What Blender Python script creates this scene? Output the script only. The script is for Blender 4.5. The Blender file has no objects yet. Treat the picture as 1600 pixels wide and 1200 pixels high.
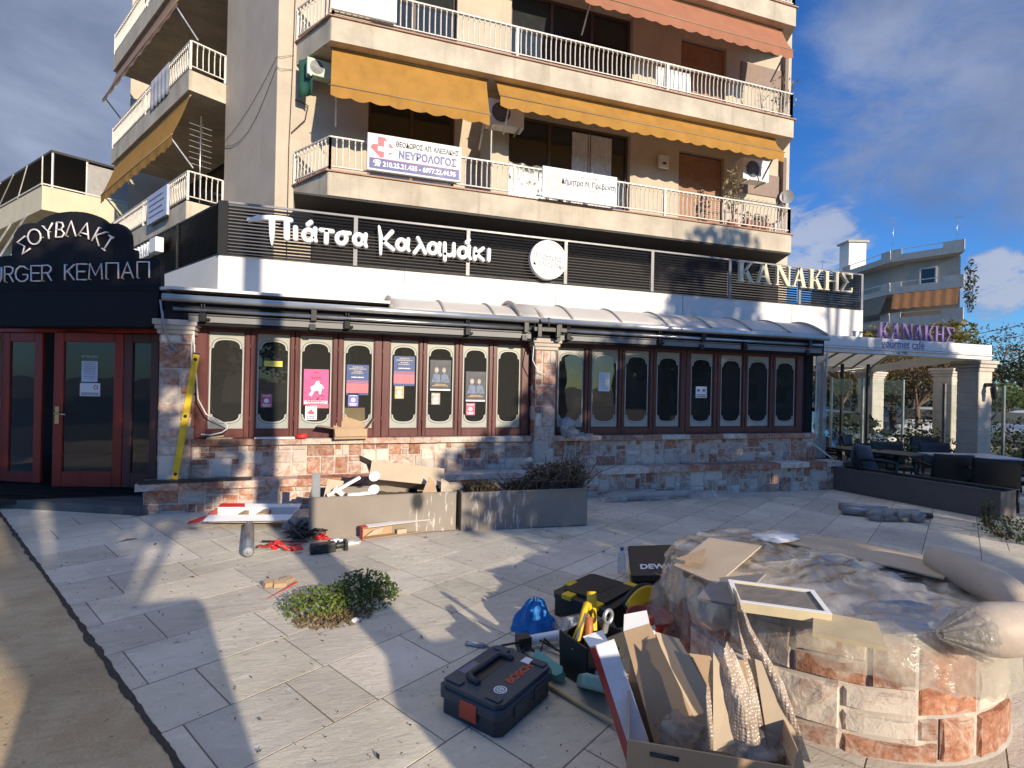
import bpy, bmesh, math, random
from mathutils import Vector, Matrix, noise
from mathutils.geometry import tessellate_polygon
R = math.radians
PI = math.pi
scene = bpy.context.scene
COL = scene.collection

# ---------------------------------------------------------------- camera
cam_d = bpy.data.cameras.new('camera')
cam = bpy.data.objects.new('camera', cam_d)
COL.objects.link(cam)
cam_d.sensor_fit = 'HORIZONTAL'
cam_d.sensor_width = 36.0
cam_d.lens = 18.506
cam_d.clip_start = 0.05
cam_d.clip_end = 2000
YAW, PITCH, ROLL = R(18.1), R(0.044), R(-1.235)
_f = Vector((math.sin(YAW)*math.cos(PITCH), math.cos(YAW)*math.cos(PITCH), math.sin(PITCH)))
_r = Vector((math.cos(YAW), -math.sin(YAW), 0))
_d = -_r.cross(_f)
_r2 = math.cos(ROLL)*_r + math.sin(ROLL)*_d
_d2 = -math.sin(ROLL)*_r + math.cos(ROLL)*_d
mw = Matrix.Identity(4)
for i in range(3):
    mw[i][0] = _r2[i]; mw[i][1] = -_d2[i]; mw[i][2] = -_f[i]
mw[0][3], mw[1][3], mw[2][3] = 0.0, 0.0, 1.55
cam.matrix_world = mw
scene.camera = cam
scene.render.resolution_x = 1024
scene.render.resolution_y = 768

# ---------------------------------------------------------------- light
SUN_HEAD = R(162.0)      # compass heading of the sun from +Y, clockwise
SUN_EL = R(18.5)
sun_dir = Vector((math.sin(SUN_HEAD)*math.cos(SUN_EL), math.cos(SUN_HEAD)*math.cos(SUN_EL), math.sin(SUN_EL)))
sd = bpy.data.lights.new('sun', 'SUN')
sd.energy = 4.5
sd.angle = R(0.53)
sd.color = (1.0, 0.86, 0.66)
sun = bpy.data.objects.new('sun', sd)
COL.objects.link(sun)
sun.rotation_euler = sun_dir.to_track_quat('Z', 'Y').to_euler()
sun.location = (5, -10, 20)

scene.view_settings.view_transform = 'Standard'
scene.view_settings.look = 'None'
scene.view_settings.exposure = 0.45
scene.view_settings.gamma = 1.0
scene.cycles.max_bounces = 8
scene.cycles.transparent_max_bounces = 24
scene.cycles.use_denoising = True
scene.cycles.sample_clamp_indirect = 6

world = bpy.data.worlds.new('World')
scene.world = world
world.use_nodes = True
wn = world.node_tree
for n in list(wn.nodes): wn.nodes.remove(n)
def wnode(t, **k):
    n = wn.nodes.new(t)
    for a, b in k.items(): setattr(n, a, b)
    return n
sky = wnode('ShaderNodeTexSky', sky_type='NISHITA')
sky.sun_disc = False
sky.sun_elevation = SUN_EL
sky.sun_rotation = SUN_HEAD
sky.altitude = 50
sky.air_density = 1.0
sky.dust_density = 0.4
sky.ozone_density = 2.5
tc = wnode('ShaderNodeTexCoord')
def wmath(op, a, b=None, clamp=False):
    n = wnode('ShaderNodeMath', operation=op); n.use_clamp = clamp
    for i, v in enumerate((a, b)):
        if v is None: continue
        if isinstance(v, (int, float)): n.inputs[i].default_value = v
        else: wn.links.new(v, n.inputs[i])
    return n.outputs[0]
def wdot(vec):
    n = wnode('ShaderNodeVectorMath', operation='DOT_PRODUCT')
    wn.links.new(tc.outputs['Generated'], n.inputs[0]); n.inputs[1].default_value = vec
    return n.outputs['Value']
def wnoise(scale, detail, rough, dist, loc=(0, 0, 0), sc=(1, 1, 1), rot=(0, 0, 0)):
    m = wnode('ShaderNodeMapping'); m.inputs['Location'].default_value = loc
    m.inputs['Scale'].default_value = sc; m.inputs['Rotation'].default_value = rot
    wn.links.new(tc.outputs['Generated'], m.inputs['Vector'])
    n = wnode('ShaderNodeTexNoise'); n.inputs['Scale'].default_value = scale
    n.inputs['Detail'].default_value = detail; n.inputs['Roughness'].default_value = rough
    n.inputs['Distortion'].default_value = dist
    wn.links.new(m.outputs['Vector'], n.inputs['Vector'])
    return n.outputs['Fac']
def wramp(v, a, b):
    n = wnode('ShaderNodeMapRange'); n.interpolation_type = 'SMOOTHSTEP'
    n.inputs['From Min'].default_value = a; n.inputs['From Max'].default_value = b
    wn.links.new(v, n.inputs['Value']); return n.outputs['Result']
def hdir(h, e):
    h, e = R(h), R(e)
    return (math.sin(h)*math.cos(e), math.cos(h)*math.cos(e), math.sin(e))
n1 = wnoise(2.6, 9, 0.58, 0.5, (3.1, 0.4, 1.7), (1, 1, 1.7))
n2 = wnoise(5.5, 10, 0.62, 0.8, (0.3, 5.4, 2.0), (0.55, 1, 1.5), (0.3, 0.5, 0.4))
# the great grey bank on the left, the thin streaky veil high on the right, small puffs low on the right
left_m = wramp(wdot(hdir(-42, 27)), 0.84, 0.985)
left_c = wramp(wmath('ADD', wmath('MULTIPLY', n1, 0.55), wmath('MULTIPLY', left_m, 0.75)), 0.48, 0.82)
right_m = wramp(wdot(hdir(66, 28)), 0.93, 0.992)
right_c = wmath('MULTIPLY', wramp(wmath('ADD', wmath('MULTIPLY', n2, 0.85), wmath('MULTIPLY', right_m, 0.45)), 0.50, 0.92), 0.82)
n4 = wnoise(16.0, 9, 0.62, 0.7, (1.3, 2.4, 4.0), (1, 1, 1.9))
puff_m = wramp(wdot(hdir(60.6, 8.9)), 0.9978, 0.9999)
puff_c = wmath('MULTIPLY', wramp(wmath('ADD', wmath('MULTIPLY', n4, 1.1), wmath('MULTIPLY', puff_m, 0.62)), 0.80, 1.12), 0.9)
puff2_m = wramp(wdot(hdir(47.5, 13.4)), 0.9945, 0.9996)
puff2_c = wmath('MULTIPLY', wramp(wmath('ADD', wmath('MULTIPLY', n4, 1.1), wmath('MULTIPLY', puff2_m, 0.55)), 0.78, 1.15), 0.85)
cov = wmath('MAXIMUM', wmath('MAXIMUM', left_c, right_c), wmath('MAXIMUM', puff_c, puff2_c), True)
shade = wramp(wnoise(3.4, 8, 0.55, 0.3, (9.0, 2.0, 0.0), (1, 1, 1.6)), 0.3, 0.72)
ccol = wnode('ShaderNodeMix', data_type='RGBA')
wn.links.new(shade, ccol.inputs[0])
ccol.inputs[6].default_value = (2.4, 3.1, 4.9, 1)
ccol.inputs[7].default_value = (5.4, 6.3, 8.6, 1)
hsv = wnode('ShaderNodeHueSaturation'); hsv.inputs['Saturation'].default_value = 1.15; hsv.inputs['Value'].default_value = 2.15
wn.links.new(sky.outputs['Color'], hsv.inputs['Color'])
tint = wnode('ShaderNodeMix', data_type='RGBA', blend_type='MULTIPLY'); tint.inputs[0].default_value = 1.0
tint.inputs[7].default_value = (0.42, 0.76, 1.22, 1)
wn.links.new(hsv.outputs['Color'], tint.inputs[6])
pmix = wnode('ShaderNodeMix', data_type='RGBA')
wn.links.new(wmath('MULTIPLY', wmath('MAXIMUM', puff_c, puff2_c), 0.8), pmix.inputs[0])
wn.links.new(ccol.outputs[2], pmix.inputs[6]); pmix.inputs[7].default_value = (7.6, 8.3, 10.2, 1)
smix = wnode('ShaderNodeMix', data_type='RGBA')
wn.links.new(cov, smix.inputs[0])
wn.links.new(tint.outputs[2], smix.inputs[6])
wn.links.new(pmix.outputs[2], smix.inputs[7])
# bright broken cloud added overhead, above the frame, to raise the neutral fill
n3 = wnoise(2.2, 7, 0.6, 0.4, (7.0, 3.0, 1.0))
over = wmath('MULTIPLY', wramp(wdot((0.0, 0.17, 0.985)), 0.80, 0.94), wramp(n3, 0.34, 0.52))
omix = wnode('ShaderNodeMix', data_type='RGBA')
wn.links.new(over, omix.inputs[0])
wn.links.new(smix.outputs[2], omix.inputs[6])
omix.inputs[7].default_value = (17.0, 16.8, 16.6, 1)
bg = wnode('ShaderNodeBackground')
bg.inputs['Strength'].default_value = 0.054
wn.links.new(omix.outputs[2], bg.inputs['Color'])
wo = wnode('ShaderNodeOutputWorld')
wn.links.new(bg.outputs[0], wo.inputs['Surface'])

# ---------------------------------------------------------------- helpers
OFF = {}
def V(*a): return Vector(a)
def gz(x, y=0): return -0.0145*(max(x, -2.1)+2.1) if x < 30 else -0.4655

def tag(o, label=None, cat=None, group=None, kind=None):
    if label: o['label'] = label
    if cat: o['category'] = cat
    if group: o['group'] = group
    if kind: o['kind'] = kind
    return o

def thing(name, label, cat, loc=(0, 0, 0), group=None):
    o = bpy.data.objects.new(name, None)
    o.empty_display_size = 0.1
    COL.objects.link(o)
    o.location = loc
    OFF[o.name] = Vector(loc)
    return tag(o, label, cat, group)

def copy_tree(o, parent=None):
    c = o.copy()
    COL.objects.link(c)
    if parent: c.parent = parent
    for ch in list(o.children): copy_tree(ch, c)
    return c

def frame(o, u, v=None, n=None):
    """local x->u, y->v, z->n at origin o"""
    u = Vector(u).normalized()
    if v is None:
        n = Vector(n).normalized(); v = n.cross(u)
    else:
        v = Vector(v).normalized(); n = u.cross(v)
    m = Matrix.Identity(4)
    for i in range(3):
        m[i][0] = u[i]; m[i][1] = v[i]; m[i][2] = n[i]; m[i][3] = o[i]
    return m

def rotz(o, a): return Matrix.Translation(Vector(o)) @ Matrix.Rotation(a, 4, 'Z')
def trs(o, rx=0, ry=0, rz=0):
    return Matrix.Translation(Vector(o)) @ Matrix.Rotation(rz, 4, 'Z') @ Matrix.Rotation(ry, 4, 'Y') @ Matrix.Rotation(rx, 4, 'X')

class MB:
    def __init__(s, T=None):
        s.v = []; s.f = []; s.mi = []; s.c = []; s.T = T; s.cur = (1, 1, 1, 1); s.sm = []; s.smooth = False
    def add(s, vs, fs, mi=0, T=None):
        b = len(s.v)
        T = T if T is not None else s.T
        for p in vs:
            p = Vector(p)
            s.v.append(T @ p if T is not None else p)
        for f in fs:
            s.f.append([b+i for i in f]); s.mi.append(mi); s.c.append(s.cur); s.sm.append(s.smooth)
        return s
    def box(s, x0, x1, y0, y1, z0, z1, mi=0, T=None):
        vs = [(x0,y0,z0),(x1,y0,z0),(x1,y1,z0),(x0,y1,z0),(x0,y0,z1),(x1,y0,z1),(x1,y1,z1),(x0,y1,z1)]
        return s.add(vs, [(0,3,2,1),(4,5,6,7),(0,1,5,4),(1,2,6,5),(2,3,7,6),(3,0,4,7)], mi, T)
    def cbox(s, c, d, mi=0, T=None):
        return s.box(c[0]-d[0]/2, c[0]+d[0]/2, c[1]-d[1]/2, c[1]+d[1]/2, c[2]-d[2]/2, c[2]+d[2]/2, mi, T)
    def bar(s, p0, p1, w, h, up=(0,0,1), mi=0):
        p0, p1 = Vector(p0), Vector(p1)
        d = (p1-p0); L = d.length; d.normalize()
        up = Vector(up)
        sd_ = d.cross(up)
        if sd_.length < 1e-4: sd_ = d.cross(Vector((0,1,0)))
        sd_.normalize(); up = sd_.cross(d)
        vs = []
        for q in (p0, p1):
            for a, b in ((-1,-1),(1,-1),(1,1),(-1,1)):
                vs.append(q + sd_*(a*w/2) + up*(b*h/2))
        return s.add(vs, [(3,2,1,0),(4,5,6,7),(0,1,5,4),(1,2,6,5),(2,3,7,6),(3,0,4,7)], mi)
    def quad(s, a, b, c, d, mi=0): return s.add([a,b,c,d], [(0,1,2,3)], mi)
    def prism(s, poly, z0, z1, mi=0, T=None, side_mi=None):
        n = len(poly)
        vs = [(p[0],p[1],z0) for p in poly] + [(p[0],p[1],z1) for p in poly]
        tri = tessellate_polygon([[Vector((p[0],p[1],0)) for p in poly]])
        area = sum(poly[i][0]*poly[(i+1)%n][1]-poly[(i+1)%n][0]*poly[i][1] for i in range(n))
        fs = []; 
        for t in tri:
            a,b,c = (Vector((poly[k][0],poly[k][1])) for k in t)
            ccw = (b-a).x*(c-a).y-(b-a).y*(c-a).x > 0
            t = tuple(t) if ccw else tuple(reversed(t))
            fs.append(tuple(reversed(t))); fs.append(tuple(k+n for k in t))
        s.add(vs, fs, mi, T)
        sf = []
        for i in range(n):
            j = (i+1) % n
            sf.append((i,j,j+n,i+n) if area > 0 else (j,i,i+n,j+n))
        return s.add(vs, sf, mi if side_mi is None else side_mi, T)
    def ring_prism(s, outer, inner, z0, z1, mi=0, T=None):
        pts = list(outer)+list(inner)
        tri = tessellate_polygon([[Vector((p[0],p[1],0)) for p in outer],[Vector((p[0],p[1],0)) for p in inner]])
        n = len(pts)
        vs = [(p[0],p[1],z0) for p in pts]+[(p[0],p[1],z1) for p in pts]
        fs = []
        for t in tri:
            fs.append(tuple(reversed(t))); fs.append(tuple(k+n for k in t))
        no = len(outer)
        for i in range(no):
            j = (i+1)%no; fs.append((i,j,j+n,i+n))
        for i in range(len(inner)):
            j = (i+1)%len(inner); a, b = no+i, no+j
            fs.append((b,a,a+n,b+n))
        return s.add(vs, fs, mi, T)
    def tube(s, pts, r, n=8, mi=0, caps=True, T=None, rad=None):
        pts = [Vector(p) for p in pts]
        rings = []
        up = None
        for i, p in enumerate(pts):
            if i == 0: d = pts[1]-pts[0]
            elif i == len(pts)-1: d = pts[-1]-pts[-2]
            else: d = (pts[i+1]-pts[i]).normalized()+(pts[i]-pts[i-1]).normalized()
            if d.length < 1e-9: d = Vector((0,0,1))
            d.normalize()
            if up is None:
                up = d.orthogonal().normalized()
            else:
                up = (up - d*up.dot(d))
                if up.length < 1e-6: up = d.orthogonal()
                up.normalize()
            sd_ = d.cross(up)
            rr = rad[i] if rad else r
            rings.append([p + (up*math.cos(2*PI*k/n) + sd_*math.sin(2*PI*k/n))*rr for k in range(n)])
        vs = [q for rg in rings for q in rg]
        fs = []
        for i in range(len(rings)-1):
            for k in range(n):
                k2 = (k+1) % n
                fs.append((i*n+k, i*n+k2, (i+1)*n+k2, (i+1)*n+k))
        if caps:
            fs.append(tuple(reversed(range(n))))
            fs.append(tuple(range((len(rings)-1)*n, len(rings)*n)))
        sm = s.smooth; s.smooth = n > 5
        s.add(vs, fs, mi, T); s.smooth = sm
        return s
    def cyl(s, p0, p1, r, n=16, mi=0, r1=None):
        return s.tube([p0, p1], r, n, mi, rad=[r, r if r1 is None else r1])
    def lathe(s, prof, o=(0,0,0), n=24, mi=0, T=None, a0=0, a1=2*PI):
        o = Vector(o); vs = []; fs = []
        full = abs(a1-a0-2*PI) < 1e-6
        m = n if full else n+1
        for r, z in prof:
            for k in range(m):
                a = a0+(a1-a0)*k/n
                vs.append(o+Vector((r*math.cos(a), r*math.sin(a), z)))
        for i in range(len(prof)-1):
            for k in range(n):
                k2 = (k+1) % m
                fs.append((i*m+k, i*m+k2, (i+1)*m+k2, (i+1)*m+k))
        sm = s.smooth; s.smooth = True
        s.add(vs, fs, mi, T); s.smooth = sm
        return s
    def grid(s, fn, nu, nv, mi=0, T=None, smooth=True, double=None):
        vs = [fn(i/nu, j/nv) for i in range(nu+1) for j in range(nv+1)]
        fs = [(i*(nv+1)+j, (i+1)*(nv+1)+j, (i+1)*(nv+1)+j+1, i*(nv+1)+j+1) for i in range(nu) for j in range(nv)]
        sm = s.smooth; s.smooth = smooth
        s.add(vs, fs, mi, T); s.smooth = sm
        return s
    def blob(s, c, r, mi=0, sub=2, amp=0.15, seed=0, T=None, fr=2.0):
        bm = bmesh.new()
        bmesh.ops.create_icosphere(bm, subdivisions=sub, radius=1)
        vs = []
        for v in bm.verts:
            p = v.co.copy()
            k = 1+amp*noise.noise(p*fr+Vector((seed*3.1, seed*1.7, seed*0.9)))*2
            vs.append(Vector((c[0]+p.x*r[0]*k, c[1]+p.y*r[1]*k, c[2]+p.z*r[2]*k)))
        fs = [tuple(v.index for v in f.verts) for f in bm.faces]
        bm.free()
        sm = s.smooth; s.smooth = True
        s.add(vs, fs, mi, T); s.smooth = sm
        return s
    def build(s, name, mats, parent=None, bevel=0, seg=2, origin=None, solid=0, subsurf=0):
        if not isinstance(mats, (list, tuple)): mats = [mats]
        me = bpy.data.meshes.new(name)
        if parent is not None:
            off = OFF[parent.name]
        elif origin is not None: off = Vector(origin)
        else:
            xs = [v.x for v in s.v]; ys = [v.y for v in s.v]; zs = [v.z for v in s.v]
            off = Vector(((min(xs)+max(xs))/2, (min(ys)+max(ys))/2, min(zs)))
        me.from_pydata([v-off for v in s.v], [], s.f)
        for m in mats: me.materials.append(m)
        me.polygons.foreach_set('material_index', s.mi)
        me.polygons.foreach_set('use_smooth', s.sm)
        if any(c != (1,1,1,1) for c in s.c):
            at = me.color_attributes.new('Col', 'FLOAT_COLOR', 'CORNER')
            buf = []
            for p, c in zip(me.polygons, s.c):
                buf.extend(list(c)*p.loop_total)
            at.data.foreach_set('color', buf)
        me.validate(); me.update()
        o = bpy.data.objects.new(name, me)
        COL.objects.link(o)
        if parent is not None: o.parent = parent
        else: o.location = off
        OFF[o.name] = off
        if solid:
            md = o.modifiers.new('thickness', 'SOLIDIFY'); md.thickness = solid; md.offset = 0
        if bevel:
            md = o.modifiers.new('bevel', 'BEVEL'); md.width = bevel; md.segments = seg
            md.limit_method = 'ANGLE'; md.angle_limit = R(40)
        if subsurf:
            md = o.modifiers.new('sub', 'SUBSURF'); md.levels = subsurf; md.render_levels = subsurf
        return o

# ---------------------------------------------------------------- materials
class NT:
    def __init__(s, name):
        s.m = bpy.data.materials.new(name); s.m.use_nodes = True
        s.t = s.m.node_tree
        for n in list(s.t.nodes): s.t.nodes.remove(n)
        s.out = s.n('ShaderNodeOutputMaterial')
    def n(s, t, **k):
        x = s.t.nodes.new(t)
        for a, b in k.items(): setattr(x, a, b)
        return x
    def l(s, a, b): s.t.links.new(a, b)
    def val(s, inp, v):
        if isinstance(v, (int, float, tuple, list)): inp.default_value = v
        else: s.l(v, inp)
    def coord(s, kind='Object', sc=(1,1,1), rot=(0,0,0), loc=(0,0,0)):
        t = s.n('ShaderNodeTexCoord'); m = s.n('ShaderNodeMapping')
        m.inputs['Scale'].default_value = sc; m.inputs['Rotation'].default_value = rot; m.inputs['Location'].default_value = loc
        s.l(t.outputs[kind], m.inputs['Vector']); return m.outputs['Vector']
    def noise(s, vec, scale, detail=4, rough=0.55, dist=0):
        x = s.n('ShaderNodeTexNoise'); x.inputs['Scale'].default_value = scale
        x.inputs['Detail'].default_value = detail; x.inputs['Roughness'].default_value = rough
        x.inputs['Distortion'].default_value = dist
        s.l(vec, x.inputs['Vector']); return x.outputs['Fac']
    def ramp(s, v, a, b, lo=0.0, hi=1.0, smooth=True):
        x = s.n('ShaderNodeMapRange')
        if smooth: x.interpolation_type = 'SMOOTHSTEP'
        x.inputs['From Min'].default_value = a; x.inputs['From Max'].default_value = b
        x.inputs['To Min'].default_value = lo; x.inputs['To Max'].default_value = hi
        s.l(v, x.inputs['Value']); return x.outputs['Result']
    def math(s, op, a, b=0.0, clamp=False):
        x = s.n('ShaderNodeMath', operation=op); x.use_clamp = clamp
        s.val(x.inputs[0], a); s.val(x.inputs[1], b); return x.outputs[0]
    def mix(s, f, a, b, mode='MIX'):
        x = s.n('ShaderNodeMix', data_type='RGBA', blend_type=mode)
        s.val(x.inputs[0], f)
        for i, c in ((6, a), (7, b)):
            if isinstance(c, (tuple, list)) and len(c) == 3: c = (*c, 1)
            s.val(x.inputs[i], c)
        return x.outputs[2]
    def bump(s, h, strength, dist=0.01, nrm=None):
        x = s.n('ShaderNodeBump'); x.inputs['Strength'].default_value = strength; x.inputs['Distance'].default_value = dist
        s.l(h, x.inputs['Height'])
        if nrm is not None: s.l(nrm, x.inputs['Normal'])
        return x.outputs['Normal']
    def attr(s, name='Col'):
        x = s.n('ShaderNodeVertexColor'); x.layer_name = name; return x.outputs['Color']
    def bsdf(s, col, rough=0.6, metal=0.0, spec=0.5, nrm=None, **k):
        p = s.n('ShaderNodeBsdfPrincipled')
        if isinstance(col, (tuple, list)) and len(col) == 3: col = (*col, 1)
        s.val(p.inputs['Base Color'], col); s.val(p.inputs['Roughness'], rough)
        s.val(p.inputs['Metallic'], metal); s.val(p.inputs['Specular IOR Level'], spec)
        if nrm is not None: s.l(nrm, p.inputs['Normal'])
        for a, b in k.items(): s.val(p.inputs[a], b)
        return p.outputs[0]
    def fin(s, sh):
        s.l(sh, s.out.inputs['Surface']); return s.m

def sc3(c, k): return tuple(min(1, x*k) for x in c)

def mat(name, col, rough=0.6, metal=0.0, spec=0.5, var=0.12, scale=6.0, bump=0.0, bscale=60.0, dirt=0.0, dcol=(0.12, 0.1, 0.08), dscale=2.0, vcol=False, coat=0.0, sc=(1,1,1)):
    t = NT(name)
    vec = t.coord('Object', sc)
    n1 = t.noise(vec, scale, 6, 0.6)
    c = t.mix(t.ramp(n1, 0.25, 0.75), sc3(col, 1-var), sc3(col, 1+var))
    if vcol: c = t.mix(1.0, c, t.attr(), 'MULTIPLY')
    if dirt:
        n2 = t.noise(vec, dscale, 8, 0.65, 0.3)
        c = t.mix(t.math('MULTIPLY', t.ramp(n2, 0.45, 0.8), dirt), c, dcol)
    r = t.ramp(n1, 0.2, 0.8, max(0.02, rough-0.07), min(1, rough+0.07))
    nr = None
    if bump: nr = t.bump(t.noise(vec, bscale, 4, 0.6), bump, 0.01)
    k = {}
    if coat: k['Coat Weight'] = coat
    return t.fin(t.bsdf(c, r, metal, spec, nr, **k))

def mat_emit(name, col, e=1.0, base=(0.8,0.8,0.8)):
    t = NT(name)
    return t.fin(t.bsdf(base, 0.5, **{'Emission Color': (*col, 1), 'Emission Strength': e}))

def mat_glass(name, tint=(0.85, 0.9, 0.9), rough=0.02, refl=1.0, body=0.0, bcol=(0.5,0.5,0.5)):
    t = NT(name)
    tr = t.n('ShaderNodeBsdfTransparent'); tr.inputs['Color'].default_value = (*tint, 1)
    gl = t.n('ShaderNodeBsdfGlossy'); gl.inputs['Roughness'].default_value = rough
    vec = t.coord('Object')
    t.l(t.bump(t.noise(vec, 1.6, 2, 0.5), 0.05, 0.05), gl.inputs['Normal'])
    fr = t.n('ShaderNodeFresnel'); fr.inputs['IOR'].default_value = 1.5
    mx = t.n('ShaderNodeMixShader')
    t.l(t.math('MULTIPLY', fr.outputs[0], refl, True), mx.inputs[0]); t.l(tr.outputs[0], mx.inputs[1]); t.l(gl.outputs[0], mx.inputs[2])
    sh = mx.outputs[0]
    if body:
        df = t.n('ShaderNodeBsdfDiffuse'); df.inputs['Color'].default_value = (*bcol, 1)
        m2 = t.n('ShaderNodeMixShader'); m2.inputs[0].default_value = body
        t.l(sh, m2.inputs[1]); t.l(df.outputs[0], m2.inputs[2]); sh = m2.outputs[0]
    return t.fin(sh)

def mat_film(name, col=(0.75, 0.74, 0.7), opac=0.35, rough=0.25, wr=9.0, bmp=0.6, opvar=0.25):
    """crumpled clear polythene: see-through, milky and shiny"""
    t = NT(name)
    vec = t.coord('Object', (1, 1, 1))
    n = t.noise(vec, wr, 5, 0.6, 1.2)
    n2 = t.noise(vec, wr*0.45, 4, 0.5, 0.6)
    nr = t.bump(n, bmp, 0.02)
    tr = t.n('ShaderNodeBsdfTransparent'); tr.inputs['Color'].default_value = (0.96, 0.96, 0.95, 1)
    pr0 = t.bsdf(col, rough, 0, 0.4, nr)
    tl = t.n('ShaderNodeBsdfTranslucent'); tl.inputs['Color'].default_value = (*col, 1); t.l(nr, tl.inputs['Normal'])
    mt = t.n('ShaderNodeMixShader'); mt.inputs[0].default_value = 0.35; t.l(pr0, mt.inputs[1]); t.l(tl.outputs[0], mt.inputs[2]); pr = mt.outputs[0]
    mx = t.n('ShaderNodeMixShader')
    f = t.ramp(n2, 0.3, 0.75, max(0.04, opac-opvar), min(1, opac+opvar))
    t.l(f, mx.inputs[0]); t.l(tr.outputs[0], mx.inputs[1]); t.l(pr, mx.inputs[2])
    gl = t.n('ShaderNodeBsdfGlossy'); gl.inputs['Roughness'].default_value = 0.2; t.l(nr, gl.inputs['Normal'])
    fr = t.n('ShaderNodeFresnel'); fr.inputs['IOR'].default_value = 1.45; t.l(nr, fr.inputs['Normal'])
    m2 = t.n('ShaderNodeMixShader'); t.l(t.math('MULTIPLY', fr.outputs[0], 0.3, True), m2.inputs[0]); t.l(mx.outputs[0], m2.inputs[1]); t.l(gl.outputs[0], m2.inputs[2])
    return t.fin(m2.outputs[0])

def mat_leaf(name, c0, c1, scale=3.0, trans=0.35):
    t = NT(name)
    vec = t.coord('Object')
    c = t.mix(t.ramp(t.noise(vec, scale, 4, 0.7), 0.3, 0.7), c0, c1)
    c = t.mix(1.0, c, t.attr(), 'MULTIPLY')
    p = t.bsdf(c, 0.55, 0, 0.35)
    tl = t.n('ShaderNodeBsdfTranslucent'); t.l(c, tl.inputs['Color'])
    mx = t.n('ShaderNodeMixShader'); mx.inputs[0].default_value = trans
    t.l(p, mx.inputs[1]); t.l(tl.outputs[0], mx.inputs[2])
    return t.fin(mx.outputs[0])

def mat_fabric(name, col, trans=0.25, var=0.08, dirt=0.15, scale=3.0):
    t = NT(name)
    vec = t.coord('Object')
    n1 = t.noise(vec, scale, 6, 0.6)
    c = t.mix(t.ramp(n1, 0.25, 0.75), sc3(col, 1-var), sc3(col, 1+var))
    n2 = t.noise(t.coord('Object', (3, 3, 0.5)), 2.5, 6, 0.6)
    c = t.mix(t.math('MULTIPLY', t.ramp(n2, 0.5, 0.85), dirt), c, sc3(col, 0.45))
    nr = t.bump(t.noise(vec, 3.0, 3, 0.5), 0.25, 0.03)
    p = t.bsdf(c, 0.85, 0, 0.2, nr)
    tl = t.n('ShaderNodeBsdfTranslucent'); t.l(c, tl.inputs['Color'])
    mx = t.n('ShaderNodeMixShader'); mx.inputs[0].default_value = trans
    t.l(p, mx.inputs[1]); t.l(tl.outputs[0], mx.inputs[2])
    return t.fin(mx.outputs[0])

def mat_concrete(name, col, var=0.14, streak=0.35, dcol=(0.16,0.14,0.12), bump=0.15):
    t = NT(name)
    vec = t.coord('Object')
    n1 = t.noise(vec, 1.7, 8, 0.62)
    c = t.mix(t.ramp(n1, 0.28, 0.72), sc3(col, 1-var), sc3(col, 1+var))
    ns = t.noise(t.coord('Object', (4.5, 4.5, 0.35)), 1.0, 6, 0.6, 0.2)
    c = t.mix(t.math('MULTIPLY', t.ramp(ns, 0.5, 0.82), streak), c, dcol)
    n3 = t.noise(vec, 22, 4, 0.6)
    c = t.mix(t.ramp(n3, 0.3, 0.8, 0.0, 0.16), c, sc3(col, 1.25))
    nr = t.bump(t.noise(vec, 45, 5, 0.65), bump, 0.01)
    return t.fin(t.bsdf(c, 0.88, 0, 0.3, nr))

def mat_stone(name):
    t = NT(name)
    vec = t.coord('Object')
    a = t.n('ShaderNodeSeparateColor'); t.l(t.attr(), a.inputs[0])
    n1 = t.noise(vec, 7.5, 8, 0.68, 1.4)
    n2 = t.noise(vec, 30, 5, 0.6, 0.4)
    f = t.math('ADD', t.math('MULTIPLY', t.math('SUBTRACT', n1, 0.5), 3.4), a.outputs[0], True)
    light = t.mix(n2, (0.60, 0.52, 0.45), (0.74, 0.67, 0.59))
    rust = t.mix(t.ramp(n2, 0.3, 0.7), (0.30, 0.125, 0.075), (0.50, 0.25, 0.16))
    c = t.mix(f, light, rust)
    c = t.mix(1.0, c, t.mix(a.outputs[1], (0.72, 0.72, 0.72), (1.1, 1.08, 1.05)), 'MULTIPLY')
    h = t.math('ADD', t.math('MULTIPLY', n1, 0.7), t.math('MULTIPLY', n2, 0.3))
    nr = t.bump(h, 0.75, 0.02)
    return t.fin(t.bsdf(c, 0.85, 0, 0.3, nr))

def pack(nx, nz, rng, sizes):
    occ = [[0]*nz for _ in range(nx)]
    out = []
    for j in range(nz):
        for i in range(nx):
            if occ[i][j]: continue
            ch = list(sizes); rng.shuffle(ch)
            for (w, h) in ch+[(1, 1)]:
                if i+w > nx or j+h > nz: continue
                if any(occ[i+a][j+b] for a in range(w) for b in range(h)): continue
                for a in range(w):
                    for b in range(h): occ[i+a][j+b] = 1
                out.append((i, j, w, h)); break
    return out

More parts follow.
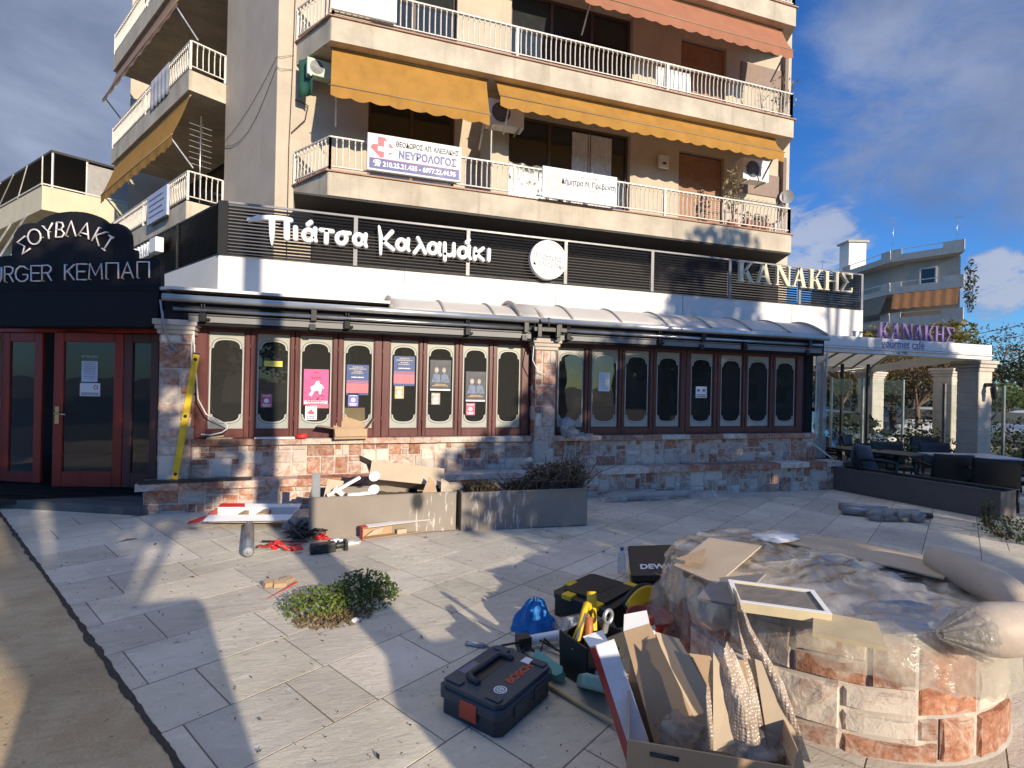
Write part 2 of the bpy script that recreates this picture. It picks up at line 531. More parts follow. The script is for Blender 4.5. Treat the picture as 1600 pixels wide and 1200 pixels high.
STONES = [(2,2),(3,2),(2,2),(2,3),(3,3),(1,2),(2,1),(3,1),(1,1),(4,2),(2,1)]
def clad(mb, W, H, fn, unit=0.09, seed=1, joint=0.006, raise_=(0.008, 0.018), sub=2, sizes=None):
    """irregular stone facing on a W x H wall; fn(u, w, d) -> point, d outwards"""
    rng = random.Random(seed)
    nx, nz = max(1, round(W/unit)), max(1, round(H/unit))
    ux, uz = W/nx, H/nz
    mb.cur = (0.1, 0.3, 0, 1)
    seg = max(1, int(W/0.3))
    for i in range(seg):
        a, b = W*i/seg, W*(i+1)/seg
        mb.quad(fn(a,0,.004), fn(b,0,.004), fn(b,H,.004), fn(a,H,.004))
    for (i, j, w, h) in pack(nx, nz, rng, sizes or STONES):
        a0, a1, b0, b1 = i*ux+joint, (i+w)*ux-joint, j*uz+joint, (j+h)*uz-joint
        q = rng.random()
        bias = 0.9 if q < 0.25 else (-0.1 if q < 0.56 else 0.45)
        bias += rng.uniform(-0.15, 0.15)
        mb.cur = (max(-.2, min(1, bias)), rng.random(), 0, 1)
        d = rng.uniform(*raise_)
        e = min(0.011, (a1-a0)*0.2)
        nu = max(2, int((a1-a0)/0.06)); nv = max(2, int((b1-b0)/0.06))
        vs = []; idx = {}
        for p in range(nu+1):
            for r_ in range(nv+1):
                uu = a0+e+(a1-a0-2*e)*p/nu; ww = b0+e+(b1-b0-2*e)*r_/nv
                dd = d+rng.uniform(-0.005, 0.005)
                idx[(p, r_)] = len(vs); vs.append(fn(uu, ww, dd))
        fs = [(idx[p,r_], idx[p+1,r_], idx[p+1,r_+1], idx[p,r_+1]) for p in range(nu) for r_ in range(nv)]
        k = len(vs)
        vs += [fn(a0,b0,0.001), fn(a1,b0,0.001), fn(a1,b1,0.001), fn(a0,b1,0.001)]
        bot = [idx[p,0] for p in range(nu+1)]; top = [idx[p,nv] for p in range(nu+1)]
        lef = [idx[0,r_] for r_ in range(nv+1)]; rig = [idx[nu,r_] for r_ in range(nv+1)]
        fs.append(tuple([k, k+1]+bot[::-1])); fs.append(tuple([k+2, k+3]+top))
        fs.append(tuple([k+3, k]+lef)); fs.append(tuple([k+1, k+2]+rig[::-1]))
        mb.add(vs, fs)
    mb.cur = (1, 1, 1, 1)

def text_obj(name, body, size, T, m, parent=None, ext=0.002, align='CENTER', xs=1.0, bold=0.0, space=1.0):
    cu = bpy.data.curves.new(name, 'FONT'); cu.body = body; cu.size = size
    cu.extrude = ext; cu.align_x = align; cu.align_y = 'CENTER'; cu.offset = bold; cu.space_character = space
    cu.resolution_u = 4
    o = bpy.data.objects.new(name, cu); COL.objects.link(o)
    bpy.context.view_layer.update()
    me = bpy.data.meshes.new_from_object(o.evaluated_get(bpy.context.evaluated_depsgraph_get()))
    bpy.data.objects.remove(o); bpy.data.curves.remove(cu)
    S = Matrix.Diagonal((xs, 1, 1, 1))
    off = OFF[parent.name] if parent is not None else T.to_translation()
    me.transform(Matrix.Translation(-off) @ T @ S)
    me.name = name
    me.materials.clear(); me.materials.append(m)
    o = bpy.data.objects.new(name, me); COL.objects.link(o)
    if parent is not None: o.parent = parent
    else: o.location = off
    OFF[o.name] = off
    return o
# ---------------------------------------------------------------- shared materials
m_stone = mat_stone('stone_facing')
m_conc = mat_concrete('balcony_concrete', (0.50, 0.435, 0.34), 0.18, 0.6, (0.20,0.17,0.13))
m_wall = mat_concrete('render_wall', (0.51, 0.435, 0.335), 0.1, 0.3, (0.3, 0.24, 0.17), 0.2)
m_wallside = mat_concrete('ribbed_wall', (0.46, 0.40, 0.33), 0.08, 0.15, (0.3, 0.25, 0.19), 0.35)
m_tile = mat('tile_edge', (0.36, 0.20, 0.14), 0.6, var=0.2)
m_rail = mat('rail_paint', (0.66, 0.62, 0.55), 0.5, var=0.1, dirt=0.25, dcol=(0.25, 0.16, 0.1), dscale=9)
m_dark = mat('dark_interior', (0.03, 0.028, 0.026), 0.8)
m_darkglass = mat('dark_pane', (0.025, 0.028, 0.03), 0.06, spec=0.7)
m_frame = mat('brown_frame', (0.10, 0.06, 0.045), 0.5)
m_shutter = mat('brown_shutter', (0.33, 0.17, 0.085), 0.6, var=0.15)
m_curtain = mat('curtain', (0.6, 0.6, 0.62), 0.9)
m_white = mat('white_paint', (0.70, 0.68, 0.645), 0.5, var=0.04, dirt=0.12, dcol=(0.4, 0.36, 0.3), dscale=1.5)
m_whiteflat = mat('white_board', (0.80, 0.80, 0.79), 0.45, var=0.03)
m_black = mat('black_paint', (0.022, 0.022, 0.025), 0.4, var=0.2)
m_blackmatt = mat('black_plastic', (0.02, 0.021, 0.023), 0.45, var=0.2, bump=0.1, bscale=200)
m_signblack = mat('sign_black', (0.012, 0.012, 0.015), 0.65, spec=0.2, var=0.2)
m_fence = mat('charcoal_metal', (0.010, 0.010, 0.012), 0.5, spec=0.25, var=0.12)
m_steel = mat('steel', (0.52, 0.52, 0.52), 0.32, 0.9, var=0.08)
m_alu = mat('aluminium', (0.60, 0.62, 0.63), 0.35, 0.75, var=0.08, scale=3)
m_wine = mat('wine_wood', (0.125, 0.024, 0.022), 0.4, var=0.22, scale=9, sc=(1, 1, 0.15), bump=0.12, bscale=30)
m_red = mat('red_wood', (0.30, 0.03, 0.018), 0.38, var=0.2, scale=8, sc=(1, 1, 0.15), bump=0.1, bscale=30)
m_glass = mat_glass('window_glass', (0.62, 0.66, 0.64), 0.015, 1.5, 0.045, (0.55, 0.55, 0.5))
m_clear = mat_glass('clear_glass', (0.82, 0.88, 0.87), 0.01, 0.9)
m_frost = mat('etched_glass', (0.37, 0.38, 0.34), 0.42, var=0.06, spec=0.5)
m_line = mat('etched_line', (0.50, 0.51, 0.46), 0.4, var=0.03)
m_lineD = mat('clear_line', (0.09, 0.1, 0.09), 0.2, var=0.03)
m_card = mat('cardboard', (0.43, 0.30, 0.185), 0.85, var=0.1, scale=4, bump=0.08, bscale=90, dirt=0.12, dcol=(0.25, 0.17, 0.1))
m_card2 = mat('pale_cardboard', (0.50, 0.40, 0.29), 0.85, var=0.08, scale=4, bump=0.06, bscale=90)
m_yellow = mat('yellow_plastic', (0.72, 0.47, 0.02), 0.42, var=0.08)
m_redp = mat('red_plastic', (0.55, 0.03, 0.03), 0.4, var=0.15)
m_film = mat_film('polythene')
m_grey = mat('grey_plastic', (0.30, 0.31, 0.32), 0.5, var=0.1)
m_ink = mat('dark_ink', (0.05, 0.05, 0.06), 0.6)
m_blueink = mat('blue_ink', (0.07, 0.08, 0.25), 0.5)
m_redink = mat('red_ink', (0.62, 0.10, 0.13), 0.5)
m_greyink = mat('grey_ink', (0.30, 0.30, 0.32), 0.6)
m_mortar = mat('mortar', (0.42, 0.37, 0.33), 0.9)
m_trunk = mat('bark', (0.13, 0.095, 0.07), 0.9, var=0.3, scale=5, sc=(1, 1, 0.25), bump=0.8, bscale=20)

# ---------------------------------------------------------------- ground
HR = R(58.64)
uR = Vector((math.sin(HR), math.cos(HR), 0))
uL = Vector((-math.cos(HR), math.sin(HR), 0))
def RL(r, l, z=0.0):
    p = uR*r + uL*l
    return Vector((p.x, p.y, gz(p.x)+z))

def paving_mat():
    t = NT('stamped_concrete')
    rot = -R(90-58.64-16)
    vec = t.coord('Object', (1, 1, 1), (0, 0, rot))
    streak = t.noise(t.coord('Object', (0.8, 2.6, 1), (0, 0, rot)), 2.2, 10, 0.72, 0.9)
    fine = t.noise(t.coord('Object', (1.0, 2.2, 1), (0, 0, rot)), 9, 8, 0.7, 0.5)
    base = t.mix(t.ramp(t.noise(vec, 1.1, 8, 0.6), 0.3, 0.7), (0.54, 0.485, 0.395), (0.69, 0.63, 0.52))
    base = t.mix(t.math('MULTIPLY', t.ramp(streak, 0.52, 0.72), 0.55), base, (0.35, 0.325, 0.285))
    base = t.mix(t.math('MULTIPLY', t.ramp(fine, 0.46, 0.30), 0.5), base, (0.80, 0.76, 0.68))
    base = t.mix(t.math('MULTIPLY', t.ramp(fine, 0.55, 0.70), 0.45), base, (0.33, 0.305, 0.265))
    grit = t.noise(vec, 120, 3, 0.6)
    base = t.mix(t.math('MULTIPLY', t.ramp(grit, 0.58, 0.72), 0.35), base, (0.24, 0.22, 0.20))
    sp = t.noise(vec, 34, 3, 0.6)
    base = t.mix(t.math('MULTIPLY', t.ramp(sp, 0.68, 0.74), 0.7), base, (0.10, 0.09, 0.08))
    big = t.noise(vec, 0.6, 7, 0.68, 0.6)
    base = t.mix(t.math('MULTIPLY', t.ramp(big, 0.50, 0.70), 0.42), base, (0.29, 0.27, 0.24))
    base = t.mix(1.0, base, t.attr(), 'MULTIPLY')
    h = t.math('ADD', t.math('MULTIPLY', fine, 0.7), t.math('MULTIPLY', streak, 0.6))
    nr = t.bump(h, 0.6, 0.014)
    return t.fin(t.bsdf(base, 0.9, 0, 0.2, nr))
m_pave = paving_mat()
mb = MB()
rng = random.Random(7)
ROW = 0.472
known = {2: [], 3: [1.60], 4: [0.865, 1.338], 5: [1.07], 6: [0.857], 7: [1.08], 8: [0.865], 9: [1.085]}
for k in range(-6, 28):
    l0 = 1.71-ROW+ROW*(k-2); l1 = l0+ROW
    js = [0.775]
    last = 0.775
    for q in known.get(k, []):
        if q-last > 0.06: js.append(q); last = q
    while last < 17:
        last += 0.2425*rng.choice((2, 2, 3, 3, 4, 1)); js.append(last)
    for a, b in zip(js, js[1:]):
        cells = [(a, b, l0, l1)]
        if b-a > 0.5 and rng.random() < 0.3:
            cells = [(a, b, l0, l0+ROW/2), (a, b, l0+ROW/2, l1)] if rng.random() < 0.5 else [(a, a+0.2425, l0, l1), (a+0.2425, b, l0, l1)]
        for (a_, b_, c_, d_) in cells:
            p = uR*(a_+b_)/2+uL*(c_+d_)/2
            if p.y > 8.2 and p.x > -2 or p.y > 11: continue
            g, e, hgt = 0.0036, 0.0043, 0.0016
            w = rng.uniform(0.84, 1.06)
            mb.cur = (w*rng.uniform(0.985, 1.015), w, w*rng.uniform(0.97, 1.02), 1)
            jt = lambda: rng.uniform(-0.0015, 0.0015)
            vs = [RL(a_+g, c_+g), RL(b_-g, c_+g), RL(b_-g, d_-g), RL(a_+g, d_-g)]
            vs += [RL(a_+e+jt(), c_+e+jt(), hgt), RL(b_-e+jt(), c_+e, hgt+jt()*.6), RL(b_-e, d_-e+jt(), hgt), RL(a_+e, d_-e, hgt+jt()*.6)]
            mb.add(vs, [(4,5,6,7),(0,1,5,4),(1,2,6,5),(2,3,7,6),(3,0,4,7)])
mb.cur = (0.33, 0.31, 0.28, 1)
pts = [(0.76, -3.2), (17.5, -3.2), (17.5, 12.5), (0.74, 12.5)]
n = 24
for i in range(n):
    a, b = 0.757+(17.5-0.757)*i/n, 0.757+(17.5-0.757)*(i+1)/n
    for j in range(n):
        c, d = -3.2+15.7*j/n, -3.2+15.7*(j+1)/n
        mb.quad(RL(a, c), RL(b, c), RL(b, d), RL(a, d))
tag(mb.build('paved_square', m_pave, origin=(0, 0, 0)), kind='structure')

# ribbed tan path beside the square
def tan_mat():
    t = NT('ribbed_tan_concrete')
    rot = -R(90-58.64)
    vec = t.coord('Object', (1, 1, 1), (0, 0, rot))
    c = t.mix(t.ramp(t.noise(vec, 2.2, 8, 0.65), 0.3, 0.7), (0.44, 0.325, 0.19), (0.60, 0.465, 0.30))
    st = t.noise(t.coord('Object', (1.2, 9, 1), (0, 0, rot)), 2.5, 7, 0.7, 0.4)
    c = t.mix(t.math('MULTIPLY', t.ramp(st, 0.5, 0.72), 0.4), c, (0.27, 0.21, 0.14))
    sp = t.noise(vec, 26, 3, 0.6)
    c = t.mix(t.math('MULTIPLY', t.ramp(sp, 0.66, 0.74), 0.75), c, (0.07, 0.055, 0.04))
    gr = t.noise(vec, 110, 3, 0.65)
    c = t.mix(t.ramp(gr, 0.48, 0.66, 0.0, 0.3), c, (0.26, 0.185, 0.10))
    c = t.mix(t.ramp(gr, 0.42, 0.30, 0.0, 0.5), c, (0.72, 0.58, 0.40))
    w = t.n('ShaderNodeTexWave', wave_type='BANDS', bands_direction='Y'); w.inputs['Scale'].default_value = 22
    w.inputs['Distortion'].default_value = 0.3
    t.l(vec, w.inputs['Vector'])
    rm = t.ramp(t.noise(vec, 0.8, 3, 0.5), 0.42, 0.62)
    c = t.mix(t.math('MULTIPLY', t.math('MULTIPLY', w.outputs['Fac'], rm), 0.35), c, (0.14, 0.105, 0.07))
    nr = t.bump(t.math('MULTIPLY', w.outputs['Fac'], rm), 0.5, 0.008)
    nr = t.bump(t.noise(vec, 30, 5, 0.7), 0.5, 0.012, nr)
    return t.fin(t.bsdf(c, 0.9, 0, 0.25, nr))
mb = MB()
n = 20
for i in range(n):
    c, d = -6+16.5*i/n, -6+16.5*(i+1)/n
    for (a, b) in ((-5.5, -2.5), (-2.5, 0.757)):
        mb.quad(RL(a, c, 0.002), RL(b, c, 0.002), RL(b, d, 0.002), RL(a, d, 0.002))
tag(mb.build('tan_path', tan_mat(), origin=(0, 0, 0)), kind='structure')

m_asph = mat('asphalt', (0.06, 0.06, 0.062), 0.9, var=0.2, scale=3, bump=0.4, bscale=40)
mb = MB(); mb.quad((-400, -400, -0.52), (400, -400, -0.52), (400, 400, -0.52), (-400, 400, -0.52))
tag(mb.build('ground', m_asph, origin=(0, 0, 0)), kind='structure')
# pavement of the cafe terrace beyond the square
m_terr = mat('terrace_paving', (0.30, 0.27, 0.24), 0.8, var=0.15, scale=2, bump=0.3, bscale=20)
mb = MB(); mb.prism([(8.6, 1.5), (24, -4), (30, 12), (22, 22), (8.0, 22), (8.0, 6.9)], -0.40, -0.235)
tag(mb.build('terrace_paving', m_terr, origin=(0, 0, 0)), kind='structure')

# dirt and crumbs along the edge of the square
rng = random.Random(8)
mb = MB(); prev = None
for k in range(420):
    l = -2.5+11.0*k/420
    w0 = 0.006+0.020*abs(noise.noise(V(l*5, 1, 0)))+rng.uniform(0, .006); w1 = 0.004+0.028*abs(noise.noise(V(l*4, 7, 0)))+rng.uniform(0, .008)
    cur = (RL(0.764-w1, l, 0.0065), RL(0.766+w0, l, 0.0065))
    if prev: mb.quad(prev[0], prev[1], cur[1], cur[0])
    prev = cur
tag(mb.build('edge_dirt', mat('dark_dirt', (0.05, 0.042, 0.035), 0.95, var=0.4, scale=40), origin=(0,0,0)), 'line of dark dirt along the kerb edge of the square', 'dirt', kind='stuff')
# ---------------------------------------------------------------- the apartment building above the shop
YB, YW = 10.6, 11.7
FL = [(5.07, 5.55), (8.01, 8.49), (10.86, 11.36), (13.8, 14.3)]
dL = Vector((-0.5204, 0.8539, 0)); dW = Vector((-0.8539, -0.5204, 0))
C0 = Vector((-1.34, YW, 0))
apt = thing('apartment_building', 'tall beige apartment block with long concrete balconies above the restaurant', 'building', (5, 12, 0))

def wall_open(mb, T, x0, x1, z0, z1, ops, depth=0.22, mi=0):
    """wall in local XZ plane facing -y with openings [(a,b,c,d)] and reveals"""
    xs = sorted(set([x0, x1]+[o[0] for o in ops]+[o[1] for o in ops]))
    zs = sorted(set([z0, z1]+[o[2] for o in ops]+[o[3] for o in ops]))
    for a, b in zip(xs, xs[1:]):
        for c, d in zip(zs, zs[1:]):
            mx, mz = (a+b)/2, (c+d)/2
            if any(o[0] < mx < o[1] and o[2] < mz < o[3] for o in ops): continue
            mb.add([(a,0,c),(b,0,c),(b,0,d),(a,0,d)], [(0,1,2,3)], mi, T)
    for a, b, c, d in ops:
        y = depth
        mb.add([(a,0,c),(a,y,c),(a,y,d),(a,0,d)], [(0,1,2,3)], mi, T)
        mb.add([(b,0,c),(b,0,d),(b,y,d),(b,y,c)], [(0,1,2,3)], mi, T)
        mb.add([(a,0,d),(a,y,d),(b,y,d),(b,0,d)], [(0,1,2,3)], mi, T)
        mb.add([(a,0,c),(b,0,c),(b,y,c),(a,y,c)], [(0,1,2,3)], mi, T)

TF = Matrix.Translation((0, YW, 0))
OPN = []
for k, (zb, zt) in enumerate(FL[:3]):
    f = zt
    OPN += [(0.46, 2.34, f+0.02, f+2.35), (3.62, 6.83, f+0.02, f+2.35), (8.26, 9.69, f+0.02, f+2.2)]
mb = MB()
wall_open(mb, TF, C0.x, 11.9, 2.6, 15.2, OPN)
# left wing wall (grazing), loggia recess behind the side balconies
pA = C0; pB = C0+dL*2.6
mb.quad(pB+V(0,0,2.6), pA+V(0,0,2.6), pA+V(0,0,15.2), pB+V(0,0,15.2), 1)
rec = -dW*1.35
pC = pB+rec; pD = pC+dL*8; pE = pD-rec
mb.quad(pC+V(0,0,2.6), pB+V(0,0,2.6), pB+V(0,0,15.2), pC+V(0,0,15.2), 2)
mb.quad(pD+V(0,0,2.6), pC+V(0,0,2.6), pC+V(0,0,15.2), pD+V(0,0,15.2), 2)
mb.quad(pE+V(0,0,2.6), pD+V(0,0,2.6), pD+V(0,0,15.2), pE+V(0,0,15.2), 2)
# right end, back, top
rB = V(13.6, 15.2, 0)
mb.quad(V(11.9,YW,2.6), rB+V(0,0,2.6), rB+V(0,0,15.2), V(11.9,YW,15.2))
mb.add([C0+V(0,0,15.2), V(11.9,YW,15.2), rB+V(0,0,15.2), V(6,24,15.2), pE+V(0,0,15.2), pD+V(0,0,15.2), pC+V(0,0,15.2), pB+V(0,0,15.2)], [tuple(range(8))])
mb.quad(rB+V(0,0,2.6), V(6,24,2.6), V(6,24,15.2), rB+V(0,0,15.2))
mb.quad(V(6,24,2.6), pE+V(0,0,2.6), pE+V(0,0,15.2), V(6,24,15.2))
mb.build('wall', [m_wall, m_wallside, mat('loggia_wall_shade', (0.035, 0.03, 0.027), 0.85)], apt)  # loggia colour made near black to stand for the deep shade there
# brown panel and downpipes on the right end wall
m_bpan = mat('brown_panel', (0.26, 0.19, 0.155), 0.8)
for zt in (5.55, 8.49):
    mb = MB(); mb.box(10.15, 11.62, YW-0.03, YW-0.002, zt+1.35, zt+1.95); mb.build('wall_panel', m_bpan, apt)
mb = MB()
mb.box(11.55, 11.66, YW-0.14, YW-0.002, 5.56, 8.0); mb.box(11.55, 11.66, YW-0.14, YW-0.002, 8.5, 10.85)
mb.build('drainpipe', mat('brown_pipe', (0.17, 0.12, 0.1), 0.6), apt)
# doors and windows
def window_unit(a, b, c, d, kind):
    yb = YW+0.2
    fb = MB()
    t = 0.06
    fb.box(a, a+t, yb-0.06, yb, c, d); fb.box(b-t, b, yb-0.06, yb, c, d)
    fb.box(a+t, b-t, yb-0.06, yb, d-t, d); fb.box(a+t, b-t, yb-0.06, yb, c, c+t)
    nn = max(2, round((b-a)/1.0))
    for i in range(1, nn):
        x = a+(b-a)*i/nn; fb.box(x-t*0.6, x+t*0.6, yb-0.055, yb, c+t, d-t)
    fo = fb.build('window', m_frame, apt)
    gb = MB(); gb.box(a+0.01, b-0.01, yb-0.02, yb-0.005, c+0.01, d-0.01); gb.build('pane', m_darkglass, fo)
    if kind == 'shutter':
        sb = MB(); n_ = int((d-c-0.1)/0.055)
        for i in range(n_):
            z = d-0.05-i*0.055; sb.box(a+0.03, b-0.03, yb-0.10, yb-0.07, z-0.048, z)
            sb.box(a+0.03, b-0.03, yb-0.085, yb-0.07, z-0.055, z-0.048)
        sb.build('shutter', m_shutter, fo)
    if kind == 'curtain':
        sb = MB()
        x0, x1 = a+(b-a)*0.52, a+(b-a)*0.86
        def cf(u, v):
            return V(x0+(x1-x0)*u, yb-0.05+0.012*math.sin(u*70), c+0.08+(d-c-0.2)*v)
        sb.grid(cf, 60, 1); sb.build('curtain', m_curtain, fo)
for k, (zb, zt) in enumerate(FL[:3]):
    o = OPN[k*3:k*3+3]
    window_unit(*o[0], 'plain'); window_unit(*o[1], 'curtain' if k == 0 else 'plain'); window_unit(*o[2], 'shutter')
# white posts of the big glazing
for x in (5.05, 5.7):
    mb = MB(); mb.box(x-0.03, x+0.03, YW-0.02, YW+0.1, 5.56, 6.75); mb.build('glazing_post', m_white, apt)
# slabs
def front_slab(zb, zt, name='balcony_slab'):
    poly = [(-0.30, YB), (10.90, YB), (11.46, YW-0.002), (-0.99, YW-0.002)]
    mb = MB(); mb.prism(poly, zb, zt-0.03)
    mb.build(name, m_conc, apt, bevel=0.015, seg=1)
    e = 0.035
    poly2 = [(-0.34, YB-e), (10.94, YB-e), (11.50, YW-0.002), (-1.03, YW-0.002)]
    mb = MB(); mb.prism(poly2, zt-0.029, zt); mb.build('tile_edge', m_tile, apt)
def baluster(mb, p, out, z0, z1):
    mb.tube([p+V(0,0,z0), p+out*0.012+V(0,0,z0+0.05), p-out*0.0+V(0,0,z0+(z1-z0)*0.45), p+out*0.006+V(0,0,z1-0.10), p+out*0.035+V(0,0,z1-0.06), p+V(0,0,z1)], 0.0135, 5, 0, False)
def rail_run(mb, a, b, zt, sp=0.114, skip=()):
    a, b = Vector(a), Vector(b); d = (b-a); L = d.length; d.normalize(); out = V(d.y, -d.x, 0)
    mb.bar(a+V(0,0,zt+0.65), b+V(0,0,zt+0.65), 0.055, 0.03)
    mb.bar(a+V(0,0,zt+0.09), b+V(0,0,zt+0.09), 0.035, 0.02)
    n_ = int(L/sp)
    for i in range(1, n_):
        baluster(mb, a+d*(L*i/n_), out, zt+0.09, zt+0.64)
    np_ = max(1, round(L/3.7))
    for i in range(np_+1):
        q = a+d*(L*i/np_); mb.bar(q+V(0,0,zt), q+V(0,0,zt+0.64), 0.05, 0.05, (1,0,0))
for k, (zb, zt) in enumerate(FL[:3]):
    front_slab(zb, zt)
    mb = MB()
    rail_run(mb, (-0.97, YW-0.03, 0), (-0.27, YB+0.05, 0), zt)
    rail_run(mb, (-0.27, YB+0.05, 0), (10.86, YB+0.05, 0), zt)
    rail_run(mb, (10.86, YB+0.05, 0), (11.42, YW-0.03, 0), zt)
    mb.build('railing', m_rail, apt)
front_slab(*FL[3], name='roof_slab')
# side balconies
S0 = Vector((-2.79, 13.89, 0)) - dL*0.02
for k, (zb, zt) in enumerate(FL[:3]):
    L = 6.6
    p0 = pB+V(0,0,0); p1 = p0+dW*0.78; p2 = p1+dL*L; p3 = p0+dL*L
    q3 = pC+dL*L; q0 = pC
    mb = MB(); mb.prism([(p.x, p.y) for p in (p1, p0, q0, q3, p3, p2)], zb, zt-0.03)
    mb.build('balcony_slab', m_conc, apt, bevel=0.015, seg=1)
    mb = MB()
    i_ = -dW*0.05
    rail_run(mb, p2+i_, p1+i_+dL*0.05, zt); rail_run(mb, p1+i_+dL*0.05, p0+dL*0.05, zt)
    mb.build('railing', m_rail, apt)
    # dark doors at the back of the loggia
    a = pC+dL*1.0-dW*-0.01; b = pC+dL*3.2
    for (u0, u1) in ((0.9, 2.6), (3.6, 5.6)):
        a = pC+dL*u0+dW*0.03; b = pC+dL*u1+dW*0.03
        mb = MB(); mb.add([b+V(0,0,zt+0.03), a+V(0,0,zt+0.03), a+V(0,0,zt+2.3), b+V(0,0,zt+2.3)], [(0,1,2,3)])
        mb.build('balcony_door', m_darkglass, apt)
# partition screen between the two front flats
mb = MB()
mb.add([(2.93, YW-0.005, 5.56), (2.93, YB+0.12, 5.56), (2.93, YB+0.12, 6.9), (2.93, YW-0.005, 7.3)], [(0,1,2,3),(3,2,1,0)])
mb.build('partition_screen', mat('pale_screen', (0.42, 0.40, 0.33), 0.7), apt, solid=0.03)

# ---------------------------------------------------------------- awnings
def awning(name, label, a, u, out, W, z_top, z_bot, drop, m, proj, slots=30, group='sloping balcony awnings'):
    """fabric from a (top, at the soffit) sloping outwards by proj to z_bot with a scalloped valance"""
    a = Vector(a); u = Vector(u); out = Vector(out)
    t = thing(name, label, 'awning', a, group)
    mb = MB()
    nu = int(W*12)
    def cf(s_, v_):
        sag = -0.05*math.sin(PI*v_)-0.012*math.sin(s_*W*5.0)*v_
        p = a+u*(W*s_)+out*(proj*v_); return V(p.x, p.y, z_top+(z_bot-z_top)*v_+sag)
    mb.grid(cf, nu, 8)
    per = 0.36
    def vf(s_, v_):
        p = a+u*(W*s_)+out*(proj+0.012*math.sin(s_*W*9)*v_)
        dd = drop*(0.80+0.20*abs(math.sin(PI*s_*W/per)))
        return V(p.x, p.y, z_bot-0.012-dd*v_)
    mb.grid(vf, int(W*28), 2)
    mb.build('fabric', m, t)
    mb = MB()
    p0 = a+out*proj+V(0,0,z_bot-a.z); p1 = p0+u*W
    mb.cyl(p0-u*0.03, p1+u*0.03, 0.013, 8)
    mb.cyl(a+V(0,0,z_top-a.z)-u*0.03, a+u*W+V(0,0,z_top-a.z)+u*0.03, 0.02, 8)
    mb.build('front_bar', mat('canvas_bar', (0.30, 0.22, 0.12), 0.5), t)
    mb = MB()
    for s_ in (0.03, 0.97):
        q0 = a+u*(W*s_)+V(0,0,z_bot-a.z-0.55)-out*0.15; q1 = a+u*(W*s_)+out*(proj-0.03)+V(0,0,z_bot-a.z-0.02)
        mb.bar(q0, q1, 0.03, 0.03)
    mb.build('arm', m_steel, t)
    return t
m_ay = mat_fabric('yellow_canvas', (0.45, 0.235, 0.055), 0.2, 0.1, 0.3)
m_ao = mat_fabric('orange_canvas', (0.42, 0.185, 0.11), 0.2, 0.06, 0.2)
m_ap = mat_fabric('faded_canvas', (0.36, 0.22, 0.16), 0.2, 0.06, 0.25)
oF = V(0, -1, 0); uX = V(1, 0, 0)
awning('balcony_awning', 'short deep yellow awning over the left end of the lower front balcony', (-0.28, YB+0.22, 8.0), uX, oF, 3.10, 8.0, 7.10, 0.215, m_ay, 0.34)
awning('balcony_awning', 'very long yellow awning over the right of the lower front balcony', (3.04, YB+0.22, 8.0), uX, oF, 7.45, 8.0, 7.53, 0.235, m_ay, 0.34)
awning('balcony_awning', 'salmon orange awning under the topmost front balcony', (4.9, YB+0.22, 10.84), uX, oF, 5.75, 10.84, 10.1, 0.22, m_ao, 0.38)
p1 = pB+dW*0.70
awning('balcony_awning', 'yellow awning steeply let down over the side balcony', p1+dL*0.15+V(0,0,7.95), dL, dW, 6.3, 7.95, 6.95, 0.24, m_ay, 0.34)
awning('balcony_awning', 'faded brownish pink awning on the upper side balcony', p1+dL*0.0+V(0,0,10.8), dL, dW, 6.5, 10.8, 9.85, 0.12, m_ap, 0.34)

# ---------------------------------------------------------------- signs hung on the railings
def board(name, label, T, w, h, th=0.06, m=None, cat='sign', group=None, fm=None):
    t = thing(name, label, cat, T.to_translation(), group)
    mb = MB(T); mb.box(-w/2, w/2, -h/2, h/2, 0, th); mb.build('panel', m or m_whiteflat, t, bevel=0.006, seg=1)
    return t
def up_frame(x, y, z): return frame((x, y, z), (1,0,0), (0,0,1))
T = up_frame(1.32, YB-0.10, 5.955)
s1 = board('hanging_sign', 'white sign with red cross emblem and blue phone number band on the lower railing', T, 1.83, 0.71, m=mat('sign_white_board', (0.66, 0.65, 0.65), 0.5))
def on(T, x, y, z): return T @ Matrix.Translation((x, y, z))
mb = MB(T); mb.box(-0.875, 0.875, -0.315, -0.125, 0.061, 0.065); mb.build('blue_band', m_blueink, s1)
mb = MB(T); mb.box(-0.875, 0.875, -0.122, -0.112, 0.061, 0.064); mb.build('red_line', m_redink, s1)
mb = MB(T)
cx, cy = -0.62, 0.10
mb.prism([(cx-0.20,cy+0.05),(cx-0.10,cy+0.05),(cx-0.10,cy+0.2),(cx+0.02,cy+0.2),(cx+0.20,cy+0.02),(cx+0.20,cy-0.06),(cx+0.06,cy-0.16),(cx-0.04,cy-0.2),(cx-0.24,cy-0.02)], 0.061, 0.064)
mb.build('red_emblem', m_redink, s1)
mb = MB(T)
c2x, c2y = cx+0.06, cy-0.03
mb.prism([(c2x-0.045,c2y+0.16),(c2x+0.045,c2y+0.16),(c2x+0.045,c2y+0.045),(c2x+0.16,c2y+0.045),(c2x+0.16,c2y-0.045),(c2x+0.045,c2y-0.045),(c2x+0.045,c2y-0.16),(c2x-0.045,c2y-0.16),(c2x-0.045,c2y-0.045),(c2x-0.16,c2y-0.045),(c2x-0.16,c2y+0.045),(c2x-0.045,c2y+0.045)], 0.065, 0.068)
mb.build('white_cross', m_whiteflat, s1)
text_obj('lettering', 'ΘΕΟΔΩΡΟΣ ΑΠ. ΑΛΕΞΑΚΗΣ', 0.135, on(T, 0.235, 0.205, 0.064), m_ink, s1, xs=0.70, bold=0.003)
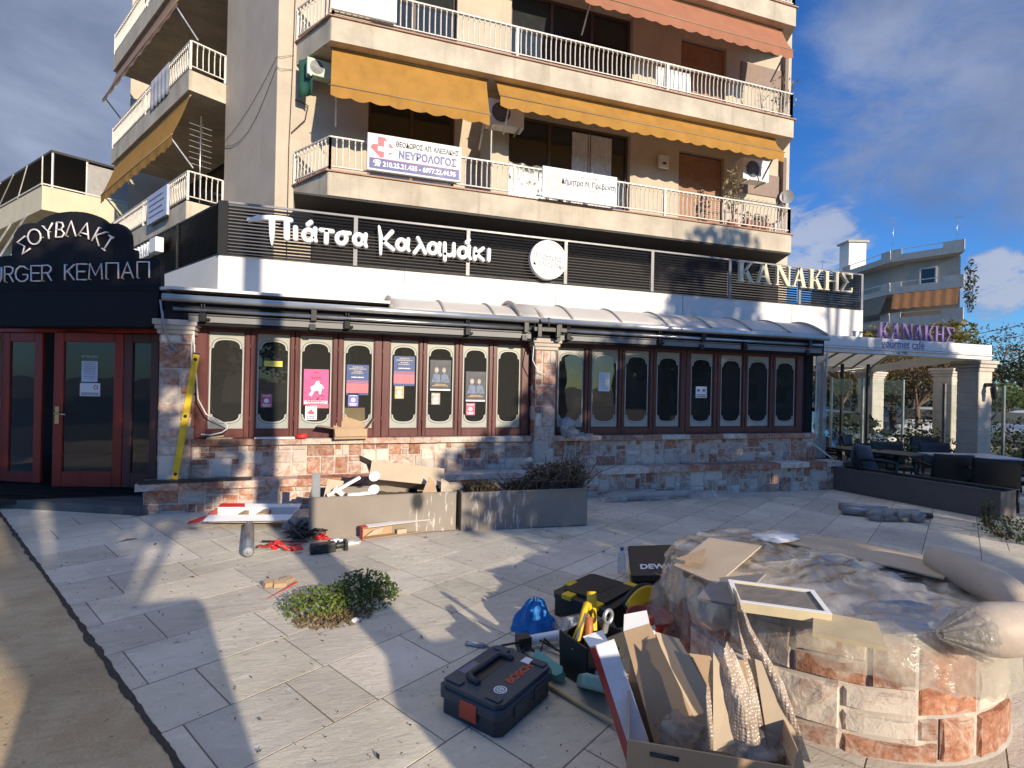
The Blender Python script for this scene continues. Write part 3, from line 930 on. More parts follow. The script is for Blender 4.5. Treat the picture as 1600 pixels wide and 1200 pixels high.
text_obj('lettering', 'ΝΕΥΡΟΛΟΓΟΣ', 0.20, on(T, 0.245, 0.005, 0.064), m_blueink, s1, xs=0.84, bold=0.007)
text_obj('lettering', '☎ 210.25.21.435 - 6977.22.44.95', 0.13, on(T, 0.0, -0.22, 0.067), m_whiteflat, s1, xs=0.9, bold=0.004)
T = up_frame(4.885, YB-0.10, 5.88)
s2 = board('hanging_sign', 'plain white sign with a pale yellow round seal and grey script on the lower railing', T, 1.78, 0.66, m=mat('dull_white_board', (0.66, 0.66, 0.66), 0.5))
mb = MB(T); ring = [(-0.62+0.17*math.cos(a*PI/12), 0.02+0.17*math.sin(a*PI/12)) for a in range(24)]
rin = [(-0.62+0.11*math.cos(a*PI/12), 0.02+0.11*math.sin(a*PI/12)) for a in range(24)]
mb.ring_prism(ring, rin, 0.061, 0.063); mb.build('seal', mat('pale_yellow_ink', (0.78, 0.74, 0.42), 0.6), s2)
text_obj('lettering', 'ΣΥΜΒΟΛΑΙΟΓΡΑΦΕΙΟ', 0.055, on(T, 0.2, 0.2, 0.063), m_greyink, s2, xs=0.9)
text_obj('lettering', 'Δήμητρα Ν. Πρεβέντη', 0.165, on(T, 0.2, 0.06, 0.063), m_ink, s2, xs=0.78, bold=0.003)
text_obj('lettering', '& Συνεργάτες', 0.07, on(T, 0.2, -0.07, 0.063), m_greyink, s2)
text_obj('lettering', 'Τηλ. 210 2510331', 0.06, on(T, 0.2, -0.2, 0.063), m_greyink, s2)
T = up_frame(0.30, YB-0.09, 8.83)
s3 = board('hanging_sign', 'white louvred sign board on the left end of the upper front railing', T, 1.20, 0.62)
mb = MB(T)
for i in range(6): mb.box(-0.55, 0.55, -0.26+i*0.1, -0.252+i*0.1, 0.061, 0.064)
mb.build('lines', m_greyink, s3)
pq = pB+dW*0.83+dL*1.7
T = frame(pq+V(0,0,5.72), -dL, V(0,0,1))
s4 = board('hanging_sign', 'pale blue sign hung on the lower side balcony', T, 1.5, 0.72, m=mat('pale_blue_board', (0.42, 0.47, 0.60), 0.5))
mb = MB(T)
for i in range(4): mb.box(-0.6, 0.55-0.1*(i%2), -0.22+i*0.14, -0.19+i*0.14, 0.061, 0.064)
mb.build('lines', m_blueink, s4)
# sheets and clothes on the balconies
def cloth(name, label, a, u, W, H, m, cat='laundry', group=None, seed=0):
    a = Vector(a); u = Vector(u).normalized(); o = V(u.y, -u.x, 0)
    mb = MB()
    mb.grid(lambda s_, v_: a+u*(W*s_)+o*(0.02*math.sin(s_*W*22+seed)*v_)-V(0,0,H*v_), int(W*30)+4, 4)
    return tag(mb.build(name, m, solid=0.004), label, cat, group)
cloth('hung_towel', 'white towels drying on the upper front railing', (6.9, YB+0.12, 9.08), (1,0,0), 0.95, 0.5, m_whiteflat, 'laundry')
cloth('hung_rug', 'pale grey rug hung over the upper side railing', pB+dW*0.80+dL*2.7+V(0,0,9.12), -dL, 1.4, 0.75, mat('grey_cloth', (0.45,0.45,0.48), 0.9))
cloth('torn_sheet', 'white plastic sheet flapping on the highest side balcony', pB+dW*0.83+dL*3.2+V(0,0,12.3), -dL, 1.4, 0.55, m_whiteflat, 'sheet', seed=2)

# ---------------------------------------------------------------- air conditioners, aerials, plants on the balconies
def ac_unit(label, T, m=None, k=1.0):
    T = T @ Matrix.Scale(k, 4)
    t = thing('air_conditioner', label, 'air conditioner', T.to_translation(), 'air conditioners on the apartment block')
    mb = MB(T); mb.box(-0.42, 0.42, -0.28, 0.28, 0, 0.30); mb.build('casing', m or m_white, t, bevel=0.02)
    mb = MB(T)
    for r_ in (0.05, 0.09, 0.13, 0.17, 0.21):
        mb.tube([(-0.12+r_*math.cos(a*PI/14), r_*math.sin(a*PI/14), 0.31) for a in range(29)], 0.006, 4, 0, False)
    for k in range(8):
        a = k*PI/4; mb.bar((-0.12, 0, 0.306), (-0.12+0.22*math.cos(a), 0.22*math.sin(a), 0.306), 0.008, 0.006, (0,0,1))
    mb.build('grille', m_grey, t)
    mb = MB(T); mb.prism([(-0.12+0.21*math.cos(a*PI/12), 0.21*math.sin(a*PI/12)) for a in range(24)], 0.3005, 0.302); mb.build('fan_opening', m_black, t)
    mb = MB(T)
    for x in (-0.3, 0.3): mb.box(x-0.02, x+0.02, -0.32, -0.281, -0.08, 0.34)
    mb.build('bracket', m_steel, t)
    return t
ac_unit('pale green air conditioner high in the left corner under the yellow awning', frame((-0.52, YW-0.30, 7.78), (1,0.15,0), (0,0,1)), mat('pale_green', (0.40, 0.50, 0.40), 0.5), 0.62)
cloth('green_tarpaulin', 'dark green tarpaulin hanging at the left corner under the yellow awning', (-0.92, YW-0.22, 8.0), (0.8,-0.6,0), 0.35, 0.75, mat('green_tarp', (0.02, 0.09, 0.055), 0.7), 'tarpaulin')
cloth('green_tarpaulin', 'dark green tarpaulin in the upper side balcony', pC+dL*0.4+dW*0.7+V(0,0,10.3), -dL, 0.5, 1.1, mat('green_tarp_b', (0.02, 0.10, 0.06), 0.7), 'tarpaulin')
ac_unit('white air conditioner between the two yellow awnings', frame((3.35, YW-0.34, 7.5), (1,0,0), (0,0,1)))
ac_unit('white air conditioner on the right end wall beside the brown shutter', frame((10.15, YW-0.36, 7.25), (1,0,0), (0,0,1)))
ac_unit('small air conditioner deep in the lower side balcony', frame(pC+dL*0.5+dW*0.4+V(0,0,7.0), -dL, V(0,0,1)))
def aerial(label, p, u, boom=1.0, n_=9, el=0.35, mast=1.8, vert=False):
    t = thing('tv_aerial', label, 'aerial', p)
    mb = MB(); p = Vector(p); u = Vector(u).normalized()
    mb.cyl(p, p+V(0,0,mast), 0.018, 6); mb.build('mast', m_steel, t)
    mb = MB(); top = p+V(0,0,mast*0.93); s_ = V(-u.y, u.x, 0)
    if vert:
        for k in range(n_):
            z = mast*(0.45+0.5*k/n_); q = p+V(0,0,z); mb.cyl(q-s_*el, q+s_*el, 0.006, 4); mb.cyl(q-u*el*0.6, q+u*el*0.6, 0.006, 4)
    else:
        mb.cyl(top-u*boom*0.3, top+u*boom*0.7, 0.012, 5)
        for k in range(n_):
            q = top+u*boom*(-0.28+0.95*k/n_); mb.cyl(q-s_*el*0.5, q+s_*el*0.5, 0.006, 4)
    mb.build('elements', m_steel, t)
    return t
pa = pB+dW*0.4+dL*0.35
aerial('tall bare aerial standing on the lower side balcony', pa+V(0,0,5.56), dL, n_=8, el=0.24, mast=2.1, vert=True)
aerial('low aerial lying along the right end of the lower front balcony', (9.9, 11.2, 5.56), (1,0,0), 1.9, 12, 0.3, 1.0)
mb = MB(frame((11.66, YW-0.16, 6.9), (1,-0.6,0), (0,0,1)))
mb.lathe([(0.0, 0.0), (0.12, 0.02), (0.19, 0.05)], (0,0,0), 18); 
dish = thing('satellite_dish', 'small satellite dish on the right corner of the apartment block', 'satellite dish', (11.7, YW-0.2, 6.6))
mb.build('dish', m_grey, dish)
mb = MB(); mb.cyl((11.62, YW-0.06, 6.4), (11.62, YW-0.06, 7.15), 0.025, 6); mb.cyl((11.62, YW-0.06, 6.9), (11.66, YW-0.17, 6.9), 0.02, 6); mb.build('bracket', m_steel, dish)
mb = MB(frame((7.72, YW-0.08, 7.3), (1,0,0), (0,0,1))); mb.box(-0.14, 0.14, -0.16, 0.16, 0, 0.08); mb.box(-0.05,0.05,-0.08,-0.02,0.08,0.09,1)
tag(mb.build('alarm_box', [m_white, m_black], bevel=0.01), 'small white alarm box on the wall by the shutter', 'alarm box')
m_dry = mat_leaf('dry_leaves', (0.42, 0.33, 0.17), (0.30, 0.25, 0.12))
def leaf_cloud(mb, c, rad, n_, size, rng, flat=0.0, tone=(0.6, 1.15), dens=None):
    c = Vector(c)
    for _ in range(n_):
        while True:
            p = V(rng.uniform(-1,1), rng.uniform(-1,1), rng.uniform(-1,1))
            if p.length <= 1: break
        if dens and noise.noise(p*dens[0]+Vector((dens[1], 0, dens[1]*2))) < dens[2]: continue
        q = c+V(p.x*rad[0], p.y*rad[1], p.z*rad[2])
        d = V(rng.gauss(0,1), rng.gauss(0,1), rng.gauss(0,1)).normalized(); e = d.orthogonal().normalized()
        e = Matrix.Rotation(rng.uniform(0, 6.28), 3, d) @ e; w = d.cross(e)
        s_ = size*rng.uniform(0.6, 1.3)
        k = rng.uniform(*tone); mb.cur = (k, k*rng.uniform(0.95, 1.05), k, 1)
        mb.add([q-e*s_, q-w*s_*0.45, q+e*s_, q+w*s_*0.45], [(0,1,2,3)])
    mb.cur = (1,1,1,1)
def pot_plant(name, label, p, h, m, n_=120, spread=0.2, size=0.05, cat='plant', group=None, seed=1, pot=True):
    p = Vector(p); t = thing(name, label, cat, p, group); rng = random.Random(seed)
    mb = MB()
    if pot: mb.lathe([(0.0,0),(0.11,0),(0.15,0.25),(0.13,0.25),(0.12,0.22),(0,0.22)], p, 14); mb.build('pot', mat('terracotta', (0.34,0.15,0.09), 0.8), t)
    mb = MB()
    for k in range(6):
        a = rng.uniform(0, 6.28); q = p+V(math.cos(a)*spread*0.6, math.sin(a)*spread*0.6, h*rng.uniform(0.7, 1.0))
        mb.tube([p+V(0,0,0.2), (p+q)/2+V(rng.uniform(-.05,.05), 0, 0.1), q], 0.008, 4)
    mb.build('stem', m_trunk, t)
    mb = MB(); leaf_cloud(mb, p+V(0,0,h*0.65), (spread, spread, h*0.38), n_, size, rng); mb.build('leaves', m, t)
    return t
pot_plant('potted_plant', 'tall dry plant behind the railing beside the brown shutter', (9.35, YB+0.35, 5.56), 1.6, m_dry, 160, 0.24, 0.07, seed=3)
pot_plant('potted_plant', 'straggling plant on the right corner of the upper front balcony', (11.2, YW-0.4, 8.5), 1.5, m_dry, 60, 0.45, 0.06, seed=5)
rngp = random.Random(4)
for i, x in enumerate((9.75, 10.05, 10.3)):
    pot_plant('potted_plant', ['low leafy potted plant nearest the tall dry plant', 'low leafy potted plant in the middle of three on the floor', 'low leafy potted plant last of three near the corner'][i], (x, YB+0.3, 5.56), 0.5, m_dry, 50, 0.14, 0.05, group='small plants on the lower front balcony', seed=20+i)
# loose cables on the corner
mb = MB()
q0 = C0+V(0.05,-0.03,0)
mb.tube([q0+V(0.28,0,12.5), q0+V(0.26,0,9.6), q0+V(0.24,0,8.0), q0+V(0.2,0,6.3), q0+V(0.2,0,4.0)], 0.008, 5)
mb.tube([q0+V(0.3,0,7.3), q0+V(0.55,-0.02,7.2), q0+V(0.5,-0.02,6.9), q0+V(0.24,0,6.6)], 0.012, 5)
mb.tube([q0+V(0.24,0,7.9), q0+V(0.02,-0.02,7.85)]+[C0+dL*(2.6*k/6)+dW*0.02+V(0,0,7.9-0.9*k/6-0.5*math.sin(PI*k/6)) for k in range(7)], 0.006, 5)
mb.tube([q0+V(0.26,0,8.2), q0+V(0.02,-0.02,8.1)]+[C0+dL*(2.6*k/6)+dW*0.02+V(0,0,8.1-1.0*k/6-0.15*math.sin(PI*k/6)) for k in range(7)], 0.005, 5)
tag(mb.build('wall_cable', m_frame), 'loose black cables running over the corner of the apartment block', 'cable')
# ---------------------------------------------------------------- the restaurant
BRUSH = [([(-1.245,3.744),(-1.115,3.787),(-0.973,3.806),(-0.829,3.812),(-0.709,3.802)],[0.023,0.034,0.036,0.036,0.034]),([(-0.952,3.781),(-0.947,3.546),(-0.945,3.428)],[0.044,0.034,0.01]),([(-0.761,3.803),(-0.756,3.549)],[0.042,0.042]),([(-0.644,3.703),(-0.64,3.545)],[0.035,0.035]),([(-0.406,3.621),(-0.412,3.587),(-0.429,3.558),(-0.456,3.54),(-0.485,3.537),(-0.512,3.549),(-0.531,3.574),(-0.538,3.607),(-0.532,3.641),(-0.514,3.67),(-0.488,3.688),(-0.459,3.691),(-0.432,3.679),(-0.413,3.654),(-0.406,3.621)],[0.033,0.033,0.033,0.033,0.033,0.033,0.033,0.033,0.033,0.033,0.033,0.033,0.033,0.033,0.033]),([(-0.383,3.716),(-0.391,3.583),(-0.371,3.545)],[0.033,0.033,0.029]),([(-0.483,3.765),(-0.441,3.804)],[0.033,0.033]),([(-0.307,3.707),(-0.149,3.704)],[0.034,0.034]),([(-0.229,3.693),(-0.232,3.536)],[0.036,0.036]),([(0.044,3.623),(0.038,3.589),(0.02,3.561),(-0.006,3.543),(-0.036,3.54),(-0.063,3.552),(-0.082,3.577),(-0.089,3.609),(-0.083,3.643),(-0.065,3.672),(-0.039,3.689),(-0.009,3.693),(0.018,3.681),(0.037,3.656),(0.044,3.623)],[0.034,0.034,0.034,0.034,0.034,0.034,0.034,0.034,0.034,0.034,0.034,0.034,0.034,0.034,0.034]),([(-0.011,3.703),(0.089,3.702)],[0.031,0.031]),([(0.278,3.63),(0.272,3.597),(0.255,3.569),(0.23,3.552),(0.202,3.549),(0.176,3.561),(0.158,3.585),(0.152,3.617),(0.157,3.65),(0.174,3.678),(0.199,3.696),(0.227,3.699),(0.253,3.687),(0.271,3.663),(0.278,3.63)],[0.034,0.034,0.034,0.034,0.034,0.034,0.034,0.034,0.034,0.034,0.034,0.034,0.034,0.034,0.034]),([(0.315,3.708),(0.3,3.586),(0.324,3.535)],[0.033,0.033,0.029]),([(0.502,3.847),(0.531,3.693),(0.534,3.442)],[0.02,0.034,0.02]),([(0.564,3.631),(0.693,3.792)],[0.031,0.034]),([(0.573,3.632),(0.714,3.528)],[0.031,0.033]),([(0.895,3.619),(0.889,3.585),(0.872,3.556),(0.848,3.539),(0.82,3.536),(0.794,3.549),(0.777,3.574),(0.77,3.606),(0.775,3.64),(0.792,3.668),(0.817,3.686),(0.844,3.689),(0.87,3.677),(0.888,3.652),(0.895,3.619)],[0.033,0.033,0.033,0.033,0.033,0.033,0.033,0.033,0.033,0.033,0.033,0.033,0.033,0.033,0.033]),([(0.935,3.703),(0.922,3.575),(0.944,3.535)],[0.031,0.031,0.029]),([(1.077,3.738),(1.133,3.637),(1.191,3.519)],[0.031,0.031,0.031]),([(1.113,3.628),(1.029,3.508)],[0.031,0.031]),([(1.371,3.611),(1.365,3.576),(1.347,3.547),(1.322,3.53),(1.293,3.527),(1.267,3.539),(1.248,3.565),(1.241,3.598),(1.247,3.632),(1.264,3.661),(1.29,3.679),(1.318,3.682),(1.345,3.67),(1.363,3.644),(1.371,3.611)],[0.033,0.033,0.033,0.033,0.033,0.033,0.033,0.033,0.033,0.033,0.033,0.033,0.033,0.033,0.033]),([(1.411,3.692),(1.399,3.556),(1.422,3.514)],[0.031,0.031,0.029]),([(1.49,3.701),(1.496,3.443)],[0.031,0.031]),([(1.494,3.538),(1.57,3.521),(1.629,3.558)],[0.031,0.031,0.031]),([(1.632,3.704),(1.632,3.521)],[0.031,0.031]),([(1.842,3.592),(1.836,3.558),(1.818,3.53),(1.791,3.512),(1.761,3.509),(1.734,3.522),(1.715,3.546),(1.708,3.579),(1.714,3.613),(1.732,3.642),(1.758,3.659),(1.788,3.662),(1.815,3.65),(1.835,3.625),(1.842,3.592)],[0.033,0.033,0.033,0.033,0.033,0.033,0.033,0.033,0.033,0.033,0.033,0.033,0.033,0.033,0.033]),([(1.877,3.688),(1.87,3.547),(1.895,3.501)],[0.031,0.031,0.029]),([(1.83,3.752),(1.874,3.793)],[0.031,0.029]),([(1.974,3.667),(1.97,3.501)],[0.033,0.033]),([(1.983,3.585),(2.102,3.685)],[0.031,0.031]),([(1.997,3.584),(2.106,3.5)],[0.031,0.031]),([(2.199,3.669),(2.196,3.505)],[0.034,0.031])]
NEON = [[(1.92,3.232),(2.032,3.158),(1.922,3.108),(1.948,3.01),(1.836,3.081)],[(1.691,3.218),(1.698,3.181),(1.72,3.151),(1.753,3.132),(1.792,3.129),(1.829,3.142),(1.858,3.168),(1.875,3.203),(1.876,3.241),(1.861,3.276),(1.833,3.301),(1.796,3.311),(1.758,3.306),(1.724,3.287),(1.7,3.255),(1.691,3.218)],[(1.675,3.351),(1.587,3.283),(1.527,3.385)],[(1.587,3.283),(1.574,3.19)],[(1.468,3.39),(1.478,3.207),(1.386,3.211),(1.358,3.254),(1.399,3.297),(1.473,3.301)],[(1.468,3.39),(1.391,3.381),(1.372,3.34),(1.404,3.302)],[(1.338,3.223),(1.259,3.397),(1.196,3.213)],[(1.162,3.225),(1.04,3.366),(1.016,3.172)],[(1.127,3.255),(1.03,3.232)],[(0.875,3.312),(0.972,3.152)],[(0.773,3.256),(0.916,3.219),(0.869,3.087)],[(0.693,3.199),(0.806,3.043)],[(0.739,3.215),(0.676,3.176)],[(0.833,3.062),(0.782,3.032)],[(2.543,2.671),(2.548,2.857),(2.473,2.856),(2.442,2.828),(2.446,2.782),(2.477,2.767),(2.546,2.768)],[(2.477,2.767),(2.427,2.735),(2.432,2.689),(2.468,2.67),(2.543,2.671)],[(2.385,2.86),(2.382,2.729),(2.361,2.683),(2.314,2.673),(2.269,2.682),(2.25,2.728),(2.254,2.858)],[(2.2,2.676),(2.205,2.863),(2.128,2.862),(2.087,2.843),(2.083,2.805),(2.113,2.772),(2.202,2.77)],[(2.139,2.769),(2.073,2.675)],[(1.878,2.83),(1.923,2.86),(1.976,2.864),(2.028,2.828),(2.045,2.772),(2.025,2.712),(1.971,2.678),(1.909,2.683),(1.866,2.714),(1.867,2.761),(1.938,2.762)],[(1.68,2.867),(1.82,2.869),(1.815,2.683),(1.676,2.681)],[(1.818,2.78),(1.699,2.778)],[(1.658,2.685),(1.663,2.872),(1.582,2.871),(1.539,2.851),(1.534,2.814),(1.566,2.781),(1.66,2.778)],[(1.593,2.778),(1.524,2.684)],[(1.339,2.877),(1.335,2.69)],[(1.207,2.875),(1.33,2.774)],[(1.298,2.798),(1.203,2.689)],[(1.033,2.878),(1.168,2.88),(1.163,2.693),(1.028,2.692)],[(1.166,2.79),(1.051,2.789)],[(0.999,2.696),(0.986,2.882),(0.909,2.741),(0.83,2.88),(0.816,2.694)],[(0.759,2.699),(0.764,2.887),(0.6,2.884),(0.595,2.698)],[(0.55,2.703),(0.476,2.889),(0.393,2.701)],[(0.523,2.768),(0.423,2.767)],[(0.339,2.706),(0.344,2.894),(0.186,2.891),(0.181,2.705)]]
shop = thing('restaurant', 'single storey restaurant with stone facing, wine red folding windows and white fascia', 'restaurant', (3, 8, 0))
YF = 7.15
m_wine = mat('wine_wood', (0.105, 0.030, 0.027), 0.42, var=0.2, scale=9, sc=(1, 1, 0.15), bump=0.12, bscale=30)
# walls, floor and roof
mb = MB()
mb.box(-1.70, 7.95, YF+0.012, YF+0.3, 0.345, 0.735, 0)
mb.build('wall', m_mortar, shop)
mb = MB()
mb.box(7.80, 7.95, YF+0.05, 12.0, -0.3, 2.5); mb.box(7.73, 7.80, YF+0.06, YF+0.22, 0.81, 2.3)
mb.box(-1.9, 7.8, YF+0.08, YF+0.24, 2.185, 2.56)
mb.box(2.64, 3.0, YF+0.1, YF+0.26, 0.8, 2.2)
mb.build('dark_wall', m_signblack, shop)
mb = MB()
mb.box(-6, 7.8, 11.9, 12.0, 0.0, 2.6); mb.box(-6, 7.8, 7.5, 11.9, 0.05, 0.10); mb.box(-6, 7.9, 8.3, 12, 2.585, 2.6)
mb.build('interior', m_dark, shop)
mb = MB()
mb.prism([(-1.9, 7.0), (0.60, 7.0), (0.60, 8.14), (-1.6, 8.14), (-4.0, 12.2), (-4.8, 11.7), (-2.0, 7.1)], 2.565, 2.60)
mb.build('roof_flashing', m_white, shop)
mb = MB()
mb.prism([(-1.6, 8.16), (10.28, 8.16), (10.28, 11.68), (-1.4, 11.68)], 3.10, 3.20)
mb.build('terrace_roof', m_conc, shop)
mb = MB()
mb.box(-1.62, 10.31, 8.15, 8.35, 2.601, 3.25)
for x in (0.9, 3.4, 5.9, 8.43): mb.box(x-0.006, x+0.006, 8.146, 8.149, 2.62, 3.24, 1)
Tl = frame((-1.62, 8.15, 0), dL, V(0, 0, 1))
mb.box(0.0, 2.601-2.601, 0, 0, 0, 0)
for (a, b) in ((0.02, 7.0),):
    P = [V(-1.62, 8.15, 0)+dL*a, V(-1.62, 8.15, 0)+dL*b, V(-1.42, 8.27, 0)+dL*b, V(-1.42, 8.27, 0)+dL*a]
    mb.prism([(p.x, p.y) for p in P], 2.60, 3.249)
mb.build('fascia', [m_white, m_greyink], shop)
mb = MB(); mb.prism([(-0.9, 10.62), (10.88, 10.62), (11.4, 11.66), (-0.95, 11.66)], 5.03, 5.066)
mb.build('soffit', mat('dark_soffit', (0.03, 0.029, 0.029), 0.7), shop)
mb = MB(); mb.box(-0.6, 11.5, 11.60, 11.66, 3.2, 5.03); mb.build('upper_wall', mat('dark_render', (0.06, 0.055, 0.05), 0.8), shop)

# stone ledge and facing
mb = MB()
Z0 = -0.16
clad(mb, 10.18, 0.27+0.16, lambda u, w, d: V(-2.08+u, 6.93-d, Z0+w), 0.088, 3)
clad(mb, 0.30, 0.27+0.02, lambda u, w, d: V(-2.08-d, 7.23-u, -0.02+w), 0.09, 5)
clad(mb, 9.60, 0.735-0.345, lambda u, w, d: V(-1.66+u, YF-d, 0.345+w), 0.085, 11)
clad(mb, 0.6, 0.735-0.345, lambda u, w, d: V(7.94+d, YF+u, 0.345+w), 0.085, 12)
mb.build('stone_facing', m_stone, shop)
def cap(mb, x0, x1, y0, y1, z0, z1, seed):
    rng = random.Random(seed); x = x0
    while x < x1-0.05:
        w = min(rng.uniform(0.35, 0.8), x1-x)
        q = rng.random(); mb.cur = (0.95 if q < .35 else (0.1 if q < .65 else 0.5), rng.random(), 0, 1)
        j = rng.uniform(-0.006, 0.006)
        n_ = 4
        vs = []
        for i in range(n_+1):
            xx = x+0.002+(w-0.004)*i/n_
            jj = j+rng.uniform(-0.006, 0.006)
            vs += [V(xx, y0+jj, z0), V(xx, y0+jj+0.002, z1-0.008), V(xx, y0+jj+0.012, z1), V(xx, y1, z1)]
        fs = []
        for i in range(n_):
            for k in range(3): fs.append((i*4+k, i*4+4+k, i*4+5+k, i*4+1+k))
        fs.append((0, 4*n_, 4*n_+3, 3))
        fs.append((0, 1, 2, 3)); fs.append((4*n_+3, 4*n_+2, 4*n_+1, 4*n_))
        mb.add(vs, fs); x += w
    mb.cur = (1, 1, 1, 1)
mb = MB()
cap(mb, -2.15, 8.30, 6.87, 7.16, 0.262, 0.345, 21)
mb.build('ledge_cap', m_stone, shop)
mb = MB()
cap(mb, -1.68, 2.63, 7.085, 7.32, 0.742, 0.812, 22); cap(mb, 2.98, 7.96, 7.085, 7.32, 0.742, 0.812, 23)
mb.build('window_sill', m_stone, shop)
# pillars with moulded capitals
def pillar(x0, x1, y0, y1, z0, z1, seed):
    mb = MB()
    mb.box(x0+0.012, x1-0.012, y0+0.012, y1, z0, z1)
    o = mb.build('stone_pillar', m_mortar, shop)
    mb = MB()
    clad(mb, x1-x0, z1-z0, lambda u, w, d: V(x0+u, y0-d+0.01, z0+w), 0.1, seed)
    clad(mb, y1-y0, z1-z0, lambda u, w, d: V(x0-d+0.01, y1-u, z0+w), 0.1, seed+1)
    clad(mb, y1-y0, z1-z0, lambda u, w, d: V(x1+d-0.01, y0+u, z0+w), 0.1, seed+2)
    mb.build('stone_facing', m_stone, o)
    mb = MB()
    for i, (e, a, b) in enumerate(((0.025, 0.0, 0.05), (0.045, 0.05, 0.10), (0.065, 0.10, 0.165))):
        mb.box(x0-e, x1+e, y0-e, y1, z1+a, z1+b)
    mb.build('capital', mat_concrete('capital_stone', (0.50, 0.44, 0.38), 0.15, 0.3), o, bevel=0.01)
pillar(-1.98, -1.66, 7.02, 7.36, 0.346, 2.05, 31)
pillar(2.65, 2.96, 7.03, 7.36, 0.346, 2.05, 41)

# folding window leaves
LEAF = [(-1.53,-1.12),(-1.0,-0.6),(-0.5,-0.09),(0.03,0.43),(0.63,1.02),(1.12,1.52),(1.62,2.01),(2.12,2.5),(3.06,3.51),(3.62,4.09),(4.19,4.64),(4.76,5.21),(5.4,5.85),(5.99,6.44),(6.54,7.01),(7.13,7.59)]
GZ0, GZ1, FZ0, FZ1 = 0.92, 2.125, 0.815, 2.185
def arch_shape(w, z0, z1, e=0.0):
    """clear shape in the etched pane, centred on x=0"""
    a = w*0.432+e; b = w*0.365+e
    top, bot = z1-0.10+e, z0+0.09-e
    sp, sb = z1-0.205+e*0.3, z0+0.185-e*0.3
    def sc_(v): return math.copysign(abs(v)**0.78, v)
    pts = [(a, sb+0.03), (a, sp-0.03), (a-0.004, sp-0.004), (b, sp)]
    n_ = 12
    for i in range(1, n_):
        t_ = i/n_*PI; pts.append((b*sc_(math.cos(t_)), sp+(top-sp)*sc_(math.sin(t_))))
    pts += [(-b, sp), (-a+0.004, sp-0.004), (-a, sp-0.03), (-a, sb+0.03), (-a+0.004, sb+0.004), (-b, sb)]
    for i in range(1, n_):
        t_ = PI+i/n_*PI; pts.append((b*sc_(math.cos(t_)), sb+(sb-bot)*sc_(math.sin(t_))))
    pts += [(b, sb), (a-0.004, sb+0.004)]
    return pts
for i, (a, b) in enumerate(LEAF):
    bank0, bank1 = (-1.66, 2.63) if i < 8 else (3.0, 7.73)
    l = bank0 if i in (0, 8) else (LEAF[i-1][1]+a)/2
    r = bank1 if i in (7, 15) else (LEAF[i+1][0]+b)/2
    l += 0.003; r -= 0.003
    yy = YF+0.05
    fb = MB()
    fb.box(l, a, yy, yy+0.055, FZ0, FZ1); fb.box(b, r, yy, yy+0.055, FZ0, FZ1)
    fb.box(a, b, yy+0.002, yy+0.053, GZ1, FZ1-0.001); fb.box(a, b, yy+0.002, yy+0.053, FZ0+0.001, GZ0)
    wf = fb.build('window', m_wine, shop, bevel=0.006, seg=1)
    fb = MB()
    e = 0.012
    fb.box(a, a+e, yy+0.018, yy+0.03, GZ0, GZ1); fb.box(b-e, b, yy+0.018, yy+0.03, GZ0, GZ1)
    fb.box(a+e, b-e, yy+0.018, yy+0.03, GZ1-e, GZ1); fb.box(a+e, b-e, yy+0.018, yy+0.03, GZ0, GZ0+e)
    fb.build('bead', m_wine, wf)
    gb = MB(); gb.quad(V(a,yy+0.034,GZ0), V(b,yy+0.034,GZ0), V(b,yy+0.034,GZ1), V(a,yy+0.034,GZ1)); gb.build('pane', m_glass, wf)
    cx = (a+b)/2; w = b-a
    Tp = frame((cx, yy+0.0335, 0), (1,0,0), (0,0,1))
    outer = [(-w/2+e, GZ0+e), (w/2-e, GZ0+e), (w/2-e, GZ1-e), (-w/2+e, GZ1-e)]
    inn = arch_shape(w, GZ0, GZ1)
    eb = MB(Tp); eb.ring_prism(outer, inn, 0.0005, 0.001); eb.build('etched_border', m_frost, wf)
    eb = MB(Tp); eb.ring_prism(arch_shape(w, GZ0, GZ1, 0.004), arch_shape(w, GZ0, GZ1, -0.004), 0.0012, 0.0016)
    eb.build('etched_outline', m_line, wf)
    eb = MB(Tp); eb.ring_prism(arch_shape(w, GZ0, GZ1, 0.020), arch_shape(w, GZ0, GZ1, 0.014), 0.0012, 0.0016)
    eb.build('clear_outline', m_lineD, wf)
# hinges between the leaves
mb = MB()
for i in (0, 1, 2, 3, 4, 5, 6, 8, 9, 10, 11, 12, 13, 14):
    x = (LEAF[i][1]+LEAF[i+1][0])/2
    for z in (1.05, 1.95): mb.cyl((x, YF+0.042, z-0.04), (x, YF+0.042, z+0.04), 0.008, 6)
mb.build('hinge', m_wine, shop)

# things seen dimly inside: tables and a bar back wall
for k, (x, y) in enumerate(((-0.6, 8.6), (1.4, 8.9), (4.2, 8.6), (6.2, 9.1))):
    t = thing('dining_table', 'dark dining table seen through the restaurant windows', 'table', (x, y, 0.1), 'tables inside the restaurant')
    mb = MB(); mb.box(x-0.4, x+0.4, y-0.4, y+0.4, 0.82, 0.86); mb.build('tabletop', mat('table_wood', (0.16, 0.09, 0.05), 0.4), t, bevel=0.008)
    mb = MB(); mb.cyl((x, y, 0.12), (x, y, 0.82), 0.05, 10); mb.lathe([(0,0.10),(0.28,0.10),(0.28,0.13),(0.05,0.16)], (x,y,0), 16); mb.build('pedestal', m_black, t)

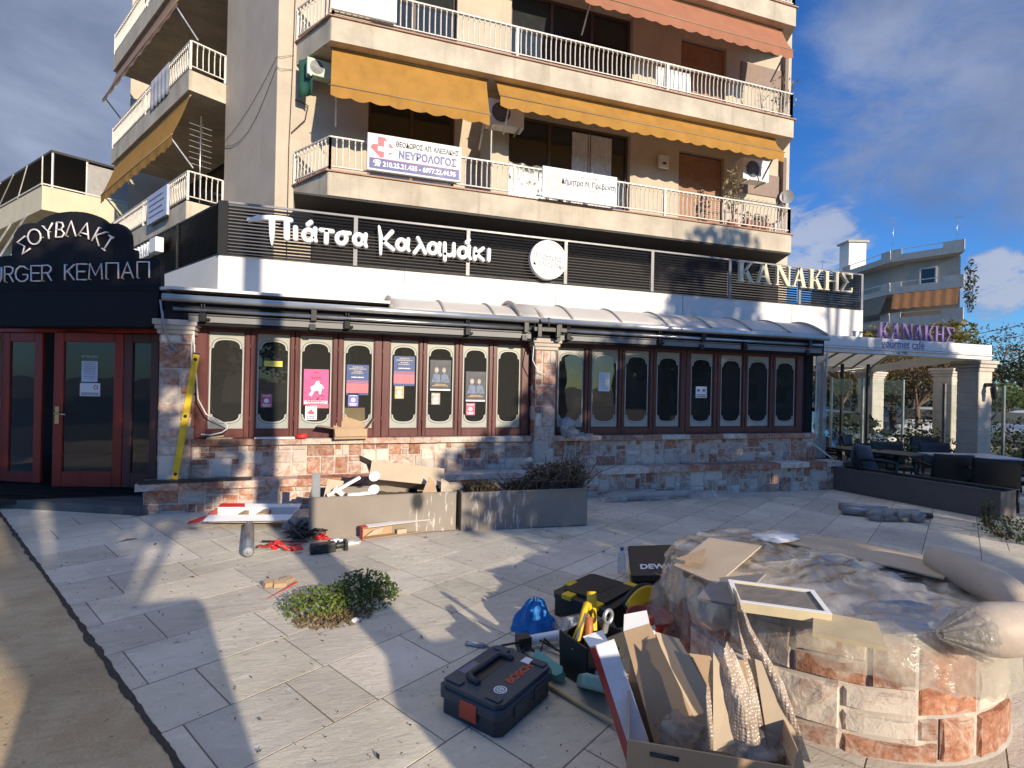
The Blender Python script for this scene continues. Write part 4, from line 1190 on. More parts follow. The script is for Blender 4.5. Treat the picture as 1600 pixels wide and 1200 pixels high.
# ---------------------------------------------------------------- barrel roofs, folded awnings, gutter
m_poly = mat('polycarbonate', (0.56, 0.53, 0.49), 0.35, var=0.06, scale=2, dirt=0.15, dcol=(0.3,0.28,0.25), dscale=2.5)
m_ribp = mat('roof_rib', (0.33, 0.31, 0.29), 0.4)
def barrel(label, x0, x1, y0, z0, y1, z1, rise, sp):
    t = thing('barrel_roof', label, 'roof', ((x0+x1)/2, y0, z0), 'curved plastic roofs along the restaurant front')
    def prof(v):
        y = y0+(y1-y0)*v; return y, z0+(z1-z0)*v+rise*math.sin(PI*min(1, v*0.92+0.0))
    mb = MB()
    mb.grid(lambda u, v: V(x0+(x1-x0)*u, prof(v)[0], prof(v)[1]), 12, 14); mb.build('sheet', m_poly, t, solid=0.012)
    n_ = max(2, round((x1-x0)/sp))
    for i in range(n_+1):
        x = x0+(x1-x0)*i/n_
        mb = MB(); mb.tube([V(x, prof(k/14)[0], prof(k/14)[1]+0.012) for k in range(15)], 0.02 if 0 < i < n_ else 0.035, 6)
        mb.build('rib', m_ribp, t)
    mb = MB()
    for x in (x0, x1):
        pts = [(prof(k/14)[0], prof(k/14)[1]) for k in range(15)]
        mb.prism(pts, -0.008, 0.008, 0, frame((x, 0, 0), (0,1,0), (0,0,1)))
    mb.build('end_panel', m_poly, t)
barrel('shorter curved plastic roof over the left windows', 0.62, 2.72, 7.02, 2.50, 8.12, 2.62, 0.165, 0.72)
barrel('longer and taller curved plastic roof over the right windows', 2.40, 8.05, 7.02, 2.51, 8.12, 2.64, 0.20, 0.78)
m_roller = mat('grey_roller', (0.21, 0.21, 0.205), 0.6, var=0.08)
def folded_awning(label, x0, x1, brs, dbl):
    t = thing('folded_awning', label, 'awning', ((x0+x1)/2, 6.95, 2.3), 'folded shop awnings')
    mb = MB(); mb.box(x0, x1, 6.98, 7.16, 2.16, 2.495); mb.build('cassette', m_signblack, t, bevel=0.01)
    mb = MB(); mb.cyl((x0, 6.90, 2.455), (x1, 6.90, 2.455), 0.042, 14); mb.build('front_rail', m_alu, t)
    mb = MB(); mb.cyl((x0+0.1, 6.94, 2.335), (x1-0.1, 6.94, 2.335), 0.024, 10); mb.build('torsion_bar', m_steel, t)
    mb = MB(); mb.box(x0+0.25, x1-0.08, 6.955, 6.98, 2.20, 2.268); mb.cyl((x0+0.25, 6.953, 2.283), (x1-0.08, 6.953, 2.283), 0.01, 6); mb.build('fabric_roll', m_roller, t)
    for x in brs:
        mb = MB(); mb.box(x-0.035, x+0.035, 6.90, 6.975, 2.20, 2.30); mb.box(x+0.035, x+0.075, 6.915, 6.96, 2.215, 2.245); mb.cyl((x-0.015, 6.93, 2.30), (x-0.015, 6.93, 2.43), 0.013, 6); mb.cyl((x+0.015, 6.93, 2.30), (x+0.015, 6.93, 2.43), 0.013, 6)
        mb.build('elbow', [m_fence], t, bevel=0.006)
    for x in dbl:
        mb = MB(); mb.box(x-0.03, x+0.03, 6.89, 6.95, 2.28, 2.42); mb.box(x-0.05, x+0.02, 6.92, 6.96, 2.17, 2.24); mb.build('bracket', m_blackmatt, t)
    return t
folded_awning('folded awning with silver front rail over the left windows', -1.93, 2.62, (-1.53, 0.07, 1.62), (-0.32, 2.45))
folded_awning('folded awning with silver front rail over the right windows', 2.66, 7.95, (3.1, 4.62, 6.2), (2.95, 5.4, 7.55))
mb = MB(); mb.box(2.55, 3.05, 6.86, 6.90, 2.30, 2.36); mb.box(2.60, 2.66, 6.84, 6.885, 2.22, 2.40); mb.box(2.88, 2.94, 6.84, 6.885, 2.22, 2.40)
mb.cyl((2.77, 6.87, 2.36), (2.77, 6.87, 2.5), 0.015, 6)
tag(mb.build('joint_bracket', m_blackmatt, bevel=0.005), 'black clamp joining the two folded awnings above the middle pillar', 'bracket')

# ---------------------------------------------------------------- slatted screen on the fascia
fen = thing('slat_fence', 'charcoal slatted metal screen along the top of the restaurant', 'fence', (4, 8.13, 3.25))
def slats(mb, Tm, L, z0, z1, sp=0.046):
    n_ = int((z1-z0)/sp)
    for i in range(n_):
        z = z0+(i+0.5)*(z1-z0)/n_
        mb.add([(0,-0.012,z-0.019),(L,-0.012,z-0.019),(L,0.016,z+0.016),(0,0.016,z+0.016),(0,-0.006,z-0.022),(L,-0.006,z-0.022),(L,0.020,z+0.012),(0,0.020,z+0.012)], [(0,1,2,3),(7,6,5,4),(0,4,5,1),(3,2,6,7)], 0, Tm)
xs = [-1.57, 0.176, 1.877, 3.553, 5.227, 6.904, 8.579, 10.228]
for a, b in zip(xs, xs[1:]):
    mb = MB(); slats(mb, Matrix.Translation((a+0.02, 8.16, 0)), b-a-0.04, 3.29, 3.955); mb.build('slat_panel', m_fence, fen)
m_post = mat('grey_post', (0.22, 0.22, 0.23), 0.4, var=0.1)
for i, x in enumerate(xs):
    w = 0.06 if i in (0,) else 0.028
    mb = MB(); mb.box(x-w, x+w, 8.11, 8.135, 3.252, 3.99); mb.build('post', m_fence if i == 0 else m_post, fen)
mb = MB()
mb.box(-1.57, 10.25, 8.112, 8.145, 3.962, 3.99)
mb.build('top_rail', m_post, fen)
mb = MB(); mb.box(-1.57, 10.25, 8.116, 8.145, 3.252, 3.278); mb.build('bottom_rail', m_fence, fen)
fl = V(-1.60, 8.17, 0)
TL = frame(fl, -dL, V(0,0,1)); TLs = rotz(fl, math.atan2(dL.y, dL.x))
for i in range(4):
    a, b = 1.7*i+0.02, 1.7*i+1.68
    mb = MB(); slats(mb, TLs @ Matrix.Rotation(0, 4, 'Z') @ Matrix.Translation((a, 0, 0)), b-a, 3.29, 3.955); mb.build('slat_panel', m_fence, fen)
    mb = MB(TLs); mb.box(b, b+0.04, -0.03, 0.03, 3.252, 3.99); mb.build('post', m_fence, fen)
mb = MB(TLs); mb.box(0, 6.8, -0.02, 0.02, 3.962, 3.99); mb.box(0, 6.8, -0.02, 0.02, 3.252, 3.278); mb.build('side_rail', m_fence, fen)

# brush lettering, round sign, serif lettering
def capsule_strokes(mb, strokes, T, th):
    """rounded raised strokes in a local xy plane; thickness th"""
    for pts, rad in strokes:
        n_ = 10
        for i in range(len(pts)-1):
            (x0, y0), (x1, y1) = pts[i], pts[i+1]; r0, r1 = rad[i], rad[i+1]
            a = math.atan2(y1-y0, x1-x0)
            poly = [(x0+r0*math.cos(a+PI/2+PI*k/n_), y0+r0*math.sin(a+PI/2+PI*k/n_)) for k in range(n_+1)]
            poly += [(x1+r1*math.cos(a-PI/2+PI*k/n_), y1+r1*math.sin(a-PI/2+PI*k/n_)) for k in range(n_+1)]
            m = len(poly); off = 0.0004*(i % 7)
            cx, cy = (x0+x1)/2, (y0+y1)/2
            vs = [(p[0], p[1], 0) for p in poly]+[(p[0], p[1], th*0.75) for p in poly]
            inn = []
            for k, p in enumerate(poly):
                c = (x0, y0) if k <= n_ else (x1, y1)
                inn.append((c[0]+(p[0]-c[0])*0.72, c[1]+(p[1]-c[1])*0.72, th+off))
            vs += inn
            fs = [(k, (k+1)%m, m+(k+1)%m, m+k) for k in range(m)]+[(m+k, m+(k+1)%m, 2*m+(k+1)%m, 2*m+k) for k in range(m)]
            fs.append(tuple(range(2*m, 3*m)))
            mb.add(vs, fs, 0, T)
mb = MB()
Tb = frame((0, 8.10, 0), (1,0,0), (0,0,1))
capsule_strokes(mb, BRUSH, Tb, 0.075)
tag(mb.build('brush_lettering', m_whiteflat), 'white brush style raised lettering across the left of the slatted screen', 'sign lettering')
rs = thing('round_sign', 'round white sign with grey brush lettering on the slatted screen', 'sign', (3.176, 8.1, 3.6))
Td = frame((3.20, 8.105, 3.60), (1,0,0), (0,0,1))
mb = MB(Td); cir = lambda r: [(r*math.cos(k*PI/24), r*math.sin(k*PI/24)) for k in range(48)]
mb.prism(cir(0.295), 0, 0.09); mb.build('disc', m_whiteflat, rs)
mb = MB(Td); mb.ring_prism(cir(0.318), cir(0.288), 0, 0.105); mb.build('rim', m_white, rs, bevel=0.006)
text_obj('lettering', 'Πιάτσα', 0.135, Td @ Matrix.Translation((0.0, 0.035, 0.0925)) @ Matrix.Rotation(-0.06, 4, 'Z'), m_greyink, rs, bold=0.003)
text_obj('lettering', 'Καλαμάκι', 0.12, Td @ Matrix.Translation((0.0, -0.075, 0.0925)) @ Matrix.Rotation(-0.06, 4, 'Z'), m_greyink, rs, bold=0.002)
text_obj('lettering', '— ΟΙ 2 —', 0.06, Td @ Matrix.Translation((0.0, 0.15, 0.0925)) @ Matrix.Rotation(0.1, 4, 'Z'), m_greyink, rs)
text_obj('lettering', 'Εστιατόριο', 0.05, Td @ Matrix.Translation((0.0, -0.17, 0.0925)), m_greyink, rs)

def serif_letters(word_boxes, h, T, mat_, parent, th=0.05, names='letter'):
    """raised roman capitals; word_boxes [(char, x0, x1)]"""
    for ch, x0, x1 in word_boxes:
        w = x1-x0; K = w*0.24; s = h*0.06; t = w*0.11
        mb = MB(T)
        def stem(x, k=K, se=True):
            mb.box(x, x+k, s, h-s, 0, th)
            if se:
                e = w*0.07
                mb.box(x-e, x+k+e, 0, s, 0, th); mb.box(x-e, x+k+e, h-s, h, 0, th)
        def diag(xa, ya, xb, yb, k):
            mb.prism([(xa, ya), (xa+k, ya), (xb+k, yb), (xb, yb)] if ya < yb else [(xb, yb), (xb+k, yb), (xa+k, ya), (xa, ya)], 0.0007, th-0.0007)
        if ch == 'K':
            stem(x0+w*0.08); diag(x0+w*0.30, h*0.40, x0+w*0.72, h-s, t); diag(x0+w*0.68, s, x0+w*0.36, h*0.56, K)
            mb.box(x0+w*0.62, x0+w*0.98, h-s, h, 0, th); mb.box(x0+w*0.62, x0+w*1.02, 0, s, 0, th)
        if ch == 'A':
            diag(x0+w*0.10, s, x0+w*0.44, h, t); diag(x0+w*0.68, s, x0+w*0.40, h, K*1.0)
            mb.box(x0+w*0.25, x0+w*0.72, h*0.32, h*0.40, 0.001, th-0.002)
            mb.box(x0-w*0.02, x0+w*0.32, 0, s, 0, th); mb.box(x0+w*0.58, x0+w*1.02, 0, s, 0, th)
        if ch == 'N':
            stem(x0+w*0.08, t); stem(x0+w*0.82, t); diag(x0+w*0.72, 0, x0+w*0.06, h, K)
        if ch == 'H':
            stem(x0+w*0.06, K*0.85); stem(x0+w*0.70, K*0.85); mb.box(x0+w*0.2, x0+w*0.8, h*0.46, h*0.54, 0.001, th-0.002)
        if ch == 'S':
            mb.box(x0+w*0.02, x0+w*0.98, h-s*1.3, h, 0, th); mb.box(x0+w*0.02, x0+w*0.98, 0, s*1.5, 0, th)
            mb.box(x0+w*0.88, x0+w*1.0, h*0.72, h-s*1.3, 0, th); mb.box(x0+w*0.88, x0+w*1.0, s*1.5, h*0.26, 0, th)
            diag(x0+w*0.42, h*0.5, x0+w*0.04, h-s, K); diag(x0+w*0.04, s, x0+w*0.44, h*0.52, t*1.1)
        mb.build('letter', mat_, parent, bevel=0.006, seg=1)
m_cream = mat('cream_letter', (0.62, 0.575, 0.42), 0.5, var=0.03)
kn = thing('serif_lettering', 'cream roman capitals in a row at the right end of the slatted screen', 'sign lettering', (8.45, 8.1, 3.55))
bx = [('K',7.02,7.40),('A',7.44,7.80),('N',7.90,8.28),('A',8.30,8.67),('K',8.72,9.08),('H',9.13,9.53),('S',9.56,9.87)]
serif_letters(bx, 0.385, frame((0, 8.09, 3.565), (1,0,0), (0,0,1)), m_cream, kn, 0.06)

# ---------------------------------------------------------------- corner entrance
uS = V(-0.89, 0.456, 0).normalized(); nS = V(-uS.y, uS.x, 0); nS = V(-0.456, -0.89, 0).normalized()
P0 = V(-1.97, 7.12, 0)
def SP(s_, z, d=0.0): return P0+uS*s_+nS*d+V(0,0,z)
# local frame: x = -uS (to the right), y up, z = nS outward
TS = frame(P0, -uS, V(0,0,1))
sgn = thing('entrance_sign', 'black arched sign board with white neon tube lettering over the corner entrance', 'sign', SP(1.3, 2.1))
sil = [(0.055,2.575),(0.07,2.93),(0.406,2.945),(0.409,3.047),(0.487,3.048),(0.488,3.15),(0.50,3.23),(0.536,3.295),(0.59,3.34),(0.643,3.363),(0.73,3.365),(0.80,3.36)]
n_ = 14
for k in range(n_+1):
    a = PI*(0.86-0.72*k/n_); sil.append((1.31-0.55*math.cos(a)*-1*-1 if False else 1.31+0.53*math.cos(PI-a)*-1*-1, 3.30+0.225*math.sin(a)))
sil = sil[:12]+sorted([p for p in sil[12:]], key=lambda p: p[0])
sil += [(1.90,3.40),(2.0,3.385),(2.07,3.34),(2.12,3.27),(2.14,3.18),(2.149,3.009),(2.253,3.002),(2.62,2.98),(2.64,2.56)]
mb = MB(TS); mb.prism([(-p[0], p[1]) for p in sil], -0.06, 0.0); mb.build('sign_board', m_signblack, sgn, bevel=0.006, seg=1)
mb = MB(TS); mb.box(-2.64, -0.055, 2.13, 2.568, -0.25, 0.03); mb.box(-2.64, -0.055, 2.56, 2.58, -0.05, 0.04); mb.build('awning_box', m_signblack, sgn, bevel=0.012)
m_neon = mat('white_neon_tube', (0.82, 0.76, 0.74), 0.3, var=0.02)
mb = MB(TS)
for st in NEON:
    mb.tube([(-x, z, 0.03) for x, z in st], 0.0095, 8)
    mb.cyl((-st[0][0], st[0][1], 0.0), (-st[0][0], st[0][1], 0.03), 0.006, 5)
mb.build('neon_lettering', m_neon, sgn)
mb = MB()
mb.prism([(p.x, p.y) for p in (SP(-0.05,0,-0.02), SP(2.7,0,-0.02), SP(2.7,0,-2.2), SP(-0.6,0,-1.4))], 2.50, 2.56)
mb.build('entrance_canopy', m_black, shop)
# doors
uD = V(-0.9, 0.43, 0).normalized(); nD = V(-0.43, -0.9, 0).normalized(); PD = V(-2.63, 8.06, 0)
def leaf(name, T, w, z0, z1, hinge_mats, mid=False, handle=None, st=0.12, bot=0.2):
    """door leaf in local frame: x from 0..w, y up, z outwards"""
    mb = MB(T)
    mb.box(0, st, z0, z1, -0.025, 0.025); mb.box(w-st, w, z0, z1, -0.025, 0.025)
    mb.box(st, w-st, z1-st, z1, -0.023, 0.023); mb.box(st, w-st, z0, z0+bot, -0.023, 0.023)
    o = mb.build(name, hinge_mats, shop, bevel=0.008, seg=1)
    mb = MB(T); mb.quad((st, z0+bot, 0), (w-st, z0+bot, 0), (w-st, z1-st, 0), (st, z1-st, 0)); mb.build('pane', m_glass, o)
    if handle is not None:
        mb = MB(T); mb.box(handle-0.025, handle+0.025, 0.92, 1.14, 0.025, 0.035); mb.cyl((handle, 1.05, 0.03), (handle, 1.05, 0.08), 0.012, 8); mb.tube([(handle, 1.05, 0.075), (handle+0.04, 1.05, 0.08), (handle+0.14, 1.04, 0.08)], 0.011, 8)
        mb.build('handle', mat('brass', (0.65, 0.5, 0.25), 0.3, 0.8), o)
    return o
def DT(s_, rot=0.0):
    """frame with origin at s along the entrance line; x to the right"""
    return frame(PD+uD*s_, Matrix.Rotation(rot, 3, 'Z') @ (-uD), V(0,0,1))
# middle leaf is hinged at its right edge and stands a little open
Tm = frame(PD+uD*0.05, Matrix.Rotation(R(14), 3, 'Z') @ uD, V(0,0,1))
def flipx(T): return T @ Matrix.Diagonal((1, 1, -1, 1))
ang = math.atan2(uD.y, uD.x)-R(-11)
vM = V(math.cos(ang), math.sin(ang), 0)
oM = PD+uD*0.04+vM*0.86
Tm = frame(oM, -vM, V(0,0,1))
dm = leaf('door', Tm, 0.86, 0.105, 2.10, m_red, handle=0.06)
leaf('door', DT(1.86), 0.62, 0.105, 2.10, m_red, bot=0.14)
leaf('side_window', DT(0.03), 0.50, 0.105, 2.10, m_wine)
mb = MB(); mb.prism([(p.x, p.y) for p in (PD+uD*2.6+nD*0.06, PD+uD*-0.6+nD*0.06, PD+uD*-0.6-nD*0.1, PD+uD*2.6-nD*0.1)], 2.105, 2.52)
mb.build('door_header', m_red, shop)
mb = MB(DT(2.5)); mb.box(-0.1, 0.58, 0.1, 2.1, -0.1, 0.06)
mb.build('entrance_pier', m_mortar, shop)
mb = MB(); clad(mb, 0.62, 2.0, lambda u, w, d: DT(2.52) @ V(u, 0.1+w, 0.062+d), 0.1, 77); mb.build('stone_facing', m_stone, shop)
# platform of dark tiles before the doors
m_tiles = mat('dark_tile', (0.10, 0.105, 0.105), 0.45, var=0.25, scale=3, bump=0.1)
mb = MB(); mb.prism([(-2.085, 6.84), (-3.67, 7.58), (-5.6, 8.5), (-6.2, 11.5), (-1.9, 11.5), (-1.9, 7.1)][::-1], -0.05, 0.10)
tag(mb.build('entrance_step', m_tiles, bevel=0.012), kind='structure')
mb = MB(); 
for k in range(1, 4):
    f = k/4; a = V(-2.1, 6.88, 0.1025)+V(0.1, 0.9, 0)*f; b = V(-5.6, 8.55, 0.1025)+V(-0.1, 1.0, 0)*f
    mb.bar(a, b, 0.008, 0.002)
tag(mb.build('tile_joint', m_black), kind='structure')
# small warm bulbs inside, seen through the right pane
m_bulb = mat_emit('warm_bulb', (1.0, 0.62, 0.3), 5.0)
lamp = thing('pendant_lights', 'row of small glowing bulbs inside the entrance', 'lamp', (-2.9, 9.2, 2.0))
mb = MB()
for k in range(7): mb.blob((-3.02+k*0.07, 9.3-0.02*k, 2.12+0.015*(k % 2)), (0.014, 0.014, 0.014), 0, 1, 0)
mb.build('bulb', m_bulb, lamp)
mb = MB(); mb.cyl((-3.1, 9.32, 2.17), (-2.5, 9.15, 2.17), 0.012, 6); mb.build('rail', m_black, lamp)
# little illuminated lettering on the side screen
Ts = frame(V(-1.62, 8.16, 3.72)+dL*3.15+dW*0.06, -dL, V(0,0,1))
ll = thing('side_lettering', 'white block lettering on the side of the slatted screen behind the entrance sign', 'sign lettering', Ts.to_translation())
text_obj('lettering', 'ΚΑΛΑΜΑΚΙ', 0.30, Ts, m_whiteflat, ll, ext=0.04, bold=0.012)
mb = MB(frame(V(-1.62, 8.16, 3.70)+dL*2.28+dW*0.06, -dL, V(0,0,1))); mb.box(-0.16, 0.16, -0.12, 0.12, 0, 0.12); mb.build('light_box', m_whiteflat, ll, bevel=0.01)
# ---------------------------------------------------------------- cafe terrace on the right
m_cafe = mat('cafe_white', (0.74, 0.73, 0.70), 0.5, var=0.04, dirt=0.1)
m_purple = mat('purple_letter', (0.19, 0.13, 0.30), 0.45)
m_pillar = mat_concrete('pillar_stone', (0.52, 0.47, 0.40), 0.18, 0.35)
perg = thing('cafe_pergola', 'white cafe pergola with a lettered beam, fabric roof and stone pillars', 'pergola', (11, 8, -0.2))
mb = MB(); mb.box(7.99, 13.42, 7.62, 7.80, 2.30, 2.62); mb.box(7.99, 13.42, 7.585, 7.615, 2.38, 2.41); mb.build('beam', m_cafe, perg, bevel=0.008)
mb = MB(); mb.box(7.99, 13.40, 7.606, 7.619, 2.412, 2.425); mb.build('beam_groove', m_greyink, perg)
TB = frame((0, 7.62, 0), (1,0,0), (0,0,1))
text_obj('lettering', 'gourmet café', 0.235, TB @ Matrix.Translation((10.75, 2.515, 0.002)), m_purple, perg, bold=0.002, xs=0.95)
text_obj('lettering', 'est. 1987', 0.085, TB @ Matrix.Translation((10.72, 2.345, 0.002)), m_purple, perg)
kl = thing('serif_lettering', 'purple roman capitals standing on the white cafe beam', 'sign lettering', (10.9, 7.65, 2.62))
bx = [('K',10.16,10.47),('A',10.49,10.78),('N',10.81,11.12),('A',11.14,11.42),('K',11.45,11.74),('H',11.77,12.06),('S',12.09,12.35)]
serif_letters(bx, 0.33, frame((0, 7.74, 2.625), (1,0,0), (0,0,1)), m_purple, kl, 0.05)
def cafe_pillar(x, y, w=0.5, h=2.3):
    mb = MB(); mb.box(x-w/2, x+w/2, y-w/2, y+w/2, -0.3, h-0.25); 
    for k in range(8):
        z = -0.1+k*0.28; mb.box(x-w/2-0.006, x+w/2+0.006, y-w/2-0.006, y+w/2+0.006, z, z+0.265)
    o = mb.build('stone_pillar', m_pillar, perg, bevel=0.012, seg=1)
    mb = MB()
    for i, e in enumerate((0.03, 0.06, 0.09)): mb.box(x-w/2-e, x+w/2+e, y-w/2-e, y+w/2+e, h-0.25+i*0.08, h-0.175+i*0.08)
    mb.build('capital', m_pillar, o, bevel=0.01, seg=1)
cafe_pillar(13.28, 7.86, 0.42)
cafe_pillar(16.8, 10.6, 0.5); cafe_pillar(18.3, 14.1, 0.55)
m_fabr = mat_fabric('cream_canopy', (0.66, 0.60, 0.46), 0.45, 0.05, 0.1)
mb = MB()
def roofp(u, v):
    a = V(8.0, 7.8, 0).lerp(V(13.4, 7.8, 0), u); b = V(8.0, 14.4, 0).lerp(V(18.4, 14.4, 0), u)
    p = a.lerp(b, v); return V(p.x, p.y, 2.60+0.45*math.sin(PI*v)-0.25*v)
mb.grid(roofp, 30, 14); mb.build('fabric_roof', m_fabr, perg)
mb = MB()
for k in range(13):
    u = k/12; mb.tube([roofp(u, v/10)-V(0,0,0.05) for v in range(11)], 0.035, 6)
mb.build('roof_rib', mat('rib_brown', (0.20, 0.17, 0.13), 0.6), perg)
mb = MB(); mb.bar((13.2, 7.85, 2.42), (18.3, 14.1, 2.38), 0.16, 0.22); mb.bar((18.3, 14.1, 2.38), (8.0, 14.3, 2.38), 0.16, 0.25); mb.build('rear_beam', m_cafe, perg)
mb = MB(); mb.tube([(12.6, 7.57, 2.36), (12.5, 7.53, 2.33)], 0.01, 6)
wl = thing('wall_lamp', 'dark wall lantern on the sunlit face of the cafe pillar', 'lamp', (13.2, 7.5, 1.5))
mb = MB(); mb.box(13.24, 13.32, 7.50, 7.65, 1.72, 1.8); mb.lathe([(0,1.45),(0.05,1.47),(0.075,1.68),(0.03,1.78),(0,1.8)], (13.28, 7.48, 0), 12); mb.build('lantern', m_black, wl)
# rolled-down clear curtain at the corner of the restaurant
cu = thing('clear_curtain', 'dusty clear plastic curtain hanging at the right corner of the restaurant', 'curtain', (8.02, 7.2, 0.35))
mb = MB(); mb.grid(lambda u, v: V(7.97+0.26*u, 7.16+0.015*math.sin(u*16), 0.36+1.85*v), 16, 10); mb.build('film', mat_film('dusty_curtain', (0.5, 0.5, 0.48), 0.62, 0.35, 6, 0.4, 0.15), cu)
mb = MB(); mb.cyl((7.97, 7.15, 0.4), (7.97, 7.15, 2.2), 0.012, 6); mb.cyl((8.2, 7.15, 1.8), (8.22, 7.15, 2.3), 0.02, 6); mb.cyl((7.9, 7.12, 0.62), (8.2, 6.98, 0.37), 0.012, 6); mb.build('curtain_pole', m_white, cu)

# furniture: black armchairs and tables
m_wick = mat('black_wicker', (0.018, 0.018, 0.02), 0.5, var=0.3, scale=60, bump=0.5, bscale=120)
def make_chair(p, rz, label):
    p = Vector(p); t = thing('armchair', label, 'chair', (0,0,0), 'black armchairs on the cafe terrace')
    mb = MB(); mb.box(-0.25, 0.25, -0.24, 0.24, 0.38, 0.45); mb.build('seat', m_wick, t, bevel=0.02)
    mb = MB(); mb.grid(lambda u, v: V(-0.27+0.54*u, 0.24+0.10*v-0.06*math.sin(PI*u)*-1, 0.42+0.42*v), 10, 6); mb.build('backrest', m_wick, t, solid=0.03)
    for sx in (-1, 1):
        mb = MB(); mb.tube([(sx*0.27, 0.26, 0.64), (sx*0.29, 0.0, 0.66), (sx*0.28, -0.24, 0.63)], 0.022, 8); mb.build('armrest', m_wick, t)
        mb = MB(); mb.tube([(sx*0.28, -0.23, 0.63), (sx*0.25, -0.22, 0.4), (sx*0.25, -0.24, 0)], 0.018, 6); mb.build('leg', m_black, t)
        mb = MB(); mb.tube([(sx*0.25, 0.22, 0.4), (sx*0.25, 0.28, 0)], 0.018, 6); mb.build('leg', m_black, t)
    t.location = p; t.rotation_euler = (0, 0, rz)
    return t
ch0 = make_chair((8.75, 6.55, -0.235), 0.6, 'black wicker armchair nearest the stone ledge end')
for x, y, rz, lb in ((9.3, 5.95, 2.6, 'black wicker armchair pushed under the front of the second cafe table'), (9.75, 7.0, -0.5, 'black wicker armchair behind the second cafe table'),
                 (9.5, 5.35, 2.2, 'black wicker armchair at the near left of the long grey table'), (10.7, 6.75, -0.4, 'black wicker armchair behind the long grey table'),
                 (10.3, 5.1, 2.9, 'black wicker armchair in front of the long grey table'), (9.2, 7.75, 0.2, 'black wicker armchair behind the table nearest the restaurant'),
                 (8.55, 7.6, 1.2, 'black wicker armchair beside the clear curtain'), (11.4, 5.9, -1.6, 'black wicker armchair at the right end of the long grey table'),
                 (10.6, 8.3, 0.4, 'black wicker armchair standing alone further back'), (11.6, 7.6, -0.6, 'black wicker armchair close to the sunlit cafe pillar')):
    c = copy_tree(ch0); c.location = (x, y, -0.235); c.rotation_euler = (0, 0, rz); c['label'] = lb
def cafe_table(label, x, y, w, d, m, rz=0):
    t = thing('cafe_table', label, 'table', (x, y, -0.235), 'tables on the cafe terrace')
    T = rotz((x, y, -0.235), rz)
    mb = MB(T); mb.box(-w/2, w/2, -d/2, d/2, 0.72, 0.75); mb.build('tabletop', m, t, bevel=0.008)
    mb = MB(T); mb.cyl((0,0,0), (0,0,0.72), 0.035, 8); mb.build('column', m_black, t)
    mb = MB(T); mb.lathe([(0,0),(0.24,0),(0.24,0.02),(0.04,0.05)], (0,0,0), 16); mb.build('foot', m_black, t)
m_ttop = mat('grey_tabletop', (0.42, 0.43, 0.46), 0.35)
cafe_table('long grey cafe table nearest the open end of the terrace', 10.15, 6.05, 1.25, 0.7, m_ttop, R(-18))
cafe_table('square cafe table with dark top in the middle of the terrace', 9.2, 6.6, 0.65, 0.65, m_black, 0.2)
cafe_table('square cafe table closest to the restaurant corner', 8.95, 7.2, 0.65, 0.65, m_black, 0.0)
jk = MB(); jk.grid(lambda u, v: V(8.6+0.4*u, 6.86+0.12*math.sin(u*5+v*3), 0.15+0.5*v-0.1*u*v), 10, 8)
tag(jk.build('grey_cover', mat('grey_cloth_cover', (0.25, 0.26, 0.27), 0.9), solid=0.01), 'crumpled grey cover thrown over a cafe armchair', 'cover')
# glass screens
def glass_screen(label, a, b, z0, z1, posts=True):
    a, b = Vector(a), Vector(b); t = thing('glass_screen', label, 'glass screen', (a+b)/2, 'glass screens round the cafe terrace')
    mb = MB(); mb.quad(a+V(0,0,z0), b+V(0,0,z0), b+V(0,0,z1), a+V(0,0,z1)); mb.build('pane', m_clear, t)
    mb = MB()
    for q in (a, b): mb.bar(q+V(0,0,-0.3), q+V(0,0,z1+0.02), 0.05, 0.05, (1,0,0))
    mb.build('post', m_steel, t)
def CW(lat, dep, z=0): return V(0.9505*lat+0.3107*dep, -0.3107*lat+0.9505*dep, z)
glass_screen('clear glass screen left of the sunlit cafe pillar', CW(9.45, 11.5), CW(10.25, 11.9), 0.45, 1.75)
glass_screen('clear glass screen between the pillar and the hedge', CW(10.3, 11.9), CW(11.4, 12.2), 0.45, 1.75)
glass_screen('clear glass screen seen behind the table nearest the restaurant', CW(8.5, 14.0), CW(9.6, 14.4), 0.2, 1.9)
glass_screen('clear glass screen in the middle of the terrace back', CW(9.7, 14.4), CW(11.0, 14.8), 0.2, 1.9)
mb = MB()
for lat in (8.35, 8.9, 9.6): mb.bar(CW(lat, 14.2, -0.25), CW(lat, 14.2, 2.3), 0.06, 0.06, (1,0,0))
tag(mb.build('terrace_post', m_black), 'thin black posts at the back of the cafe terrace', 'post')
# long brown trough closing the terrace
tr = thing('planter_trough', 'long dark brown rectangular trough at the edge of the cafe terrace', 'planter', (8.35, 5.8, -0.15))
Tt = frame((8.14, 6.92, -0.155), V(0.36, -2.23, 0), V(0,0,1))
Lt = 2.26
mb = MB(Tt); mb.box(0, Lt, 0, 0.415, -0.36, 0.0); 
mb = MB(Tt)
mb.box(0, Lt, 0.0, 0.39, -0.03, 0.0); mb.box(0, Lt, 0.0, 0.39, -0.46, -0.43); mb.box(0, 0.03, 0.0, 0.388, -0.43, -0.03); mb.box(Lt-0.03, Lt, 0.0, 0.388, -0.43, -0.03)
mb.box(0.031, Lt-0.031, 0.0, 0.30, -0.429, -0.031, 1)
m_trough = mat('brown_trough', (0.115, 0.095, 0.085), 0.55, var=0.1)
mb.build('box', [m_trough, mat('soil', (0.06, 0.045, 0.035), 0.95, bump=0.6)], tr, bevel=0.006)
mb = MB(Tt); mb.box(-0.005, Lt+0.005, 0.385, 0.40, -0.05, 0.006); mb.box(-0.005, Lt+0.005, 0.385, 0.40, -0.466, -0.41); mb.build('rim', m_trough, tr)

